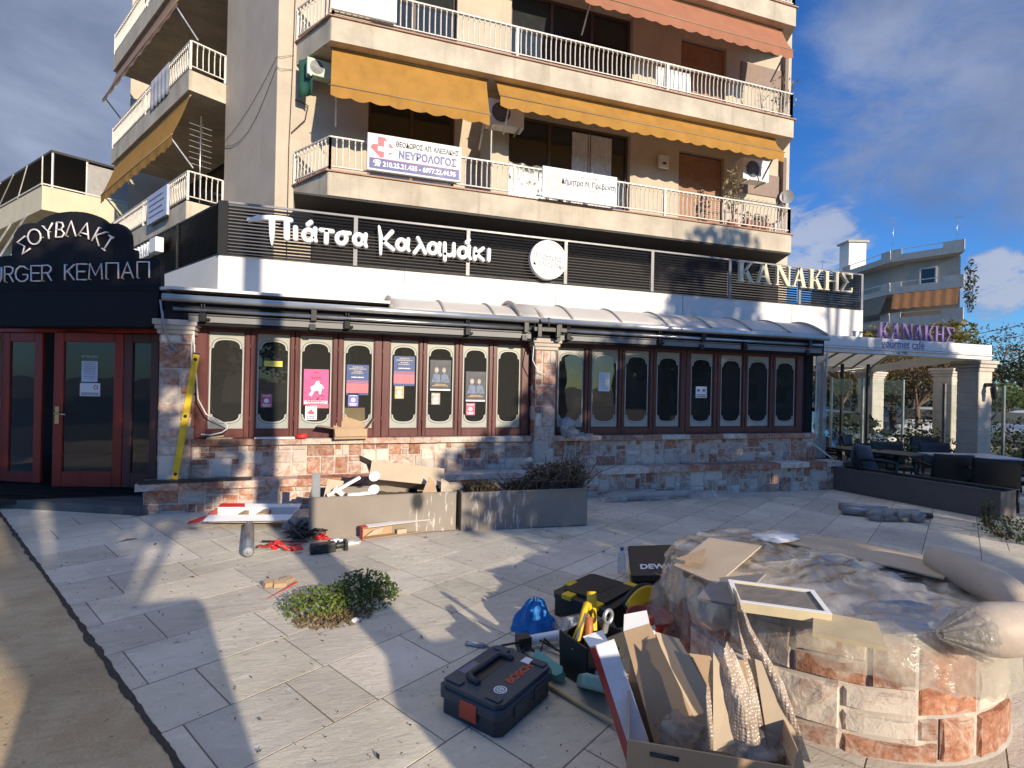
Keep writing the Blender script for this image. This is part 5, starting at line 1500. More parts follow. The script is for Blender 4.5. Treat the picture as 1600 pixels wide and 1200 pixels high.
# ---------------------------------------------------------------- trees
def tree(name, label, base, h, crowns, m, leaves, size, seed, trunk_r=0.14, group='trees', dens=(2.2, 1.0, -0.12), tone=(0.45, 1.25), limbs=True):
    base = Vector(base); rng = random.Random(seed)
    t = thing(name, label, 'tree', base, group)
    mb = MB()
    fork = base+V(rng.uniform(-.15,.15), rng.uniform(-.15,.15), h*0.42)
    mid = base.lerp(fork, 0.5)+V(rng.uniform(-.06,.06), rng.uniform(-.06,.06), 0)
    mb.tube([base, base+V(0,0,0.25), mid, fork], trunk_r, 10, 0, True, rad=[trunk_r*1.35, trunk_r*1.05, trunk_r*0.9, trunk_r*0.75])
    mb.build('trunk', m_trunk, t)
    mb = MB()
    for c, r_ in crowns:
        c = base+Vector(c)
        for k in range(5):
            e = c+V(rng.uniform(-.7,.7)*r_[0], rng.uniform(-.7,.7)*r_[1], rng.uniform(-.3,.7)*r_[2])
            m1 = fork.lerp(e, 0.5)+V(rng.uniform(-.2,.2), rng.uniform(-.2,.2), rng.uniform(0,.25))
            mb.tube([fork, m1, e], 0.05, 6, 0, False, rad=[trunk_r*0.5, trunk_r*0.28, trunk_r*0.08])
            for q in range(3):
                s_ = m1.lerp(e, rng.uniform(0.2, 0.9)); e2 = s_+V(rng.gauss(0,1), rng.gauss(0,1), rng.gauss(0.4,0.8)).normalized()*r_[0]*0.45
                mb.tube([s_, (s_+e2)/2+V(0,0,.05), e2], 0.02, 4, 0, False, rad=[trunk_r*0.16, trunk_r*0.1, trunk_r*0.03])
    mb.build('limbs', m_trunk, t)
    if m is not None:
        mb = MB()
        tot = sum(r_[0]*r_[1]*r_[2] for _, r_ in crowns)
        for i, (c, r_) in enumerate(crowns):
            n_ = int(leaves*(r_[0]*r_[1]*r_[2])/tot)
            leaf_cloud(mb, base+Vector(c), r_, n_, size, rng, tone=tone, dens=(dens[0], dens[1]+i*1.7, dens[2]))
        mb.build('crown', m, t)
    return t
m_leafg = mat_leaf('green_leaf', (0.055, 0.085, 0.025), (0.10, 0.13, 0.04))
m_leafy = mat_leaf('yellowing_leaf', (0.30, 0.22, 0.035), (0.12, 0.13, 0.03), 1.2)
m_leafd = mat_leaf('dark_leaf', (0.028, 0.045, 0.02), (0.05, 0.07, 0.028))
m_leafb = mat_leaf('brown_leaf', (0.17, 0.11, 0.055), (0.09, 0.075, 0.035), 1.5)
def gnd(p): return V(p.x, p.y, -0.5)
tree('street_tree', 'yellowing tree just behind the first purple letters on the cafe beam', gnd(CW(16.7, 24)), 4.6, [((0,0,3.9),(1.5,1.5,1.3)),((-0.9,0.3,3.0),(1.2,1.2,0.9))], m_leafy, 2600, 0.11, 51, 0.12, 'street trees beyond the cafe')
tree('street_tree', 'yellowing tree behind the middle of the cafe beam', gnd(CW(18.9, 25)), 4.2, [((0,0,3.6),(1.6,1.6,1.2)),((0.6,0.2,2.9),(1.2,1.2,0.9))], m_leafy, 2200, 0.11, 52, 0.12, 'street trees beyond the cafe')
tree('street_tree', 'yellow green tree rising above the right end of the cafe beam', gnd(CW(20.6, 25)), 5.0, [((0,0,4.3),(1.25,1.25,1.25)),((0.9,0,5.1),(0.7,0.7,0.6)),((-0.4,0,3.2),(1.2,1.2,0.9))], m_leafy, 2400, 0.12, 53, 0.12, 'street trees beyond the cafe')
tree('street_tree', 'brownish tree glimpsed beneath the left of the cafe roof', gnd(CW(13.6, 22)), 3.6, [((0,0,2.9),(1.6,1.5,0.9)),((0.9,0,2.5),(1.2,1.2,0.8))], m_leafb, 2600, 0.09, 54, 0.11, 'street trees beyond the cafe')
tree('street_tree', 'brownish tree glimpsed beneath the middle of the cafe roof', gnd(CW(16.4, 21)), 3.6, [((0,0,2.8),(1.8,1.5,0.9)),((0.8,0,2.6),(1.2,1.2,0.8))], m_leafb, 2600, 0.09, 55, 0.11, 'street trees beyond the cafe')
tree('bare_tree', 'big bare grey tree at the right edge behind the cafe', gnd(CW(33.5, 36)), 7.5, [((0,0,4.6),(3.0,3.0,2.4)),((2.0,0,3.6),(2.6,2.6,2.0)),((-2.0,0.5,3.4),(2.0,2.0,1.6))], m_leafb, 3600, 0.10, 56, 0.2, 'dark trees at the right edge', dens=(2.6, 1.0, -0.02), tone=(0.35, 0.9))
tree('bare_tree', 'second bare grey tree half hidden by the first at the right edge', gnd(CW(37, 38)), 7.5, [((0,0,4.8),(3.0,3.0,2.5)),((2.0,0,3.4),(2.6,2.6,2.2))], m_leafb, 3600, 0.10, 57, 0.2, 'dark trees at the right edge', dens=(2.6, 1.0, -0.02), tone=(0.35, 0.9))
tree('round_tree', 'low round yellow green tree under the dark trees at the right edge', gnd(CW(22.6, 24)), 2.6, [((0,0,1.9),(1.35,1.3,0.75))], m_leafg, 1800, 0.09, 58, 0.1, 'dark trees at the right edge', tone=(0.8, 2.2))
rngt = random.Random(99)
tree('dark_tree', 'dense dark evergreen filling the right edge behind the parked cars', gnd(CW(27.5, 28)), 4.2, [((0,0,2.5),(2.4,2.0,1.6)),((1.6,0,2.8),(2.2,2.0,1.8)),((3.6,0,2.6),(2.4,2.0,1.9))], m_leafd, 5200, 0.13, 59, 0.2, 'dark trees at the right edge')
tree('dark_tree', 'dark evergreen in the shade behind the cafe tables', gnd(CW(20.0, 27.5)), 3.4, [((0,0,2.0),(2.6,1.6,1.1)),((-2.6,0,1.9),(2.4,1.6,1.0)),((-5.0,0,2.0),(2.4,1.6,1.1)),((2.4,0,1.9),(2.0,1.5,1.0))], m_leafd, 5200, 0.13, 60, 0.18, 'dark trees at the right edge')
# hedge and bushes beside the terrace
def bush(name, label, c, r_, n_, size, m, seed, cat='bush', group=None, tone=(0.5, 1.3)):
    c = Vector(c); t = thing(name, label, cat, V(c.x, c.y, c.z-r_[2]), group); rng = random.Random(seed)
    mb = MB()
    for k in range(9):
        e = c+V(rng.uniform(-.7,.7)*r_[0], rng.uniform(-.7,.7)*r_[1], rng.uniform(-.2,.7)*r_[2]); mb.tube([V(c.x+(e.x-c.x)*0.5, c.y+(e.y-c.y)*0.5, c.z-r_[2]), e], 0.012, 5)
    mb.build('stem', m_trunk, t)
    mb = MB(); leaf_cloud(mb, c, r_, n_, size, rng, tone=tone, dens=(2.5, seed, -0.2)); mb.build('leaves', m, t)
    return t
bush('bush', 'dark green bush behind the long grey cafe table', CW(9.3, 12.6, 0.1), (1.3, 0.7, 0.45), 1500, 0.045, m_leafg, 61, group='bushes beside the cafe terrace')
bush('bush', 'dark green bush at the foot of the sunlit cafe pillar', CW(11.3, 12.8, 0.05), (1.3, 0.7, 0.5), 1500, 0.045, m_leafg, 62, group='bushes beside the cafe terrace')
bush('bush', 'dark green bush at the far right edge of the cafe terrace', CW(11.6, 11.2, 0.0), (1.3, 0.8, 0.45), 1500, 0.045, m_leafg, 63, group='bushes beside the cafe terrace')
for i, (lat, lb) in enumerate(((7.6, 'dark bush behind the terrace nearest the restaurant'), (10.2, 'dark bush behind the terrace, second from the restaurant'), (12.8, 'dark bush behind the terrace near the rear pillars'), (15.4, 'dark bush behind the terrace beyond the front pillar'))):
    bush('bush', lb, CW(lat, 15.8, 0.15), (1.6, 0.8, 0.75), 1500, 0.07, m_leafd, 160+i, group='bushes beside the cafe terrace')
bush('weed_patch', 'low green weeds at the near end of the long brown trough', (7.55, 4.0, -0.02), (0.33, 0.42, 0.13), 900, 0.022, m_leafg, 64, 'weeds', group='weeds growing in the paving')
bush('weed_patch', 'wispy weed against the end of the long brown trough', (8.02, 4.55, 0.02), (0.10, 0.10, 0.2), 160, 0.022, m_leafg, 65, 'weeds', group='weeds growing in the paving')

# ---------------------------------------------------------------- parked cars
m_tyre = mat('tyre', (0.02, 0.02, 0.02), 0.85)
def make_car(label, T, paint):
    t = thing('parked_car', label, 'car', (0,0,0), 'cars parked beyond the cafe')
    prof = [(-2.1,0.35),(-2.12,0.62),(-2.0,0.78),(-1.15,0.92),(-0.55,1.38),(0.1,1.47),(0.9,1.44),(1.55,1.12),(2.0,1.0),(2.1,0.7),(2.08,0.35)]
    mb = MB()
    def sec(u, v):
        i = u*(len(prof)-1); k = min(int(i), len(prof)-2); f = i-k
        x = prof[k][0]+(prof[k+1][0]-prof[k][0])*f; z = prof[k][1]+(prof[k+1][1]-prof[k][1])*f
        s_ = (v-0.5)*2
        wid = 0.86-0.16*max(0, (z-0.9)/0.55)
        zz = 0.32+(z-0.32)*(1-abs(s_)**6*1.0)
        return V(x, wid*s_*(1 if abs(s_) < .98 else 1), zz)
    mb.grid(sec, 40, 20); mb.build('body', paint, t)
    mb = MB()
    for s_ in (-1, 1):
        mb.add([(-0.95, s_*0.80, 0.98),(1.35, s_*0.80, 1.02),(0.85, s_*0.73, 1.36),(-0.45, s_*0.73, 1.34)], [(0,1,2,3),(3,2,1,0)])
    mb.build('side_window', m_darkglass, t)
    mb = MB(); mb.add([(-1.10,-0.66,0.97),(-1.10,0.66,0.97),(-0.58,0.6,1.385),(-0.58,-0.6,1.385)], [(0,1,2,3),(3,2,1,0)]); mb.build('windscreen', m_darkglass, t)
    mb = MB(); mb.add([(1.50,-0.64,1.17),(1.50,0.64,1.17),(0.98,0.58,1.45),(0.98,-0.58,1.45)], [(0,1,2,3),(3,2,1,0)]); mb.build('rear_window', m_darkglass, t)
    for x in (-1.3, 1.3):
        for s_ in (-1, 1):
            mb = MB(); mb.cyl((x, s_*0.70, 0.31), (x, s_*0.88, 0.31), 0.31, 20); w = mb.build('wheel', m_tyre, t, bevel=0.03)
            mb = MB(); mb.cyl((x, s_*0.87, 0.31), (x, s_*0.895, 0.31), 0.2, 14); mb.build('rim', m_alu, w)
    for s_ in (-1, 1):
        mb = MB(); mb.blob((-2.02, s_*0.62, 0.68), (0.1, 0.17, 0.08), 0, 2, 0); mb.build('headlight', m_whiteflat, t)
        mb = MB(); mb.blob((2.03, s_*0.66, 0.82), (0.06, 0.14, 0.09), 0, 2, 0); mb.build('tail_light', m_redp, t)
    t.location = T.to_translation(); t.rotation_euler = T.to_euler()
    return t
m_carw = mat('white_car_paint', (0.72, 0.73, 0.74), 0.25, var=0.02, coat=0.5)
m_carb = mat('dark_car_paint', (0.03, 0.035, 0.045), 0.25, var=0.02, coat=0.5)
m_cars = mat('silver_blue_paint', (0.22, 0.27, 0.34), 0.25, 0.4, var=0.02, coat=0.5)
def cp(lat, dep, rz): return rotz(CW(lat, dep, -0.5), rz)
make_car('white car parked at the right edge under the trees', cp(20.0, 20.5, R(10)), m_carw)
make_car('dark car parked in front of the white car at the right edge', cp(19.6, 18.2, R(12)), m_carb)
make_car('silver blue car glimpsed between the cafe posts on the left', cp(10.9, 17.5, R(60)), m_cars)
make_car('white car glimpsed behind the middle of the cafe terrace', cp(17.6, 22.5, R(30)), m_carw)

# ---------------------------------------------------------------- neighbouring buildings
def slabprism(mb, pts, z0, z1, mi=0): mb.prism([(p.x, p.y) for p in pts], z0, z1, mi)
m_nb = mat_concrete('neighbour_concrete', (0.56, 0.52, 0.45), 0.1, 0.2)
m_nbw = mat_concrete('neighbour_wall', (0.42, 0.395, 0.35), 0.08, 0.2)
nb = thing('apartment_building', 'distant grey concrete apartment block with an orange awning, behind the cafe', 'building', (47, 35, -0.5))
K, Q, LE = V(45.5, 33.5, 0), V(47.2, 28.8, 0), V(49.8, 46.8, 0)
a = (Q-K).normalized(); inn = V(-a.y, a.x, 0); 
b = (LE-K).normalized()
if inn.dot(b) < 0: inn = -inn
inn2 = V(-b.y, b.x, 0)
if inn2.dot(a) < 0: inn2 = -inn2
far = Q+inn*14
sd2 = (Q.normalized()-a*0.25).normalized(); far = Q+sd2*12
Kw = K+inn*1.3+a*0.7; Qw = Q+inn*1.3-a*0.5; LEw = LE+inn2*1.2
mb = MB(); slabprism(mb, [Kw, Qw, Qw+sd2*11, LEw+sd2*4, LEw], -0.5, 13.2); mb.build('wall', m_nbw, nb)
for (z0, z1) in ((12.95, 13.97), (10.13, 11.16), (7.27, 8.5), (4.4, 5.5)):
    mb = MB(); slabprism(mb, [K, Q, far, LE], z0, z0+0.22); mb.build('balcony_slab', m_nb, nb)
    for (p, q, w) in ((K, K+a*0.8, 0.0), (K+a*0.8, K+a*3.6, -0.45), (K+a*3.6, Q, 0.0), (K+b*0.15, K+b*1.2, 0), (K+b*1.2, K+b*5.5, -0.5), (K+b*5.5, K+b*6.7, 0), (K+b*6.7, LE, -0.5)):
        d = (q-p).normalized(); n_ = inn if abs(d.dot(a)) > 0.9 else inn2
        mb = MB(); slabprism(mb, [p+d*0.01, q-d*0.01, q-d*0.01+n_*0.14, p+d*0.01+n_*0.14], z0+0.221, z1+w); mb.build('balcony_parapet', m_nb, nb)
        if w < 0:
            mb = MB(); mb.bar(p+n_*0.07+V(0,0,z1-0.04), q+n_*0.07+V(0,0,z1-0.04), 0.06, 0.06); mb.build('balcony_rail', m_white, nb)
mb = MB()
p = Kw+a*1.1-inn*0.02; q = Kw+a*2.2-inn*0.02
for z in (10.9,): mb.add([p+V(0,0,z), q+V(0,0,z), q+V(0,0,z+1.35), p+V(0,0,z+1.35)], [(0,1,2,3),(3,2,1,0)])
w_ = mb.build('window', m_darkglass, nb)
mb = MB()
for (s_, e_) in ((p, q),):
    for z in (10.9, 12.25): mb.bar(s_-inn*0.03+V(0,0,z), e_-inn*0.03+V(0,0,z), 0.08, 0.12)
    for x in (s_, e_): mb.bar(x-inn*0.03+V(0,0,10.9), x-inn*0.03+V(0,0,12.25), 0.12, 0.08, inn)
mb.build('window_frame', m_white, w_)
mb = MB(); slabprism(mb, [LEw-b*4.5+inn2*1.2, LEw-b*2.9+inn2*1.2, LEw-b*2.9+inn2*3, LEw-b*4.5+inn2*3], 13.2, 17.3); mb.build('stair_tower', m_white, nb)
mb = MB(); slabprism(mb, [LEw-b*4.7+inn2*1.0, LEw-b*2.7+inn2*1.0, LEw-b*2.7+inn2*3.2, LEw-b*4.7+inn2*3.2], 17.3, 17.5); mb.build('tower_roof', m_nbw, nb)
mb = MB(); mb.grid(lambda u, v: K+a*(0.25+4.5*u)-inn*(0.05+0.5*v)+V(0,0,10.08-1.35*v+0.03*math.sin(u*40)), 40, 4)
aw = thing('balcony_awning', 'orange awning on the distant grey apartment block', 'awning', K+V(0,0,9)); mb.build('fabric', mat_fabric('orange_awning', (0.60, 0.28, 0.12), 0.25), aw)
mb = MB(); mb.grid(lambda u, v: K+b*(0.3+5.5*u)-inn2*(0.05+0.6*v)+V(0,0,10.05-1.6*v), 20, 4)
aw = thing('balcony_awning', 'grey green awning on the shaded side of the distant apartment block', 'awning', K+b*3+V(0,0,9)); mb.build('fabric', mat_fabric('grey_awning', (0.22, 0.21, 0.17), 0.15), aw)
aerial('aerial on the right roof corner of the distant apartment block', Q+inn*0.5+a*-0.6+V(0,0,13.9), V(1,0,0), 0.9, 5, 0.7, 2.2)
aerial('long thin aerial on the roof above the corner of the distant block', K+inn*0.5+V(0,0,13.9), V(0,1,0), 0.6, 3, 0.5, 3.2)
aerial('aerial beside the white stair tower of the distant block', LEw-b*1.0+inn2*0.5+V(0,0,13.6), V(1,0,0), 2.4, 6, 0.8, 2.6)
bush('roof_plant', 'shaggy creeper hanging at the right corner of the distant apartment block', Q+V(0.3,-0.2,10.3)+inn*0.5, (0.5,0.5,2.2), 350, 0.14, m_leafd, 71, 'plant')

nl = thing('apartment_building', 'low beige neighbouring building with dark roof awning at the left edge', 'building', (-10, 25, -0.5))
c = V(-9.8, 22.1, 0); u = uR; w = V(math.sin(R(-38.5)), math.cos(R(-38.5)), 0)
m_beige = mat_concrete('beige_paint', (0.60, 0.53, 0.38), 0.06, 0.2, (0.35,0.3,0.2))
inn = V(-u.y, u.x, 0); inn = inn if inn.dot(w) > 0 else -inn
cw_ = c+u*0.9+w*1.1
mb = MB(); slabprism(mb, [cw_, cw_+u*8, cw_+u*8+w*12, cw_+w*12], -0.5, 7.3); mb.build('wall', m_beige, nl)
for (z0, z1) in ((7.3, 8.0), (4.3, 5.0)):
    mb = MB(); slabprism(mb, [c, c+u*9, c+u*9+w*14, c+w*14], z0-0.12, z0+0.08); mb.build('balcony_slab', m_beige, nl)
    mb = MB(); slabprism(mb, [c, c+u*9, c+u*9+inn*0.15, c+inn*0.15], z0+0.081, z1); slabprism(mb, [c+inn*0.16, c+inn*0.16+u*0.15, c+w*14+u*0.15, c+w*14], z0+0.081, z1); mb.build('balcony_parapet', m_beige, nl)
    mb = MB(); mb.bar(c+V(0,0,z1+0.06), c+u*9+V(0,0,z1+0.06), 0.04, 0.04); mb.bar(c+V(0,0,z1+0.06), c+w*14+V(0,0,z1+0.06), 0.04, 0.04)
    for k in range(5): mb.bar(c+w*(2.6*k)+V(0,0,z1), c+w*(1.6*k)+V(0,0,z1+1.0), 0.03, 0.03, (1,0,0))
    mb.build('balcony_rail', m_rail, nl)
mb = MB(); slabprism(mb, [cw_+u*1.6+inn, cw_+u*8+inn, cw_+u*8+w*9, cw_+u*1.6+w*9], 7.3, 9.2); mb.build('roof_room', m_dark, nl)
mb = MB(); slabprism(mb, [c+u*0.25+inn*0.2, c+u*2.95+inn*0.2, c+u*2.95+w*11, c+u*0.25+w*11], 9.28, 9.36); mb.build('roof_awning', mat('dark_canvas', (0.05,0.045,0.045), 0.85), nl)
mb = MB(); mb.quad(c+u*1.25+inn*0.22+V(0,0,8.02), c+u*2.9+inn*0.22+V(0,0,8.02), c+u*2.9+inn*0.22+V(0,0,9.2), c+u*1.25+inn*0.22+V(0,0,9.2)); mb.build('wind_screen', mat('grey_screen', (0.33,0.31,0.29), 0.8), nl, solid=0.02)
mb = MB()
for k in (0.3, 1.25, 2.9): mb.bar(c+u*k+inn*0.25+V(0,0,7.95), c+u*k+inn*0.25+V(0,0,9.3), 0.05, 0.05, (1,0,0))
mb.build('awning_post', m_white, nl)
mb = MB(); slabprism(mb, [c+u*3.0+inn*0.9, c+u*7.5+inn*0.9, c+u*7.5+inn*6, c+u*3.0+inn*6], 7.3, 9.9); mb.build('attic', m_beige, nl)
mb = MB(); slabprism(mb, [c+u*3.4+inn*1.4, c+u*3.9+inn*1.4, c+u*3.9+inn*1.9, c+u*3.4+inn*1.9], 9.9, 10.5); slabprism(mb, [c+u*3.33+inn*1.33, c+u*3.97+inn*1.33, c+u*3.97+inn*1.97, c+u*3.33+inn*1.97], 10.6, 10.7); mb.build('chimney', m_nbw, nl)
mb = MB()
for k in (0.6, 2.2, 4.0): mb.bar(c+w*k+inn*0.1+u*-0.2+V(0,0,7.1), c+w*k-u*0.9+V(0,0,5.4), 0.05, 0.05)
mb.build('awning_arm', m_steel, nl)
mb = MB(); slabprism(mb, [V(-27,40,0), V(-22,38.5,0), V(-20,46,0), V(-26,48,0)], -0.5, 13.6)
hb = mb.build('white_house', m_white); tag(hb, 'plain white house end showing above the roofs at the far left edge', 'house')
mb = MB(); mb.tube([V(-5.45, 8.35, 2.7), V(-5.9, 8.9, 2.95), V(-6.4, 9.6, 3.0)], 0.25, 8)
wh = thing('overhead_wires', 'two overhead wires crossing the sky at the far right', 'wire', CW(30, 30, 5))
for (z0, z1) in ((4.9, 6.0), (4.3, 5.4)):
    mb = MB(); mb.tube([CW(21, 30, z0-0.5), CW(26, 30, z0), CW(31, 30, z1), CW(36, 30, z1+1.1)], 0.02, 5); mb.build('wire', m_black, wh)
bush('tree_top', 'green tree top peeping between the roofs at the left edge', CW(-17.3, 17.5, 4.0), (0.7,0.7,1.2), 900, 0.08, m_leafg, 73, 'tree')

# ---------------------------------------------------------------- behind the camera: what throws the long shadows
tree('street_tree', 'tall street tree behind the viewer shading the cafe terrace', (14.6, -7.0, -0.5), 9.5,
     [((-3.1,0.2,8.9),(1.05,1.3,0.85)),((-2.4,0,7.4),(1.2,1.5,0.9)),((-0.9,0,7.05),(1.4,1.6,1.05)),((0.8,0,7.2),(1.4,1.6,1.2)),((1.5,0,7.7),(0.9,1.2,0.6)),((2.2,0,5.6),(1.4,1.6,1.1)),((3.6,0,6.0),(1.2,1.5,1.0)),((-1.6,0.3,5.9),(1.5,1.6,0.9)),((0.4,0.2,5.6),(1.6,1.6,0.9)),((-0.3,0.4,11.6),(1.15,0.9,0.36)),((4.6,0.0,5.2),(1.0,1.3,0.8))], m_leafg, 13000, 0.15, 81, 0.24, 'street trees behind the viewer', dens=(1.5, 1.0, -0.55))
tree('street_tree', 'spreading street tree behind the viewer in front of the right windows', (8.6, -5.2, -0.5), 7.6,
     [((-0.6,0,5.9),(1.5,1.5,1.15)),((1.5,0,7.35),(1.6,1.4,0.6)),((3.1,0,7.3),(1.4,1.4,0.65)),((4.4,0,7.0),(1.0,1.3,0.6)),((0.8,0.2,6.0),(1.5,1.5,1.15)),((2.2,0,5.9),(1.4,1.5,1.15)),((3.4,0,5.7),(1.3,1.5,1.1)),((-1.9,0.3,5.0),(1.3,1.4,0.75)),((-3.0,0.2,4.75),(0.95,1.3,0.62)),
      ((-2.6,0,4.2),(1.0,1.3,0.45)),((-1.0,0,4.6),(1.5,1.5,0.75)),((0.8,0,4.6),(1.5,1.5,0.7)),((2.6,0,4.5),(1.5,1.5,0.7)),((4.6,0,5.0),(1.4,1.5,1.2)),((-1.4,1.2,3.9),(1.2,1.0,0.4)),((0.8,1.2,3.95),(1.4,1.0,0.4))], m_leafg, 13500, 0.15, 82, 0.2, 'street trees behind the viewer', dens=(1.5, 1.0, -0.42))
tree('street_tree', 'street tree behind the viewer shading the corner entrance', (1.6, -5.6, -0.5), 8.2,
     [((-0.6,0,6.3),(1.5,1.6,1.5)),((-1.9,0.2,5.6),(1.3,1.4,1.2)),((0.5,0,5.3),(0.9,1.2,0.7)),((-1.7,0,7.5),(1.5,1.5,0.9)),((-0.2,0,7.5),(1.0,1.4,0.85))], m_leafg, 6500, 0.16, 83, 0.12, 'street trees behind the viewer', dens=(1.8, 1.0, -0.3))
lp = thing('utility_pole', 'plain concrete pole behind the viewer', 'pole', (1.84, -1.2, -0.2))
mb = MB(); mb.tube([(1.84,-1.2,-0.2),(1.84,-1.2,7.6)], 0.14, 14, rad=[0.16, 0.11]); mb.build('shaft', m_conc, lp)
for lb, x, y, ww, hh in (('taller made-up grey cabinet added behind the viewer to cast a shadow', 0.17, -1.0, 0.40, 1.80), ('shorter made-up grey cabinet added behind the viewer to cast a shadow', 0.60, -1.15, 0.42, 1.84)):  # unseen stand-ins, shaped to cast the two-humped shadow at lower left
    t = thing('shadow_cabinet', lb, 'cabinet', (x, y, 0), 'cabinets added behind the viewer for their shadow')
    mb = MB(); mb.box(x-ww/2, x+ww/2, y-0.2, y+0.2, -0.1, hh); mb.build('case', m_grey, t, bevel=0.08, seg=4)
    mb = MB(); mb.box(x-ww/2+0.05, x+ww/2-0.05, y-0.212, y-0.2, 0.15, hh-0.15); mb.build('door', m_grey, t)
sp = thing('shadow_post', 'thin steel post added between the shadow casting cabinets behind the viewer', 'post', (0.26, -1.3, 0))  # unseen post, added for the narrow stem of the same shadow
mb = MB(); mb.cyl((0.22,-1.32,-0.1), (0.22,-1.32,2.9), 0.055, 10); mb.build('tube', m_steel, sp)

for lb, x, ww, hh in (('tall made-up green bin added behind the viewer to cast shade', 1.72, 0.54, 1.32), ('lower made-up green bin added behind the viewer to cast shade', 2.30, 0.56, 1.04)):  # unseen occluders, added to shade the tool case and carton front
    t = thing('shadow_bin', lb, 'bin', (x, -0.62, gz(x)), 'bins added behind the viewer for their shade')
    mb = MB(); z = gz(x)
    mb.add([(x-ww*.42,-0.85,z+.06),(x+ww*.42,-0.85,z+.06),(x+ww*.42,-0.42,z+.06),(x-ww*.42,-0.42,z+.06),(x-ww*.5,-0.92,z+hh-.1),(x+ww*.5,-0.92,z+hh-.1),(x+ww*.5,-0.38,z+hh-.1),(x-ww*.5,-0.38,z+hh-.1)], [(0,3,2,1),(4,5,6,7),(0,1,5,4),(1,2,6,5),(2,3,7,6),(3,0,4,7)])
    m_bin = mat('bin_green', (0.03, 0.09, 0.04), 0.5); mb.build('body', m_bin, t, bevel=0.03)
    mb = MB(); mb.box(x-ww*.52, x+ww*.52, -0.95, -0.36, z+hh-.098, z+hh-.03); mb.build('lid', m_bin, t, bevel=0.03)
    for s_ in (-1, 1):
        mb = MB(); mb.cyl((x+s_*ww*.40, -0.9, z+0.08), (x+s_*ww*.48, -0.9, z+0.08), 0.08, 14); mb.build('wheel', m_tyre, t)

m_bk = mat_concrete('street_block_wall', (0.30, 0.28, 0.25), 0.1, 0.2)  # unseen blocks added to hide the bright horizon from panes and recesses
for lb, x0, x1, y0, hh in (('plain apartment block added behind the viewer on the left, made tall to cut sky light', -40, -9, -34, 15.0), ('plain low apartment block added straight behind the viewer to darken reflections', -4, 20, -38, 8.6), ('plain apartment block added behind the viewer on the right, made tall to cut sky light', 30, 60, -30, 14.0)):
    t = thing('apartment_building', lb, 'building', ((x0+x1)/2, y0, -0.5), 'blocks added behind the viewer to dim sky light')
    mb = MB(); mb.box(x0, x1, y0-10, y0, -0.5, hh); mb.build('wall', m_bk, t)
    for k in range(5):
        mb = MB(); mb.box(x0+1, x1-1, y0, y0+1.2, 2.3+k*2.6-0.2, 2.3+k*2.6) if 2.3+k*2.6 < hh else None
        if mb.v: mb.build('balcony_slab', m_bk, t)
        n_ = int((x1-x0)/4)
        for i in range(n_):
            z = 0.1+k*2.6
            if z+2 > hh: continue
            x = x0+1.5+i*4; mb = MB(); mb.box(x, x+2.0, y0+0.001, y0+0.03, z, z+1.9); mb.build('window', m_darkglass, t)
for i, (x, y, r_) in enumerate(((-16, -19, 2.6), (-9, -21, 2.8), (-2.5, -20, 2.4), (24, -20, 2.8))):
    tree('street_tree', ['dark roadside tree behind the viewer far left', 'dark roadside tree behind the viewer left', 'dark roadside tree straight behind the viewer', 'dark roadside tree behind the viewer far right'][i], (x, y, -0.5), 6.0, [((0,0,3.6),(r_,r_,1.9)),((r_*0.8,0,3.0),(r_*.7,r_*.7,1.4))], m_leafd, 2500, 0.2, 120+i, 0.2, 'street trees behind the viewer')
# ---------------------------------------------------------------- posters and papers on the panes
def paper(name, label, x, z, w, h, m, cat, y=YF+0.083, group=None, T=None):
    T = T or frame((x, y-0.004, z), (1,0,0), (0,0,1))
    t = thing(name, label, cat, T.to_translation(), group)
    mb = MB(T); mb.box(-w/2, w/2, -h/2, h/2, 0.0, 0.0015); mb.build('sheet', m, t)
    return t, T
m_paper = mat('white_paper', (0.78, 0.79, 0.80), 0.7, var=0.02)
m_pink = mat('pink_print', (0.80, 0.10, 0.27), 0.5, var=0.12, scale=9)
m_navy = mat('navy_print', (0.055, 0.09, 0.24), 0.5, var=0.2, scale=8)
m_rose = mat('rose_print', (0.62, 0.16, 0.19), 0.5, var=0.15)
m_drk = mat('dark_print', (0.04, 0.045, 0.06), 0.4, var=0.4, scale=14)
m_skin = mat('pale_print', (0.42, 0.36, 0.30), 0.5, var=0.4, scale=22)
m_blu = mat('dull_blue_print', (0.13, 0.17, 0.26), 0.5, var=0.4, scale=16)
m_viol = mat('violet_print', (0.18, 0.17, 0.50), 0.5, var=0.25, scale=16)
m_orng = mat('tan_print', (0.55, 0.38, 0.20), 0.6, var=0.25, scale=16)
m_lem = mat('lemon_strip', (0.70, 0.62, 0.10), 0.5)
m_mag = mat('magenta_print', (0.45, 0.12, 0.20), 0.5, var=0.3, scale=16)
def lines(t, T, rows, w, m, x0=0, h=0.012, name='print'):
    mb = MB(T)
    rng = random.Random(int(w*1000)+len(rows))
    for z, f in rows:
        x = -w/2*f
        while x < w/2*f-0.004:
            l = min(rng.uniform(0.008, 0.03), w/2*f-x); mb.box(x0+x, x0+x+l, z-h/2, z+h/2, 0.0016, 0.0022); x += l+0.005
    mb.build(name, m, t)
xp = lambda i: sum(LEAF[i])/2
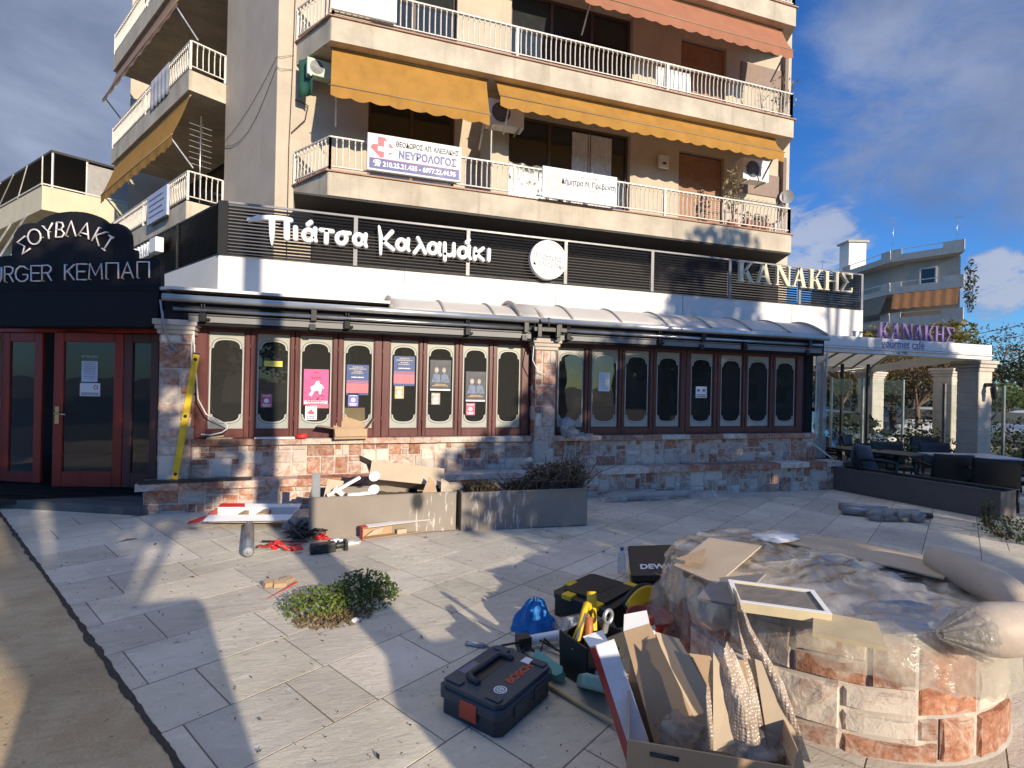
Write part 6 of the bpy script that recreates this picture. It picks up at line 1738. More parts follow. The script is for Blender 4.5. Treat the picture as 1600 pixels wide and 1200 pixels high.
# pink poster with a white prancing figure
t, T = paper('poster', 'bright pink poster with a white figure in the third window', xp(2)+0.005, 1.46, 0.30, 0.46, m_pink, 'poster')
mb = MB(T)
mb.prism([(-0.09,-0.10),(-0.05,-0.05),(-0.07,0.0),(-0.02,0.03),(0.0,0.075),(0.035,0.085),(0.04,0.045),(0.075,0.03),(0.10,-0.01),(0.07,-0.02),(0.06,-0.09),(0.035,-0.09),(0.03,-0.04),(-0.02,-0.05),(-0.055,-0.12)], 0.0016, 0.0022)
mb.build('white_figure', m_paper, t)
mb = MB(T); mb.box(-0.14, 0.14, -0.215, -0.175, 0.0016, 0.002); mb.build('white_band', m_paper, t)
lines(t, T, [(0.125, .45), (0.105, .4), (0.19, .2)], 0.28, m_ink); lines(t, T, [(-0.185,.8),(-0.205,.7)], 0.28, m_ink, name='small_print')
mb = MB(T); rr = random.Random(3)
for k in range(40): x, z = rr.uniform(-0.145, 0.1), rr.uniform(-0.17, -0.06); mb.box(x, x+0.012, z, z+0.01, 0.0017, 0.0021)
mb.build('crowd', m_drk, t)
t, T = paper('leaflet', 'white leaflet with a red and blue device below the pink poster', xp(2)-0.05, 1.13, 0.14, 0.18, m_paper, 'leaflet')
mb = MB(T); mb.prism([(-0.05,0.0),(-0.02,0.02),(0,0.05),(0.02,0.02),(0.05,0.0),(0.02,-0.02),(-0.02,-0.02)], 0.0016, 0.0022); mb.build('red_device', m_redink, t)
lines(t, T, [(0.075,.8),(-0.05,.7),(-0.07,.8)], 0.13, m_blueink)
t, T = paper('leaflet', 'salmon strip of paper just under the pink poster', xp(2)+0.05, 1.22, 0.22, 0.06, m_rose, 'leaflet', y=YF+0.0845)
def night(x, z, lb):
    t, T = paper('poster', lb, x, z, 0.28, 0.40, m_navy, 'poster')
    mb = MB(T); mb.box(-0.138, 0.138, -0.17, -0.05, 0.0016, 0.002); mb.build('red_glow', m_rose, t)
    mb = MB(T); mb.box(-0.138, 0.138, -0.05, -0.005, 0.0016, 0.0019); mb.build('dusk_band', m_magenta2, t)
    lines(t, T, [(0.17,.5),(0.145,.85),(0.115,.4),(0.09,.6)], 0.26, m_skin, h=0.015); lines(t, T, [(0.035,.6)], 0.26, m_paper, h=0.014, name='date')
m_magenta2 = mat('dusk_print', (0.30, 0.13, 0.22), 0.5, var=0.1)
night(xp(3)-0.01, 1.565, 'navy and red poster low in the fourth window above the cardboard box')
night(xp(4)-0.0, 1.70, 'navy and red poster high in the fifth window')
def folk(x, z, lb, h=0.40):
    t, T = paper('poster', lb, x, z, 0.29, h, m_drk, 'poster')
    mb = MB(T)
    for sx, r_ in ((-0.055, 0.033), (0.05, 0.03)):
        mb.prism([(sx+r_*math.cos(a*PI/7)*0.85, 0.06+r_*math.sin(a*PI/7)*1.2) for a in range(14)], 0.0016, 0.0021)
    mb.build('two_faces', m_skin, t)
    mb = MB(T); mb.prism([(-0.12,-0.11),(-0.10,0.0),(-0.055,0.02),(-0.01,0.0),(0.0,-0.11)], 0.0016, 0.002); mb.prism([(0.005,-0.11),(0.01,-0.01),(0.05,0.02),(0.10,-0.01),(0.13,-0.11)], 0.0016, 0.002); mb.build('figures', m_blu, t)
    lines(t, T, [(-0.135,.6),(-0.155,.8)], 0.27, m_orng)
    mb = MB(T); mb.box(-0.14, 0.14, -h/2-0.022, -h/2, 0, 0.0016); mb.build('white_edge', m_paper, t)
folk(xp(5), 1.665, 'dark poster of two people high in the sixth window')
folk(xp(6)+0.01, 1.52, 'dark poster of two people lower in the seventh window')
for i, dx, z, w, h, m, lb in ((1, -0.07, 1.28, 0.13, 0.17, m_mag, 'small purple and pink leaflet in the second window'), (3, -0.06, 1.30, 0.13, 0.17, m_viol, 'small violet leaflet under the poster in the fourth window'),
        (4, -0.06, 1.41, 0.12, 0.17, m_orng, 'small tan leaflet under the poster in the fifth window'), (5, -0.06, 1.33, 0.12, 0.16, m_skin, 'small brown leaflet under the poster in the sixth window'),
        (6, -0.06, 1.19, 0.13, 0.17, m_mag, 'small pink leaflet under the poster in the seventh window')):
    t, T = paper('leaflet', lb, xp(i)+dx, z, w, h, m, 'leaflet'); lines(t, T, [(h*.35,.8),(-h*.3,.8),(-h*.4,.6)], w*0.9, m_paper)
    mb = MB(T); mb.prism([(0.03*math.cos(a*PI/5), 0.0+0.03*math.sin(a*PI/5)) for a in range(10)], 0.0016, 0.002); mb.build('device', m_paper, t)
t, T = paper('sticker', 'yellow strip sticker across the second window', xp(1)+0.0, 1.745, 0.21, 0.07, m_lem, 'sticker')
lines(t, T, [(0.0,.8)], 0.2, m_orng)
t, T = paper('notice', 'white typed notice in the second window right of the middle pillar', xp(9)-0.01, 1.62, 0.19, 0.29, m_paper, 'notice'); lines(t, T, [(0.12-0.022*k, .85) for k in range(11)], 0.17, m_greyink, h=0.006)
t, T = paper('notice', 'white rectangular notice with red and blue mark in a right hand window', xp(12)-0.0, 1.49, 0.215, 0.185, m_paper, 'notice'); lines(t, T, [(-0.045,.9),(-0.07,.9)], 0.2, m_ink, h=0.014)
mb = MB(T); mb.box(0.02, 0.075, 0.01, 0.05, 0.0016, 0.002); mb.build('red_mark', m_redink, t)
mb = MB(T); mb.box(-0.08, -0.03, 0.01, 0.05, 0.0016, 0.002); mb.build('blue_mark', m_blueink, t)
def TD(x, z): return Tm @ Matrix.Translation((x, z, 0.004))
t, T = paper('notice', 'pale blue typed list taped to the red entrance door', 0, 0, 0.20, 0.27, mat('pale_blue_paper', (0.55,0.62,0.72), 0.7), 'notice', T=TD(0.43, 1.60)); lines(t, T, [(0.11-0.022*k, .8) for k in range(10)], 0.18, m_blueink, h=0.006)
t, T = paper('notice', 'white notice with red ring mark below the list on the red entrance door', 0, 0, 0.25, 0.17, m_paper, 'notice', T=TD(0.44, 1.365)); lines(t, T, [(-0.045,.9),(-0.068,.9)], 0.24, m_ink, h=0.012)
mb = MB(T); mb.ring_prism([(0.07+0.03*math.cos(a*PI/8), 0.03+0.03*math.sin(a*PI/8)) for a in range(16)], [(0.07+0.017*math.cos(a*PI/8), 0.03+0.017*math.sin(a*PI/8)) for a in range(16)], 0.0016, 0.002); mb.build('red_ring', m_redink, t)
text_obj('print', 'ΕΣΤΙΑΤΟΡΙΟ', 0.035, TD(0.43, 1.79), m_paper, t)

# ---------------------------------------------------------------- odds and ends on the sill and ledge
def carton(name, label, T, w, d, h, m, flaps=(), cat='box', wall=0.005, group=None, inner=None):
    """open carton in local frame: x across, y back, z up; flaps = list of (side, angle deg, length)"""
    t = thing(name, label, cat, T.to_translation(), group)
    mb = MB(T)
    mb.box(-w/2, w/2, -d/2, d/2, 0, wall); mb.box(-w/2, w/2, -d/2, -d/2+wall, wall, h); mb.box(-w/2, w/2, d/2-wall, d/2, wall, h)
    mb.box(-w/2, -w/2+wall, -d/2+wall, d/2-wall, wall, h); mb.box(w/2-wall, w/2, -d/2+wall, d/2-wall, wall, h)
    mb.build('box', m, t)
    for side, ang, L in flaps:
        a = R(ang)
        if side == 'f': P = [(-w/2,-d/2,h),(w/2,-d/2,h)]; o = V(0,-math.cos(a),math.sin(a))
        if side == 'b': P = [(w/2,d/2,h),(-w/2,d/2,h)]; o = V(0,math.cos(a),math.sin(a))
        if side == 'l': P = [(-w/2,d/2,h),(-w/2,-d/2,h)]; o = V(-math.cos(a),0,math.sin(a))
        if side == 'r': P = [(w/2,-d/2,h),(w/2,d/2,h)]; o = V(math.cos(a),0,math.sin(a))
        p, q = Vector(P[0]), Vector(P[1]); e = (q-p)*0.02
        mb = MB(T); mb.add([p, q, q+o*L-e, p+o*L+e], [(0,1,2,3)]); mb.build('flap', inner or m, t, solid=0.004)
    return t
carton('cardboard_box', 'open brown cardboard box standing on the window sill', trs((0.14, 7.10, 0.812), 0, 0, R(4)), 0.40, 0.22, 0.13, m_card, [('b', 78, 0.26), ('l', 10, 0.20), ('r', 55, 0.16), ('f', -75, 0.10)])
bp = MB(); bp.blob((-0.44, 7.08, 0.845), (0.075, 0.05, 0.035), 0, 2, 0.2, 3)
tag(bp.build('red_sponge', m_redp), 'crumpled red lump on the window sill left of the cardboard box', 'sponge')
mb = MB(); mb.box(-0.98, -0.50, 7.09, 7.13, 0.813, 0.836); tag(mb.build('white_batten', m_white), 'white batten lying on the window sill under the second window', 'batten')
mb = MB(); mb.bar((-1.50, 7.12, 0.825), (-1.22, 7.10, 0.825), 0.05, 0.02); mb.bar((-1.48, 7.08, 0.838), (-1.33, 7.16, 0.85), 0.04, 0.015)
tag(mb.build('wood_scrap', mat('pale_wood', (0.55, 0.43, 0.25), 0.7)), 'pale wood scraps at the left end of the window sill', 'scrap')
mb = MB(); mb.blob((3.18, 7.10, 0.94), (0.11, 0.06, 0.14), 0, 3, 0.3, 8); mb.blob((3.26, 7.09, 0.86), (0.13, 0.06, 0.06), 0, 3, 0.3, 9)
tag(mb.build('plastic_bag', mat_film('bag_film', (0.7,0.72,0.75), 0.45, 0.2, 18)), 'crumpled clear plastic bag on the sill right of the middle pillar', 'bag')
mb = MB(); mb.box(3.38, 3.46, 7.08, 7.13, 0.813, 0.86); mb.box(3.47, 3.6, 7.07, 7.12, 0.813, 0.84); tag(mb.build('sill_scraps', m_grey), 'grey scraps on the sill beside the clear plastic bag', 'scrap')
# spirit level leaning on the left pillar
a, b = V(-1.78, 6.93, 0.36), V(-1.60, 7.0, 1.84)
lv = thing('spirit_level', 'long yellow spirit level leaning against the left stone pillar', 'spirit level', a)
u = (b-a).normalized(); Lv = (b-a).length
Tl2 = frame(a, u, (V(0,-1,0)-u*u.dot(V(0,-1,0))).cross(u)*-1)
mb = MB(Tl2); mb.box(0, Lv, -0.034, 0.034, -0.012, 0.012); mb.build('body', m_yellow, lv, bevel=0.003, seg=1)
mb = MB(Tl2)
for x in (0.08, Lv*0.5, Lv-0.08): mb.cyl((x, 0, -0.0125), (x, 0, 0.0135), 0.02, 14)
mb.build('vial', m_blackmatt, lv)
mb = MB(Tl2); mb.box(0.0, 0.02, -0.036, 0.036, -0.013, 0.013); mb.box(Lv-0.02, Lv, -0.036, 0.036, -0.013, 0.013); mb.build('end_cap', m_blackmatt, lv)
mb = MB(); mb.bar((-2.12, 6.90, 0.362), (-0.98, 6.93, 0.362), 0.09, 0.03); tag(mb.build('dark_plank', m_blackmatt), 'black plank lying on the left end of the stone ledge', 'plank')
mb = MB(); mb.tube([(-1.64,7.02,2.18),(-1.63,7.0,1.95),(-1.60,7.0,1.6),(-1.58,7.02,1.3),(-1.50,7.05,1.12),(-1.28,7.06,1.0),(-1.27,7.07,0.95),(-1.33,7.08,0.9),(-1.45,7.08,0.87),(-1.55,7.06,0.88)], 0.009, 6)
mb.tube([(-1.64,7.03,2.18),(-1.655,7.0,1.9),(-1.65,7.0,1.5)], 0.008, 6)
tag(mb.build('white_cable', m_white), 'white cable hanging beside the left stone pillar', 'cable')
mb = MB(); mb.tube([(-1.95,6.9,2.42),(-1.93,6.88,2.3),(-1.9,6.9,2.1),(-1.88,6.97,1.98),(-1.84,6.99,1.90),(-1.80,6.99,1.86),(-1.86,6.99,1.84),(-1.90,6.985,1.9)], 0.012, 6); mb.cyl((-1.93,6.93,2.05),(-1.93,6.92,2.3),0.015,6)
tag(mb.build('grey_cable', m_grey), 'grey cable loop hanging in front of the left pillar capital', 'cable')
mb = MB(); mb.tube([(2.6,7.0,2.1),(2.58,6.98,1.9),(2.66,6.98,1.75),(2.76,6.98,1.7)], 0.008, 6); tag(mb.build('white_cable', m_white), 'short white cable dangling by the middle pillar', 'cable')

# ---------------------------------------------------------------- taupe troughs with rubbish
def trough_mat(name, x0, x1, soot=None):
    t = NT(name)
    vec = t.coord('Object')
    c = t.mix(t.ramp(t.noise(vec, 3, 5, 0.6), 0.3, 0.7), (0.245, 0.21, 0.175), (0.28, 0.24, 0.205))
    dr = t.noise(t.coord('Object', (26, 26, 5)), 1.0, 3, 0.55, 0.3)
    sx = t.n('ShaderNodeSeparateXYZ'); t.l(t.coord('Object'), sx.inputs[0])
    win = t.math('MULTIPLY', t.ramp(sx.outputs[0], x0, x0+0.15), t.ramp(sx.outputs[0], x1, x1-0.15))
    c = t.mix(t.math('MULTIPLY', t.ramp(dr, 0.555, 0.64), t.math('MULTIPLY', win, 0.85)), c, (0.55, 0.52, 0.48))
    if soot:
        d = t.n('ShaderNodeVectorMath', operation='DISTANCE'); t.l(t.coord('Object', (1,0,0.6)), d.inputs[0]); d.inputs[1].default_value = (soot[0], 0, soot[1]*0.6)
        c = t.mix(t.math('MULTIPLY', t.ramp(d.outputs['Value'], 0.10, 0.03), 1.0), c, (0.02, 0.02, 0.02))
    return t.fin(t.bsdf(c, 0.6, 0, 0.4))
m_soil = mat('dry_soil', (0.10, 0.075, 0.055), 0.95, bump=0.8, bscale=30)
def trough(label, o, u, w, d, h, m):
    u = Vector(u).normalized(); v = V(-u.y, u.x, 0); T = frame(o, u, v)
    t = thing('planter_trough', label, 'planter', Vector(o)+u*w/2, 'taupe troughs in front of the restaurant')
    mb = MB(T); e = 0.018
    mb.box(0, w, 0, e, 0, h); mb.box(0, w, d-e, d, 0, h); mb.box(0, e, e, d-e, 0, h); mb.box(w-e, w, e, d-e, 0, h); mb.box(e, w-e, e, d-e, 0, 0.02)
    mo = mb.build('box', m, t, bevel=0.006)
    mb = MB(T); mb.box(-0.004, w+0.004, -0.004, 0.03, h+0.0005, h+0.012); mb.box(-0.004, w+0.004, d-0.03, d+0.004, h+0.0005, h+0.012); mb.box(-0.004, 0.03, 0.03, d-0.03, h+0.0005, h+0.012); mb.box(w-0.03, w+0.004, 0.03, d-0.03, h+0.0005, h+0.012)
    mb.build('rim', m, t)
    mb = MB(T); mb.grid(lambda a, b: V(e+(w-2*e)*a, e+(d-2*e)*b, h-0.07+0.05*noise.noise(V(a*9, b*4, w))), 24, 10); mb.build('soil', m_soil, t)
    return t
trough('taupe trough full of cardboard and packing scraps', (-0.27, 5.60, -0.035), (1.49, -0.02, 0), 1.49, 0.52, 0.40, trough_mat('taupe_left', 0.2, 0.8, (0.33, 0.33)))
trough('taupe trough heaped with dead plants', (1.275, 5.575, -0.055), (1.47, -0.07, 0), 1.475, 0.52, 0.41, trough_mat('taupe_right', -0.75, 0.15))
def sheet(name, label, pts, m, th=0.006, cat='cardboard', group=None):
    mb = MB(); mb.add(pts, [tuple(range(len(pts)))]); return tag(mb.build(name, m, solid=th), label, cat, group)
zt = 0.36
g_ = 'packing scraps in the left trough'
carton('cardboard_box', 'big flattened brown carton tipped over in the left trough', trs((0.72, 5.95, 0.40), R(-24), R(7), R(-6)), 0.80, 0.26, 0.20, m_card2, [('l', 20, 0.15), ('b', 20, 0.2)])
sheet('cardboard_sheet', 'long brown cardboard flap lying across the back of the left trough', [V(0.30,6.1,0.62), V(1.18,6.05,0.46), V(1.15,5.88,0.44), V(0.32,5.9,0.56)], m_card, group=g_)
sheet('cardboard_sheet', 'upright grey board at the left end of the left trough', [V(-0.25,5.72,0.34), V(-0.17,5.70,0.34), V(-0.17,5.73,0.60), V(-0.25,5.75,0.60)], m_grey, 0.02, group=g_)
sheet('cardboard_sheet', 'tilted pale board at the left of the left trough', [V(-0.14,5.70,0.33), V(0.02,5.70,0.33), V(0.06,5.78,0.50), V(-0.1,5.76,0.53)], m_card2, 0.012, group=g_)
sheet('cardboard_sheet', 'folded brown flap at the right end of the left trough', [V(0.86,5.64,0.36), V(1.02,5.62,0.36), V(1.0,5.7,0.47), V(0.94,5.72,0.53)], m_card, group=g_)
sheet('cardboard_sheet', 'second folded flap beside the right end of the left trough', [V(1.06,5.64,0.36), V(1.2,5.63,0.36), V(1.16,5.72,0.46), V(1.08,5.72,0.50)], m_card2, group=g_)
for i, (p, q, w, lb) in enumerate(((V(-0.10,5.66,0.38), V(0.22,5.70,0.55), 0.05, 'white foam strip leaning in the left trough'), (V(0.10,5.65,0.38), V(0.36,5.64,0.40), 0.07, 'white foam strip lying flat in the left trough'), (V(-0.03,5.68,0.45), V(0.06,5.66,0.38), 0.09, 'short white foam block in the left trough'))):
    mb = MB(); mb.bar(p, q, w, 0.03); tag(mb.build('foam_strip', m_whiteflat, bevel=0.004), lb, 'foam', g_)
for i, (c, lb) in enumerate(((V(0.365,5.71,0.55), 'upper white disc on the side of the brown carton'), (V(0.36,5.67,0.42), 'lower white disc on the side of the brown carton'))):
    mb = MB(); mb.prism([(0.055*math.cos(a*PI/10), 0.05*math.sin(a*PI/10)) for a in range(20)], 0, 0.012, 0, frame(c, (1,0,0.1), (0,0.25,1))); tag(mb.build('white_disc', m_whiteflat), lb, 'disc', g_)
mb = MB(); mb.blob((1.2, 5.75, 0.40), (0.13, 0.08, 0.05), 0, 2, 0.2, 4); tag(mb.build('cloth_wad', m_card2), 'pale wad of wrapping at the right end of the left trough', 'wrapping')
m_dead = mat_leaf('dead_leaf', (0.045, 0.038, 0.02), (0.09, 0.065, 0.035), 4)
m_dead2 = mat_leaf('straw_leaf', (0.36, 0.26, 0.14), (0.22, 0.16, 0.09), 4)
dp = thing('dead_plant_heap', 'dark heap of uprooted dead plants in the right trough', 'dead plants', (2.3, 5.8, 0.33))
rng = random.Random(12)
mb = MB()
for k in range(230):
    f = rng.random()**0.6
    c = V(1.75+1.0*f, rng.uniform(5.62, 6.0), 0.33); e = c+V(rng.gauss(0.10,0.16), rng.gauss(0,0.1), (0.06+0.30*f)*abs(rng.gauss(0.8,0.35)))
    m1 = c.lerp(e, 0.5)+V(rng.gauss(0,.05), rng.gauss(0,.05), 0.05); mb.tube([c, m1, e], 0.006, 4, 0, False, rad=[0.007, 0.005, 0.002])
mb.build('stem', m_trunk, dp)
mb = MB(); leaf_cloud(mb, (2.40, 5.78, 0.47), (0.34, 0.2, 0.17), 1100, 0.02, rng, tone=(0.4, 1.3), dens=(3.0, 1.0, -0.05)); leaf_cloud(mb, (2.62, 5.76, 0.54), (0.2, 0.16, 0.12), 420, 0.018, rng, dens=(3.0, 2.0, 0.0)); leaf_cloud(mb, (2.0, 5.7, 0.38), (0.2, 0.1, 0.08), 300, 0.018, rng)
leaf_cloud(mb, (2.25, 5.56, 0.32), (0.05, 0.02, 0.12), 90, 0.016, rng)
mb.build('leaves', m_dead, dp)
mb = MB(); leaf_cloud(mb, (2.72, 5.72, 0.40), (0.14, 0.15, 0.26), 550, 0.02, rng); leaf_cloud(mb, (1.55, 5.78, 0.385), (0.22, 0.16, 0.05), 500, 0.03, rng); leaf_cloud(mb, (2.45, 5.75, 0.58), (0.3, 0.12, 0.06), 160, 0.022, rng); mb.build('dry_leaves', m_dead2, dp)
mb = MB(); mb.cyl((2.02,5.8,0.62), (2.16,5.82,0.67), 0.035, 10); tag(mb.build('grey_pipe', m_grey), 'short grey pipe lying on the dead plants', 'pipe')

# ---------------------------------------------------------------- rubbish on the paving
def G(x, y, dz=0.006): return V(x, y, gz(x)+dz)
t = thing('packing_tray', 'long shallow cardboard tray with a red end lying against the left trough', 'packaging', G(0.6, 5.5))
T = frame(G(0.25, 5.42), V(0.70, 0.17, 0), V(0,0,1)); 
mb = MB(T); w, h, d = 0.72, 0.12, 0.10
mb.box(0, w, 0, 0.006, -d, 0); mb.box(0, w, h-0.006, h, -d, 0); mb.box(0, w, 0.006, h-0.006, -d, -d+0.006); mb.box(w-0.006, w, 0.006, h-0.006, -d+0.006, 0); mb.build('tray', m_card, t)
mb = MB(T); mb.box(-0.006, 0.0, 0, h, -d, 0.0); mb.box(-0.01, 0.05, h+0.0005, h+0.004, -d, 0.004); mb.build('red_end', m_redp, t)
mb = MB(T); mb.box(0.051, w, h+0.0005, h+0.003, -d, 0.003); mb.build('white_top', m_paper, t)
mb = MB(T); mb.box(0.36, 0.46, 0.006, 0.05, -0.06, -0.02); mb.prism([(0.04,0.02),(0.2,0.04),(0.22,0.09),(0.12,0.07)], -0.05, -0.045); mb.build('insert', m_card2, t)
# long white and red display box with open top
t = thing('packing_box', 'long white and red box lying open on the paving beside the stone ledge', 'packaging', G(-0.8, 6.2))
T = frame(G(-1.28, 6.22), V(0.84, -0.18, 0), V(0.18, 0.84, 0))
mb = MB(T); w, d, h = 0.86, 0.22, 0.12
mb.box(0, w, 0, 0.005, 0.04, h); mb.box(0, w, d-0.005, d, 0.04, h+0.03); mb.box(w-0.005, w, 0.005, d-0.005, 0.04, h+0.02)
mb.add([(0,0,h),(w,0,h),(w-0.03,-0.10,h-0.035),(0.0,-0.12,h-0.035)], [(0,1,2,3)]); mb.add([(0,d,h+0.03),(w,d,h+0.03),(w,d+0.07,h+0.05),(0.05,d+0.07,h+0.05)], [(0,1,2,3)])
mb.build('white_box', m_whiteflat, t, solid=0.003)
mb = MB(T); mb.box(0.006, w-0.006, 0.006, d-0.006, 0.035, 0.045); mb.box(0.28, 0.33, 0.01, d-0.01, 0.05, h); mb.box(0.48, 0.56, 0.01, d-0.01, 0.05, h+0.01); mb.build('card_insert', m_card, t)
mb = MB(T); mb.box(-0.005, 0.0, 0, d, 0.04, h+0.02); mb.add([(0.0,d,h+0.032),(0.28,d,h+0.032),(0.25,d+0.075,h+0.055),(0.0,d+0.075,h+0.055)], [(0,1,2,3)]); mb.add([(0.0,-0.005,h),(-0.18,-0.02,0.06),(-0.16,-0.11,0.055),(-0.03,-0.12,h-0.04)], [(0,1,2,3)]); mb.build('red_end', m_redp, t, solid=0.003)
mb = MB(); mb.tube([G(-0.86, 6.0, 0.05), G(-0.735, 5.10, 0.05)], 0.047, 18); 
t = thing('metal_tube', 'thick grey metal tube lying end on under the white and red box', 'tube', G(-0.8, 5.5)); mb.build('tube', mat('galvanised', (0.30,0.31,0.32), 0.35, 0.7), t)
mb = MB(); e = G(-0.734, 5.097, 0.05); d_ = V(0.125,-0.9,0).normalized(); mb.cyl(e-d_*0.01, e+d_*0.003, 0.04, 16); mb.build('end_cap', m_grey, t)
mb = MB(); mb.cyl(e, e+d_*0.012, 0.012, 10); mb.build('bolt', m_steel, t)
def crumple(mb, c, r_, seed, mi=0, sub=3, amp=0.3, fr=2.4): mb.blob(c, r_, mi, sub, amp, seed, fr=fr)
rng = random.Random(77)
for i, (x, y, rx, ry, rz, lb) in enumerate(((-0.55, 5.36, 0.13, 0.07, 0.03, 'flattened red plastic wrapper nearest the metal tube'), (-0.40, 5.22, 0.09, 0.07, 0.035, 'crumpled red plastic clamp among the red scraps'), (-0.14, 5.50, 0.09, 0.05, 0.035, 'red plastic scrap against the black cable tangle'))):
    mb = MB()
    for k in range(5):
        c = G(x+rng.gauss(0, rx*.5), y+rng.gauss(0, ry*.5), 0.02+rng.uniform(0, rz)); T = trs(c, rng.uniform(-.6,.6), rng.uniform(-.6,.6), rng.uniform(0,3)); mb.box(-rx*.5, rx*.5, -ry*.35, ry*.35, -0.004, 0.004, 0, T)
    mb.tube([G(x+0.06*math.cos(a), y+0.05*math.sin(a), 0.03) for a in [k*0.6 for k in range(9)]], 0.008, 6)
    tag(mb.build('red_scrap', m_redp), lb, 'plastic scrap', 'red plastic scraps on the paving')
mb = MB()
for k in range(12):
    p = [G(-0.30+rng.gauss(0,.09), 5.62+rng.gauss(0,.09), 0.02+abs(rng.gauss(0,.06))) for _ in range(6)]; mb.tube(p, 0.011, 5)
tag(mb.build('cable_tangle', m_blackmatt), 'tangled black cable heap beside the left trough', 'cable')
mb = MB(); 
for k in range(5): crumple(mb, G(-0.42+0.1*k, 5.85+0.02*k, 0.07), (0.1, 0.08, 0.07), 30+k)
tag(mb.build('grey_rag', mat('grey_rag', (0.22,0.21,0.21), 0.95)), 'dark grey rag lying behind the cable heap', 'rag')
mb = MB(); T = trs(G(-0.06, 5.12, 0.05), 0, 0, R(12)); mb.box(-0.11, 0.05, -0.045, 0.045, -0.045, 0.04, 0, T); mb.cyl(T @ V(-0.1,-0.0,0.0), T @ V(-0.17,0,0.0), 0.05, 14); mb.cyl(T @ V(0.05,0,0), T @ V(0.15,0.01,0), 0.03, 12); mb.box(0.13, 0.16, -0.05, 0.05, -0.045, 0.045, 0, T)
tag(mb.build('power_tool', m_blackmatt, bevel=0.008), 'small black power tool lying on the paving', 'power tool')
mb = MB(); crumple(mb, G(0.12, 5.32, 0.015), (0.10, 0.05, 0.015), 41); crumple(mb, G(0.0, 5.4, 0.02), (0.06, 0.04, 0.02), 42); tag(mb.build('white_scrap', m_paper), 'torn white paper near the black power tool', 'paper')
mb = MB()
for (x, y, a, l) in ((-0.46, 4.36, 0.5, 0.12), (-0.36, 4.40, 0.9, 0.11), (-0.40, 4.33, 0.2, 0.09)):
    T = trs(G(x, y, 0.02), 0.2, 0.1, a); mb.box(-l/2, l/2, -0.025, 0.025, -0.012, 0.022, 0, T)
tag(mb.build('card_scrap', m_card), 'small broken brown card pieces on the paving left of the weeds', 'cardboard')
mb = MB(); mb.tube([G(-0.46, 4.10, 0.01), G(-0.36, 4.25, 0.012), G(-0.28, 4.36, 0.02)], 0.004, 5, rad=[0.002, 0.004, 0.007]); tag(mb.build('red_straw', m_redp), 'thin red strip on the paving left of the weeds', 'straw')
bush('weed_patch', 'bright green left half of the weed clump growing from the square', (-0.10, 3.88, -0.01), (0.28, 0.24, 0.11), 2400, 0.015, mat_leaf('fresh_weed', (0.13,0.20,0.035), (0.22,0.28,0.06)), 91, 'weeds', group='weeds growing in the paving', tone=(0.6, 1.3))
bush('weed_patch', 'taller right half of the weed clump growing from the square', (0.19, 3.95, 0.0), (0.27, 0.26, 0.17), 3200, 0.016, mat_leaf('deep_weed', (0.08,0.14,0.03), (0.12,0.18,0.045)), 92, 'weeds', group='weeds growing in the paving', tone=(0.5, 1.2))
mb = MB(); leaf_cloud(mb, G(-0.02, 3.68, 0.01), (0.26, 0.16, 0.015), 500, 0.02, random.Random(5)); tag(mb.build('dry_grass', m_dead2, origin=G(0,3.7)), 'flattened dry grass at the near edge of the weed clump', 'grass', kind='stuff')
mb = MB(); crumple(mb, G(0.13, 3.60, 0.012), (0.03, 0.02, 0.012), 7); tag(mb.build('white_scrap', m_paper), 'tiny white scrap at the near edge of the weed clump', 'paper')
# wrapped foam length by the ledge
t = thing('wrapped_foam', 'long pale foam length in clear plastic lying at the foot of the ledge', 'packaging', G(4.4, 6.75))
mb = MB(); mb.tube([G(3.62, 6.62, 0.06), G(4.0, 6.66, 0.07), (4.5, 6.70, gz(4.5)+0.06), G(5.3, 6.78, 0.055)], 0.06, 10, rad=[0.03, 0.06, 0.065, 0.05]); mb.build('foam', mat('grey_foam', (0.36,0.33,0.30), 0.8), t)
mb = MB(); mb.grid(lambda u, v: G(3.5+2.0*u, 6.55+0.28*v+0.05*u, 0.02+0.11*math.sin(PI*v)*(0.6+0.4*math.sin(u*7))+0.02*noise.noise(V(u*8, v*4, 2))), 30, 10); mb.build('wrapping', m_film, t)
# fittings on the right
g_ = 'pipe fittings on the paving by the brown trough'
m_galv = mat('dull_galvanised', (0.30,0.30,0.31), 0.45, 0.5)
for (pts, r_, lb, m) in (([(6.75,5.62),(7.05,5.46),(7.3,5.35)], 0.05, 'dull grey pipe length farthest back among the fittings', m_galv), ([(6.55,5.42),(6.75,5.25),(7.1,5.2),(7.5,5.05)], 0.06, 'dull grey bent pipe in the middle of the fittings', m_galv), ([(7.05,5.22),(7.35,5.08),(7.58,4.95)], 0.045, 'black ended pipe at the right of the fittings', m_blackmatt)):
    mb = MB(); mb.tube([G(x, y, r_+0.004) for x, y in pts], r_, 12, rad=[r_*1.15]+[r_*0.85]*(len(pts)-1)); tag(mb.build('pipe_fitting', m), lb, 'pipe', g_)
mb = MB(); 
for k in range(4): crumple(mb, G(6.72+0.16*k, 5.06-0.05*k, 0.07), (0.14, 0.09, 0.075), 50+k)
tag(mb.build('bagged_fitting', mat_film('fitting_bag', (0.5,0.48,0.45), 0.8, 0.3, 12, 0.5, 0.15)), 'plastic bagged fitting nearest the viewer among the pipes', 'bag')
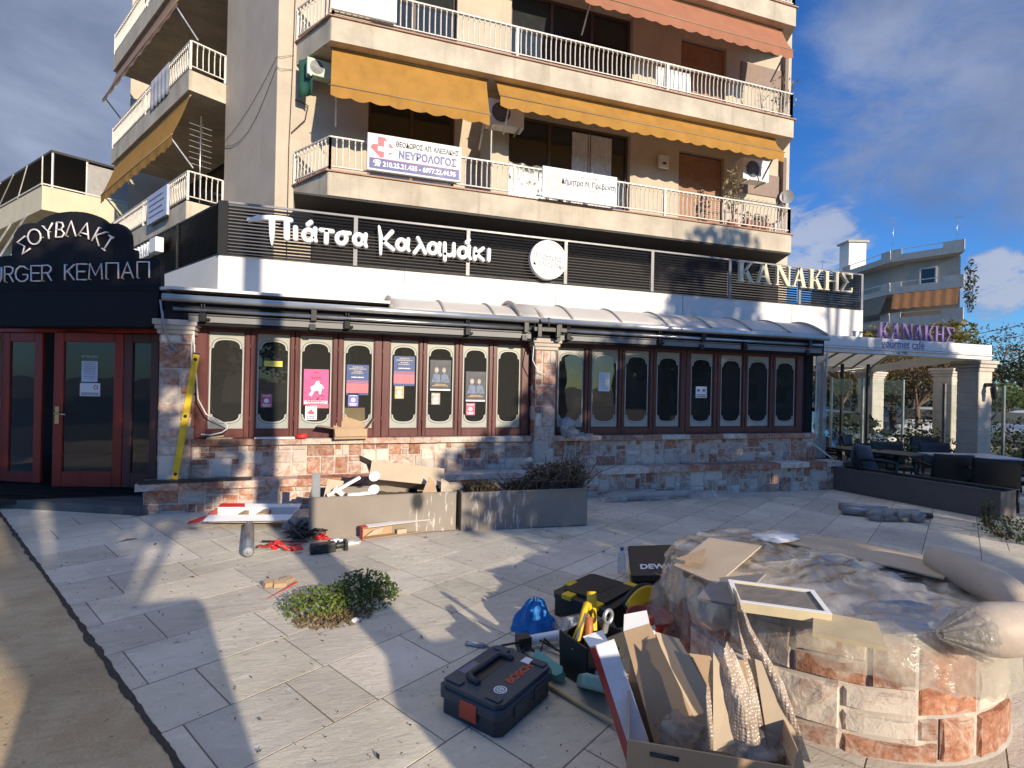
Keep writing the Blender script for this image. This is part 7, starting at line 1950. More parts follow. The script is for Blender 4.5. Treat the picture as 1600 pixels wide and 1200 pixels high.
# ---------------------------------------------------------------- tool cases in the foreground
m_bnavy = mat('navy_case', (0.026, 0.05, 0.078), 0.5, var=0.12, bump=0.15, bscale=150)
m_bdark = mat('dark_case', (0.03, 0.04, 0.05), 0.5, var=0.15)
m_bred = mat('red_latch', (0.42, 0.055, 0.03), 0.45)
t = thing('tool_case', 'dark blue plastic tool case with red maker lettering lying on the paving', 'tool case', G(0.75, 2.5))
T = frame(V(0.705, 2.235, gz(0.7)+0.007), (0.80, 0.60, 0), (-0.60, 0.80, 0))
W, D, H = 0.46, 0.36, 0.15
mb = MB(T); mb.prism([(0.03,0),(W-0.03,0),(W,0.03),(W,D-0.03),(W-0.03,D),(0.03,D),(0,D-0.03),(0,0.03)], 0, 0.072); mb.build('base', m_bdark, t, bevel=0.008)
mb = MB(T); mb.prism([(0.02,-0.012),(W-0.02,-0.012),(W+0.012,0.02),(W+0.012,D-0.02),(W-0.02,D+0.012),(0.02,D+0.012),(-0.012,D-0.02),(-0.012,0.02)], 0.078, 0.118)
mb.prism([(0.03,0.0),(W-0.03,0.0),(W,0.03),(W,D-0.03),(W-0.03,D),(0.03,D),(0,D-0.03),(0,0.03)], 0.1181, 0.142); lid = mb.build('lid', m_bnavy, t, bevel=0.009)
for (a, b, c, d) in ((0.02, 0.06, 0.25, 0.34), (W-0.06, W-0.02, 0.25, 0.34), (0.02, 0.06, 0.02, 0.10), (W-0.06, W-0.02, 0.02, 0.10)):
    mb = MB(T); mb.box(a, b, c, d, 0.1421, 0.150); mb.build('ridge', m_bnavy, t, bevel=0.004)
mb = MB(T); mb.prism([(0.10,0.20),(0.36,0.20),(0.36,0.285),(0.10,0.285)], 0.1421, 0.1435); mb.build('handle_recess', m_black, t)
mb = MB(T); mb.tube([(0.09,0.19,0.143),(0.09,0.235,0.152),(0.11,0.265,0.156),(0.35,0.265,0.156),(0.37,0.235,0.152),(0.37,0.19,0.143)], 0.017, 10); mb.build('handle', m_bdark, t)
for nm, x in (('latch', -0.018), ('latch', W+0.012)):
    mb = MB(T); mb.box(x, x+0.007, 0.12, 0.22, 0.03, 0.11); mb.build(nm, m_bred, t, bevel=0.003)
mb = MB(T); mb.box(0.10, 0.2, -0.018, -0.011, 0.05, 0.105); mb.box(0.27, 0.37, -0.018, -0.011, 0.05, 0.105); mb.build('front_clip', m_bdark, t, bevel=0.003)
text_obj('lettering', 'BOSCH', 0.062, T @ Matrix.Translation((0.285, 0.085, 0.1435)), m_bred, t, bold=0.0025, ext=0.0008)
mb = MB(T); ci = lambda r_, cx=0.115, cy=0.08: [(cx+r_*math.cos(a*PI/16), cy+r_*math.sin(a*PI/16)) for a in range(32)]
mb.ring_prism(ci(0.032), ci(0.026), 0.1422, 0.1436); mb.ring_prism(ci(0.019), ci(0.014), 0.1422, 0.1436); mb.box(0.105, 0.110, 0.058, 0.102, 0.1422, 0.1436); mb.box(0.120, 0.125, 0.058, 0.102, 0.1422, 0.1436); mb.box(0.110, 0.120, 0.078, 0.082, 0.1422, 0.1436); mb.build('round_emblem', m_paper, t)
mb = MB(T); mb.box(0.385, 0.44, 0.10, 0.15, 0.1422, 0.1432); mb.build('sticker', m_paper, t)
mb = MB(T); mb.box(0.12, 0.24, 0.30, 0.345, 0.1422, 0.1432); mb.build('blue_label', mat('dull_blue_label', (0.10,0.15,0.24), 0.4), t)
# black and yellow toolbox
t = thing('toolbox', 'squat black toolbox with yellow latches standing in the shade of the planter', 'toolbox', G(1.8, 3.4))
T = frame(V(1.67, 3.02, gz(1.7)+0.007), (0.86, 0.51, 0), (-0.51, 0.86, 0))
W, D, H = 0.50, 0.44, 0.17
mb = MB(T); mb.prism([(0.02,0),(W-0.02,0),(W,0.02),(W,D-0.02),(W-0.02,D),(0.02,D),(0,D-0.02),(0,0.02)], 0, 0.115); mb.build('base', m_blackmatt, t, bevel=0.01)
mb = MB(T); mb.prism([(0.02,-0.01),(W-0.02,-0.01),(W+0.01,0.02),(W+0.01,D-0.02),(W-0.02,D+0.01),(0.02,D+0.01),(-0.01,D-0.02),(-0.01,0.02)], 0.12, 0.155); mb.prism([(0.06,0.05),(W-0.06,0.05),(W-0.06,D-0.05),(0.06,D-0.05)], 0.1551, 0.175); mb.build('lid', m_blackmatt, t, bevel=0.01)
mb = MB(T); mb.box(0.17, 0.37, 0.16, 0.22, 0.1752, 0.1765); mb.build('handle_recess', m_black, t)
for (a, b, c, d) in ((-0.018,0.06,0.06,0.15), (-0.016,0.06,0.28,0.36), (W-0.06,W+0.018,0.06,0.15), (0.15,0.25,D-0.04,D+0.016)):
    mb = MB(T); mb.box(a, b, c, d, 0.135, 0.17); mb.build('latch', m_yellow, t, bevel=0.006)
# second black case behind, tilted, white lettering along its edge
t = thing('tool_case', 'flat black tool case with white lettering propped behind the toolbox', 'tool case', G(2.5, 3.75))
T = trs(V(2.52, 3.66, gz(2.6)+0.18), R(16), R(-6), R(-28))
mb = MB(T); mb.box(-0.26, 0.26, -0.2, 0.2, -0.17, -0.01); mb.build('base', m_blackmatt, t, bevel=0.012)
mb = MB(T); mb.box(-0.27, 0.27, -0.21, 0.21, 0.0, 0.06); mb.build('lid', m_blackmatt, t, bevel=0.014)
text_obj('lettering', 'DEWALT', 0.085, T @ Matrix.Translation((-0.02, -0.1, 0.0605)), m_paper, t, bold=0.003, ext=0.0006)
mb = MB(T); mb.box(-0.28, -0.262, -0.15, 0.0, -0.06, 0.03); mb.build('latch', m_yellow, t, bevel=0.004)
# open black and yellow tool bag
t = thing('tool_bag', 'open black tool bag with bright yellow lining behind the box of scraps', 'bag', G(2.0, 3.05))
T = trs(V(2.06, 2.93, gz(2)+0.007), 0, 0, R(28))
mb = MB(T)
prof = [(-0.22,-0.14),(0.22,-0.14),(0.24,0.0),(0.22,0.14),(-0.22,0.14),(-0.24,0.0)]
for (a, b) in zip(prof, prof[1:]+prof[:1]): mb.add([(a[0],a[1],0),(b[0],b[1],0),(b[0]*1.08,b[1]*1.1,0.15),(a[0]*1.08,a[1]*1.1,0.15)], [(0,1,2,3)])
mb.add([(p[0],p[1],0.004) for p in prof], [tuple(range(6))]); mb.build('body', m_blackmatt, t, solid=0.012)
mb = MB(T)
for (a, b) in zip(prof, prof[1:]+prof[:1]): mb.add([(a[0]*.94,a[1]*.9,0.02),(b[0]*.94,b[1]*.9,0.02),(b[0]*1.0,b[1]*1.0,0.145),(a[0]*1.0,a[1]*1.0,0.145)], [(0,1,2,3)])
mb.build('lining', m_yellow, t, solid=0.004)
mb = MB(T); mb.grid(lambda u, v: V(-0.2+0.40*u, 0.15+0.05*v, 0.15+0.10*v*(1-0.6*(2*u-1)**2)), 12, 6); mb.build('lid_flap', m_yellow, t, solid=0.012)
mb = MB(T); mb.grid(lambda u, v: V(-0.21+0.42*u, 0.168+0.055*v, 0.15+0.112*v*(1-0.6*(2*u-1)**2)), 12, 6); mb.build('lid_cover', m_blackmatt, t, solid=0.012)
mb = MB(T); mb.tube([(-0.2,-0.15,0.13),(-0.12,-0.17,0.2),(0.1,-0.18,0.21),(0.2,-0.15,0.13)], 0.014, 8); mb.build('handle', m_blackmatt, t)
mb = MB(T); mb.box(-0.1, 0.02, -0.05, 0.05, 0.03, 0.12); mb.cyl((0.08,0,0.04), (0.14,0.04,0.18), 0.02, 8); mb.build('tool', mat('orange_tool', (0.42,0.2,0.05), 0.5), t)
# small bottle
t = thing('water_bottle', 'small clear water bottle with a blue cap between the black cases', 'bottle', G(2.06, 3.58))
T = Matrix.Translation(V(2.10, 3.60, gz(2.1)+0.17))
mb = MB(T); mb.lathe([(0,0),(0.03,0.002),(0.032,0.03),(0.029,0.06),(0.032,0.09),(0.031,0.13),(0.014,0.17),(0.013,0.18)], n=16); mb.build('bottle', mat_film('bottle_plastic', (0.7,0.75,0.8), 0.25, 0.08, 8, 0.1), t)
mb = MB(T); mb.cyl((0,0,0.18), (0,0,0.2), 0.015, 12); mb.build('cap', mat('blue_cap', (0.05,0.15,0.5), 0.4), t)
# blue bag
def mat_bluebag():
    t_ = NT('blue_polythene'); vec = t_.coord('Object'); n_ = t_.noise(vec, 16, 5, 0.6, 1.0); nr = t_.bump(n_, 0.9, 0.03)
    p = t_.bsdf((0.015, 0.22, 0.62), 0.22, 0, 0.6, nr); tl = t_.n('ShaderNodeBsdfTranslucent'); tl.inputs['Color'].default_value = (0.03, 0.32, 0.75, 1)
    mx = t_.n('ShaderNodeMixShader'); mx.inputs[0].default_value = 0.35; t_.l(p, mx.inputs[1]); t_.l(tl.outputs[0], mx.inputs[2]); return t_.fin(mx.outputs[0])
mb = MB()
def bagf(u, v):
    a = u*2*PI; z = v
    r_ = 0.70*(0.165*(1-z)**0.6+0.03)*(1+0.22*noise.noise(V(math.cos(a)*2.2, math.sin(a)*2.2, z*3))+0.08*math.sin(a*11+z*4)*(0.3+z))
    return V(1.24+r_*math.cos(a)*1.1, 3.22+r_*math.sin(a)*0.9, gz(1.2)+0.008+0.18*z+0.04*noise.noise(V(math.cos(a)*3, math.sin(a)*3, 5))*z)
mb.grid(bagf, 56, 16)
tag(mb.build('plastic_bag', mat_bluebag()), 'crumpled bright blue plastic bag on the paving', 'bag')
# caulking gun and chrome rod
t = thing('caulking_gun', 'white tubed caulking gun lying in front of the blue bag', 'caulking gun', G(1.2, 3.0))
p0, p1 = V(1.10, 2.98, gz(1)+0.05), V(1.50, 3.0, gz(1)+0.055); d_ = (p1-p0).normalized()
mb = MB(); mb.cyl(p0, p1, 0.03, 14); mb.tube([p1, p1+d_*0.03, p1+d_*0.09], 0.02, 10, rad=[0.028,0.014,0.006]); mb.build('tube', m_whiteflat, t)
mb = MB(); mb.bar(p0-d_*0.06, p0+d_*0.02, 0.07, 0.07); mb.cyl(p0-d_*0.16, p0, 0.007, 6); mb.tube([p0-d_*0.05, p0-d_*0.06-V(0,0.06,0.03), p0-d_*0.03-V(0,0.11,0.035)], 0.012, 6); mb.tube([p0-d_*0.16, p0-d_*0.17+V(0,-0.03,0), p0-d_*0.165+V(0,-0.06,0)], 0.006, 6); mb.build('frame', m_blackmatt, t)
mb = MB()
for k in range(4): crumple(mb, (1.42+0.06*k, 3.05-0.02*k, gz(1.4)+0.07), (0.10, 0.09, 0.06), 60+k)
tag(mb.build('plastic_bag', mat_film('clear_bag', (0.72,0.72,0.74), 0.35, 0.15, 22)), 'crumpled clear bag lying over the caulking gun', 'bag')
mb = MB(); mb.tube([G(0.76, 3.12, 0.014), G(0.86, 3.06, 0.014)], 0.015, 12); mb.tube([G(0.86, 3.06, 0.014), G(1.02, 2.965, 0.014)], 0.008, 8); tag(mb.build('chrome_rod', m_steel), 'short chrome rod lying behind the dark blue tool case', 'rod')
mb = MB(); mb.tube([(1.0,2.86,gz(1)+0.02),(1.08,2.92,gz(1)+0.05),(1.14,2.86,gz(1)+0.02),(1.2,2.94,gz(1)+0.07),(1.26,2.88,gz(1)+0.02)], 0.008, 5); mb.tube([(1.02,2.92,gz(1)+0.02),(1.16,2.98,gz(1)+0.06),(1.27,2.83,gz(1)+0.03)], 0.007, 5); tag(mb.build('black_cable', m_blackmatt), 'loose black cable on the paving left of the tool tote', 'cable')
# black tote full of tools
t = thing('tool_tote', 'black fabric tote stuffed with yellow handled tools', 'bag', G(1.35, 2.6))
T = trs(V(1.36, 2.64, gz(1.3)+0.007), 0, 0, R(20))
w, d, h = 0.27, 0.20, 0.215
mb = MB(T)
for (a, b) in (((-w/2,-d/2),(w/2,-d/2)),((w/2,-d/2),(w/2,d/2)),((w/2,d/2),(-w/2,d/2)),((-w/2,d/2),(-w/2,-d/2))):
    mb.add([(a[0],a[1],0),(b[0],b[1],0),(b[0]*1.05,b[1]*1.05,h),(a[0]*1.05,a[1]*1.05,h+0.02)], [(0,1,2,3)])
mb.add([(-w/2,-d/2,0.003),(w/2,-d/2,0.003),(w/2,d/2,0.003),(-w/2,d/2,0.003)], [(0,1,2,3)]); mb.build('body', m_blackmatt, t, solid=0.012)
mb = MB(T); mb.box(-0.07, 0.13, -d/2-0.03, -d/2-0.012, 0.10, 0.24); mb.box(-0.10, 0.02, -d/2-0.026, -d/2-0.013, 0.02, 0.07); mb.build('pocket', mat('black_canvas', (0.035,0.034,0.032), 0.9), t, bevel=0.01)
sw = thing('hand_saw', 'yellow handled saw sticking out of the black tool tote', 'saw', T @ V(0,0,0.25))
mb = MB(T); mb.tube([(-0.10,0.02,0.18),(-0.06,0.03,0.25),(-0.01,0.05,0.32),(0.04,0.08,0.34),(0.08,0.10,0.32),(0.08,0.08,0.26)], 0.018, 8); mb.prism([(-0.12,0.17),(-0.04,0.17),(0.02,0.30),(-0.02,0.32)], -0.05, -0.035, 0, T @ frame((0,0,0),(1,0,0),(0,0,1))); mb.build('handle', m_yellow, sw)
mb = MB(T); mb.add([(-0.15,0.0,0.17),(-0.135,0.0,0.17),(0.01,0.03,0.31),(-0.02,0.03,0.325)], [(0,1,2,3),(3,2,1,0)]); mb.build('blade', m_steel, sw, solid=0.004)
mb = MB(T); mb.tube([(-0.05,-0.02,0.15),(-0.02,0.0,0.25),(0.0,0.02,0.30)], 0.022, 8); tag(mb.build('orange_grip', mat('orange_brown_grip', (0.45,0.15,0.04), 0.5)), 'orange brown tool grip in the black tool tote', 'tool')
wr = thing('ring_spanner', 'big grey ring spanner sticking out of the black tool tote', 'spanner', T @ V(0.05,0,0.2))
mb = MB(T); mb.bar((0.02,-0.05,0.13), (0.08,-0.04,0.275), 0.035, 0.012, (0,1,0)); c = V(0.09,-0.04,0.30)
mb.tube([c+V(0.032*math.cos(a*PI/8), 0, 0.036*math.sin(a*PI/8)) for a in range(17)], 0.011, 8, 0, False); mb.build('spanner', m_alu, wr)
lvl = MB(T); lvl.bar((0.10,0.08,0.17), (0.15,0.14,0.31), 0.045, 0.03, (1,0,0)); lvl.cyl((0.145,0.135,0.29),(0.165,0.16,0.36),0.03,10)
tag(lvl.build('yellow_torch', m_yellow, bevel=0.006), 'fat yellow handled torch leaning out of the black tool tote', 'torch')
# teal dustpan, broom stick and teal case
m_teal = mat('teal_plastic', (0.08, 0.30, 0.29), 0.45)
t = thing('broom', 'wooden broom stick with a teal head lying on the paving', 'broom', G(1.1, 2.5))
mb = MB(); mb.cyl(G(1.075, 2.56, 0.02), G(1.32, 2.02, 0.03), 0.012, 10); mb.build('stick', mat('broom_wood', (0.52,0.40,0.22), 0.6), t)
mb = MB(); T2 = frame(G(1.13, 2.66, 0.03), (0.42,-0.9,0.0), (0.9,0.42,0.5)); mb.prism([(-0.10,-0.045),(0.08,-0.03),(0.10,0.0),(0.08,0.03),(-0.14,0.05)], 0, 0.05, 0, T2); mb.build('head', m_teal, t, bevel=0.008)
t = thing('teal_case', 'pale teal plastic case with a dark slot beside the black tool tote', 'case', G(1.34, 2.42))
T2 = trs(V(1.27, 2.40, gz(1.3)+0.09), R(-30), R(10), R(-25))
mb = MB(T2); mb.box(-0.085, 0.085, -0.16, 0.16, -0.035, 0.03); mb.build('body', mat('pale_teal', (0.20,0.38,0.34), 0.45), t, bevel=0.015)
mb = MB(T2); mb.box(-0.012, 0.012, -0.13, 0.05, 0.0305, 0.032); mb.build('slot', m_black, t)
mb = MB(T2); mb.cyl((0.03,0.09,0.03), (0.03,0.09,0.06), 0.035, 14); mb.build('knob', mat('pale_teal_knob', (0.22,0.42,0.38), 0.45), t)
# red bucket, spray can
t = thing('bucket', 'red plastic bucket in the shade beside the round planter', 'bucket', G(1.86, 2.78))
T2 = Matrix.Translation(V(1.80, 2.74, gz(1.8)+0.007))
mb = MB(T2); mb.lathe([(0,0),(0.10,0),(0.135,0.22),(0.142,0.22),(0.142,0.235),(0.13,0.235),(0.097,0.01),(0,0.01)], n=28); mb.build('pail', mat('dull_red_plastic', (0.30,0.03,0.03), 0.45), t)
mb = MB(T2); mb.tube([(0.138,0,0.21),(0.12,-0.09,0.16),(0.0,-0.14,0.12),(-0.12,-0.09,0.16),(-0.138,0,0.21)], 0.004, 5); mb.build('bail', m_steel, t)
t = thing('spray_can', 'white spray can with pink and dark label in front of the red bucket', 'spray can', G(1.66, 2.5))
T2 = Matrix.Translation(V(1.66, 2.53, gz(1.7)+0.12))
mb = MB(T2); mb.lathe([(0,0),(0.032,0),(0.032,0.16),(0.026,0.175),(0.014,0.18)], n=18); mb.build('can', m_paper, t)
mb = MB(T2); mb.lathe([(0.0324,0.02),(0.0324,0.07)], n=18); mb.build('pink_band', m_pink, t)
mb = MB(T2); mb.lathe([(0.0325,0.085),(0.0325,0.12)], n=18, a0=-2.6, a1=0.2); mb.build('dark_label', m_ink, t)
mb = MB(T2); mb.lathe([(0.027,0.176),(0.027,0.205),(0.02,0.215),(0,0.215)], n=16); mb.build('cap', m_bred, t)
mb = MB(); mb.box(1.60, 1.74, 2.46, 2.60, gz(1.7)+0.007, gz(1.7)+0.118); tag(mb.build('small_carton', m_card), 'small brown carton under the spray can', 'box')
carton('cardboard_box', 'brown carton with printed square half hidden behind the tool bag', trs(G(2.42, 3.18), 0, 0, R(20)), 0.34, 0.24, 0.25, m_card, [('l', 30, 0.12), ('f', 60, 0.1)])

# big carton at the bottom edge and what sticks out of it
T = trs(V(1.37, 1.72, gz(1.3)+0.007), 0, 0, R(-31))
Tc = T
cb = carton('cardboard_box', 'big brown carton at the bottom edge stuffed with packaging', T, 0.56, 0.40, 0.30, m_card, [('b', 70, 0.14), ('r', 80, 0.06)], wall=0.006)
mb = MB(T); mb.tube([(-0.20,-0.201,0.265),(-0.10,-0.202,0.262)], 0.008, 6); mb.build('hand_hole', m_black, cb)
t = thing('packing_box', 'long white and red box leaning out of the big brown carton', 'packaging', V(1.2, 1.95, 0.1))
lo, hi = V(1.20, 1.85, 0.05), V(1.135, 2.07, 0.42)
ax = (hi-lo).normalized(); sx = V(0.93, -0.22, -0.05); sx = (sx-ax*sx.dot(ax)).normalized(); nz = ax.cross(sx)*-1
if nz.y > 0: nz = -nz
TT = Matrix.Identity(4)
for i in range(3): TT[i][0] = sx[i]; TT[i][1] = ax[i]; TT[i][2] = (sx.cross(ax))[i]; TT[i][3] = lo[i]
Lb = (hi-lo).length
mb = MB(TT); mb.box(-0.045, 0.045, -0.05, Lb, -0.11, 0.0); mb.build('white_face', mat('blue_white_card', (0.66,0.68,0.74), 0.55), t, bevel=0.003, seg=1)
mb = MB(TT); mb.box(-0.0475, -0.0455, -0.05, Lb-0.004, -0.108, -0.002); mb.box(-0.044, 0.046, Lb-0.13, Lb-0.002, -0.1125, -0.1105); mb.build('red_side', mat('deep_red_card', (0.36,0.02,0.025), 0.4), t)
mb = MB(TT); mb.add([(-0.045,Lb,-0.11),(0.045,Lb,-0.11),(0.05,Lb+0.05,-0.16),(-0.05,Lb+0.05,-0.16)], [(0,1,2,3),(3,2,1,0)]); mb.add([(-0.045,Lb+0.002,0.0),(0.045,Lb+0.002,0.0),(0.045,Lb+0.002,-0.11),(-0.045,Lb+0.002,-0.11)], [(0,1,2,3)]); mb.build('end_flap', m_whiteflat, t, solid=0.002)
sheet('cardboard_sheet', 'tall brown cardboard panel standing beside the white and red box', [V(1.25,1.84,0.08), V(1.44,1.72,0.08), V(1.325,2.02,0.505), V(1.225,2.07,0.46)], m_card, 0.006, group='cardboard standing in the big carton')
sheet('cardboard_sheet', 'white lined flap at the top of the tall brown panel', [V(1.225,2.07,0.46), V(1.325,2.02,0.505), V(1.335,2.06,0.545), V(1.25,2.11,0.515)], m_whiteflat, 0.004, group='cardboard standing in the big carton')
sheet('cardboard_sheet', 'narrow brown panel leaning to the right in the big carton', [V(1.42,1.80,0.1), V(1.56,1.72,0.12), V(1.45,1.98,0.44), V(1.36,2.03,0.46)], m_card2, 0.006, group='cardboard standing in the big carton')
def mat_bubble():
    t_ = NT('bubble_wrap'); vec = t_.coord('Object')
    v_ = t_.n('ShaderNodeTexVoronoi'); v_.inputs['Scale'].default_value = 75; v_.inputs['Randomness'].default_value = 0.25; t_.l(vec, v_.inputs['Vector'])
    d = t_.ramp(v_.outputs['Distance'], 0.18, 0.42)
    c = t_.mix(d, (0.62, 0.52, 0.44), (0.36, 0.27, 0.21))
    c = t_.mix(t_.ramp(t_.noise(vec, 9, 5, 0.6, 0.8), 0.4, 0.7), c, (0.66, 0.58, 0.50))
    nr = t_.bump(v_.outputs['Distance'], 0.8, 0.01)
    p_ = t_.bsdf(c, 0.25, 0, 0.6, nr); tr_ = t_.n('ShaderNodeBsdfTransparent')
    mx_ = t_.n('ShaderNodeMixShader'); mx_.inputs[0].default_value = 0.86; t_.l(tr_.outputs[0], mx_.inputs[1]); t_.l(p_, mx_.inputs[2]); return t_.fin(mx_.outputs[0])
m_bub = mat_bubble()
def wrap(name, label, pts, wid, m, seed, group=None, fold=0.03):
    pts = [Vector(p) for p in pts]
    def f(u, v):
        k = min(int(u*(len(pts)-1)), len(pts)-2); fr = u*(len(pts)-1)-k; p = pts[k].lerp(pts[k+1], fr)
        w_ = wid[k]+(wid[k+1]-wid[k])*fr; s_ = V(0.85, -0.5, 0)
        return p+s_*(w_*(v-0.5))+V(-0.35, -0.6, 0)*(fold*math.sin(v*7+u*3+seed)+0.5*fold*noise.noise(V(u*6, v*5, seed)))
    mb = MB(); mb.grid(f, 24, 10); return tag(mb.build(name, m), label, 'bubble wrap', group)
g_ = 'bubble wrap sticking out of the big carton'
wrap('bubble_wrap', 'tall thin spike of bubble wrap leaning out of the big carton', [(1.62,1.55,0.18),(1.56,1.60,0.45),(1.52,1.66,0.62),(1.50,1.70,0.76)], [0.16, 0.13, 0.05, 0.012], m_bub, 1, g_)
wrap('bubble_wrap', 'wide upright piece of bubble wrap in the middle of the big carton', [(1.40,1.56,0.18),(1.40,1.60,0.40),(1.41,1.64,0.52),(1.42,1.66,0.57)], [0.20, 0.17, 0.10, 0.05], m_bub, 2, g_, 0.04)
sheet('cardboard_sheet', 'pointed brown card wrapped in the middle bubble wrap', [V(1.33,1.60,0.2), V(1.42,1.56,0.2), V(1.42,1.62,0.44), V(1.37,1.66,0.55)], m_card2, 0.005, group='cardboard standing in the big carton')
sheet('cardboard_sheet', 'pale brown card strip behind the tall bubble wrap spike', [V(1.56,1.56,0.15), V(1.66,1.50,0.15), V(1.60,1.58,0.50), V(1.53,1.62,0.52)], m_card2, 0.005, group='cardboard standing in the big carton')
mb = MB()
for k, (x, y, z, r_) in enumerate(((1.30,1.74,0.20,0.09),(1.42,1.66,0.19,0.09),(1.52,1.56,0.22,0.10),(1.44,1.54,0.22,0.08))): crumple(mb, (x, y, z), (r_, r_*0.8, r_*0.6), 80+k, amp=0.35)
tag(mb.build('plastic_wrap', mat_film('scrap_film', (0.6,0.55,0.5), 0.4, 0.2, 20)), 'crumpled clear wrapping filling the big carton', 'wrapping')

# ---------------------------------------------------------------- round stone planter and its load
PC, PR, PZ = V(2.72, 2.40, -0.085), 0.82, 0.47
t = thing('round_planter', 'round stone faced planter covered with plastic and cardboard', 'planter', PC)
def cyl(u, w, d, r_=PR):
    a = -PI*0.5+u/r_; return V(PC.x+(r_+d)*math.cos(a), PC.y+(r_+d)*math.sin(a), PC.z+w)
mb = MB(); mb.lathe([(PR-0.004, 0.0), (PR-0.004, PZ-PC.z), (PR-0.24, PZ-PC.z), (PR-0.26, PZ-PC.z-0.12), (0, PZ-PC.z-0.12)], PC, 64); mb.build('core', m_mortar, t)
mb = MB(); clad(mb, 2*PI*PR, PZ-PC.z-0.02, lambda u, w, d: cyl(u, w, d), 0.10, 23, 0.007, (0.010, 0.020), sizes=[(4,2),(3,1),(3,2),(2,1),(3,3),(4,1),(2,2),(5,2)]); mb.build('stone_facing', m_stone, t)
mb = MB(); mb.lathe([(PR+0.03, 0.0), (PR+0.025, 0.02), (PR, 0.03)], PC, 64); mb.build('foot', mat('mortar_foot', (0.42,0.38,0.33), 0.9, bump=0.4), t)
def topz(x, y):
    d = math.hypot(x-PC.x, y-PC.y)
    z = PZ+0.02+0.07*math.exp(-((x-2.74)**2/0.10+(y-2.36)**2/0.14))
    return z
# draped sheet
mb = MB()
def filmf(u, v):
    a = u*2*PI; c, s_ = math.cos(a), math.sin(a)
    n1 = noise.noise(V(c*2.2, s_*2.2, 3)); n2 = noise.noise(V(c*6, s_*6, 7)); n3 = noise.noise(V(c*11, s_*11, v*6))
    # how far it hangs: most at the front right, least at the back
    front = max(0, math.cos(a-R(-62)))
    left = max(0, math.cos(a-R(178)))
    hang = 0.06+0.24*front**1.5+0.12*left**3+0.06*n1+0.07*n2
    if v < 0.72:
        r_ = (PR+0.03)*(v/0.72); x, y = PC.x+r_*c, PC.y+r_*s_
        rg = lambda q: 1-2.2*abs(noise.noise(q))
        z = topz(x, y)+0.022*noise.noise(V(x*5, y*5, 1))+0.022*rg(V(x*4+y*2, y*7, 2))+0.011*rg(V(x*11, y*8-x*4, 4))-0.01
        return V(x, y, z)
    f = (v-0.72)/0.28
    r_ = PR+0.025+0.035*math.sin(PI*0.5*f)+0.035*n3*f+0.02*n2*f
    return V(PC.x+r_*c, PC.y+r_*s_, PZ+0.02-hang*f+0.02*math.sin(f*5+n2*6))
mb.grid(filmf, 200, 64)
tag(mb.build('plastic_sheet', mat_film('drape_film', (0.76,0.70,0.58), 0.40, 0.3, 7, 0.6, 0.24)), 'big crumpled clear plastic sheet draped over the round planter', 'plastic sheet')
wrap('plastic_sheet', 'loose clear plastic hanging down the left side of the round planter', [(1.88,2.62,-0.03),(1.87,2.60,0.2),(1.92,2.58,0.40),(2.0,2.55,0.54)], [0.30, 0.34, 0.36, 0.3], m_film, 5, None, 0.05)['category'] = 'plastic sheet'
def slab(name, label, pts, m, th, cat='cardboard', group=None):
    """thin board from top corner points"""
    pts = [Vector(p) for p in pts]; n_ = (pts[1]-pts[0]).cross(pts[2]-pts[1]).normalized()
    if n_.z < 0: pts = pts[::-1]; n_ = -n_
    mb = MB(); k = len(pts); vs = pts+[p-n_*th for p in pts]
    mb.add(vs, [tuple(range(k)), tuple(reversed(range(k, 2*k)))]+[((i+1)%k, i, i+k, (i+1)%k+k) for i in range(k)])
    return tag(mb.build(name, m), label, cat, group)
g_ = 'cardboard lying on the round planter'
slab('cardboard_sheet', 'broad brown board at the left back of the round planter', [(1.80,2.52,0.555),(2.36,2.92,0.56),(2.55,2.66,0.57),(1.83,2.20,0.565)], m_card2, 0.008, group=g_)
slab('cardboard_sheet', 'grey backed board under the framed sample on the round planter', [(1.63,2.10,0.555),(1.87,2.28,0.56),(2.12,2.18,0.60),(1.72,1.95,0.575)], mat('grey_board', (0.24,0.22,0.205), 0.8), 0.012, group=g_)
slab('cardboard_sheet', 'torn pale strip standing on the left boards', [(1.80,2.50,0.60),(2.10,2.62,0.60),(1.90,2.40,0.60),(1.95,2.47,0.605)][:3], m_card, 0.004, group=g_)
slab('cardboard_sheet', 'long brown board across the back right of the round planter', [(2.80,2.98,0.53),(3.36,2.76,0.53),(3.58,2.20,0.53),(3.20,2.02,0.53),(2.97,2.56,0.53)], m_card2, 0.01, group=g_)
mb = MB(); crumple(mb, (2.86, 2.86, 0.545), (0.16, 0.10, 0.014), 90); tag(mb.build('white_tape', m_whiteflat), 'white tape wad at the end of the long brown board', 'tape')
slab('dark_board', 'black board showing beneath the long brown board', [(2.88,2.55,0.512),(3.12,2.42,0.512),(3.16,2.10,0.512),(2.98,2.14,0.512)], m_black, 0.004, 'board')
fr_ = thing('framed_sample', 'pale edged framed slab with grey face lying on the front of the round planter', 'frame', V(1.93, 1.92, 0.55))
c0 = V(1.935, 1.925, 0.60); ux = V(0.84, -0.54, -0.02).normalized(); uy = V(0.54, 0.84, 0.02).normalized(); TT = frame(c0, ux, uy)
m_pale = mat('pale_timber', (0.60, 0.50, 0.32), 0.6, var=0.1)
mb = MB(TT); a, b = 0.19, 0.13
mb.ring_prism([(-a,-b),(a,-b),(a,b),(-a,b)], [(-a+0.018,-b+0.018),(a-0.018,-b+0.018),(a-0.018,b-0.018),(-a+0.018,b-0.018)], -0.045, 0.0); mb.build('edge', m_pale, fr_, bevel=0.002, seg=1)
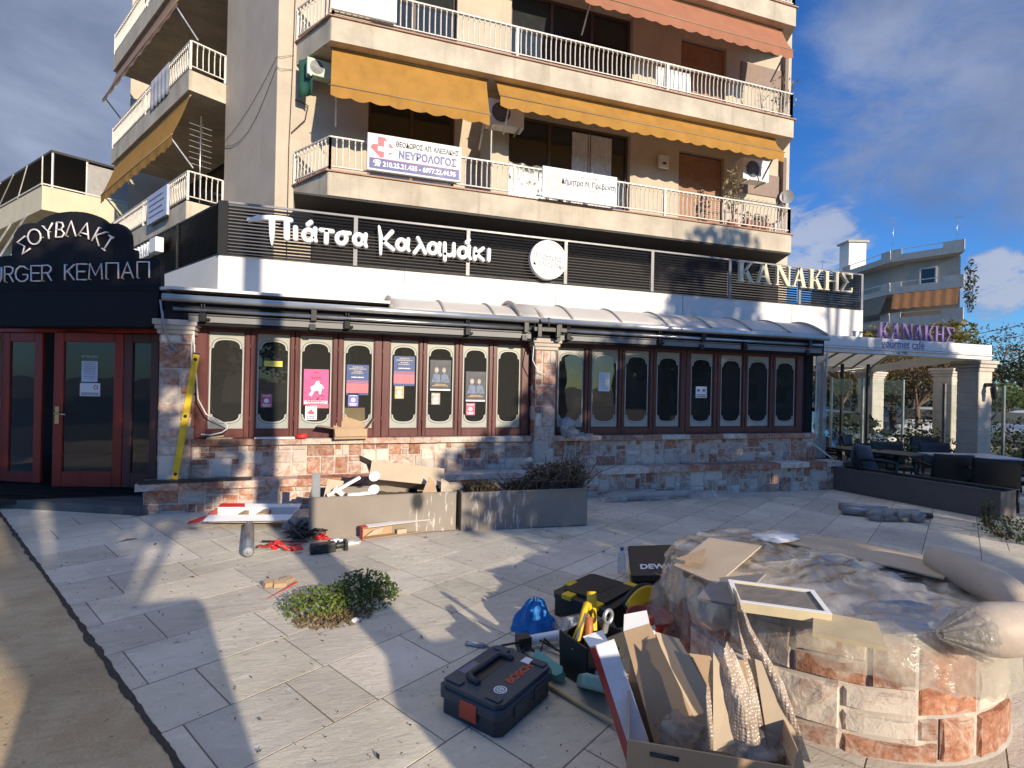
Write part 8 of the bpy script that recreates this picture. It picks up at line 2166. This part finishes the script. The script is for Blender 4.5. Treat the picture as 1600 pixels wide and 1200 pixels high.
mb = MB(TT); mb.ring_prism([(-a-0.002,-b-0.002),(a+0.002,-b-0.002),(a+0.002,b+0.002),(-a-0.002,b+0.002)], [(-a+0.02,-b+0.02),(a-0.02,-b+0.02),(a-0.02,b-0.02),(-a+0.02,b-0.02)], 0.0005, 0.003); mb.build('white_border', m_whiteflat, fr_)
mb = MB(TT); mb.box(-a+0.019, a-0.019, -b+0.019, b-0.019, -0.04, -0.006); mb.build('face', mat('grey_face', (0.17,0.15,0.135), 0.7, var=0.3, scale=14, sc=(1,4,1)), fr_)
slab('cardboard_sheet', 'pale corrugated board sticking out under the framed sample', [(2.02,1.80,0.575),(2.22,1.66,0.56),(2.06,1.50,0.55),(1.86,1.66,0.56)], mat('tan_board', (0.47,0.38,0.24), 0.7), 0.016, group=g_)
def roll(name, label, pts, rad, m, cat='roll'):
    mb = MB(); pts = [Vector(p) for p in pts]
    mb.tube(pts, 0.1, 20, rad=rad)
    return tag(mb.build(name, m, subsurf=1), label, cat)
m_sack = mat('pale_sacking', (0.44, 0.37, 0.30), 0.6, var=0.1, bump=0.25, bscale=25)
roll('wrapped_roll', 'fat pale wrapped roll lying on the right rim of the round planter', [(3.42,2.24,0.56),(3.40,2.19,0.56),(3.30,1.98,0.57),(3.20,1.78,0.575),(3.13,1.64,0.56),(3.11,1.60,0.55)], [0.04, 0.085, 0.095, 0.095, 0.075, 0.03], m_sack)
t = thing('wrapped_bundle', 'pale bundle gathered in clear plastic at the right edge of the planter', 'bundle', V(2.75, 1.45, 0.5))
mb = MB(); mb.tube([(2.50,1.53,0.53),(2.55,1.52,0.54),(2.66,1.48,0.555),(2.86,1.43,0.56),(2.96,1.41,0.56)], 0.1, 20, rad=[0.04,0.09,0.11,0.105,0.07]); mb.build('bundle', mat('peach_foam', (0.52,0.43,0.35), 0.6, bump=0.3, bscale=20), t)
mb = MB()
def gath(u, v):
    a = u*2*PI; r_ = 0.02+0.09*v+0.012*math.sin(a*13)*(0.4+v*0.3); return V(2.43+0.15*v, 1.545-0.045*v, 0.535+0.01*v)+V(0.25, 0.95, 0)*(r_*math.cos(a))+V(0,0,1)*(r_*math.sin(a))
mb.grid(gath, 60, 8); mb.build('gathered_end', mat_film('gather_film', (0.6,0.56,0.5), 0.5, 0.15, 24), t)
# small things behind the planter
mb = MB(); T2 = trs(V(2.93, 4.0, gz(2.9)+0.06), 0.1, 0, 0.5); mb.box(-0.12, 0.12, -0.08, 0.08, -0.05, 0.05, 0, T2); mb.box(-0.125, -0.03, -0.085, 0.085, -0.055, 0.055, 1, T2)
tag(mb.build('battery_pack', [m_yellow, m_blackmatt], bevel=0.01), 'small black and yellow battery pack behind the left boards', 'battery')
mb = MB(); mb.tube([G(3.05,4.52,0.01),G(3.32,4.52,0.01),G(3.24,4.30,0.01),G(3.52,4.25,0.012),G(3.62,4.42,0.012),G(3.95,4.40,0.012)], 0.01, 6); mb.tube([G(3.05,4.52,0.01),G(3.0,4.3,0.01)], 0.01, 6)
tag(mb.build('wire_hook', m_blackmatt), 'bent dark wire bracket lying on the paving behind the planter', 'wire')
# leaf litter and grit on the paving
rng = random.Random(31)
mb = MB()
for k in range(2600):
    r_ = rng.uniform(0.8, 9.5); l_ = rng.uniform(0.3, 6.5); p = RL(r_, l_)
    if p.y > 6.7 or p.y < 0.9: continue
    s_ = rng.uniform(0.0025, 0.007)*(1 if rng.random() < 0.95 else 2.4); T2 = trs(V(p.x, p.y, p.z+0.009+s_*0.25), rng.uniform(-.5,.5), rng.uniform(-.5,.5), rng.uniform(0, 6))
    k_ = rng.uniform(0.4, 1.6); mb.cur = (k_, k_, k_, 1)
    mb.add([(-s_*1.5,0,0),(0,-s_*.7,0),(s_*1.5,0,0.002),(0,s_*.7,0.002)], [(0,1,2,3)], 0, T2)
mb.cur = (1,1,1,1)
tag(mb.build('leaf_litter', mat_leaf('litter', (0.07,0.05,0.03), (0.12,0.085,0.05)), origin=(0,0,0)), 'small dry leaf bits scattered over the paving', 'litter', kind='stuff')
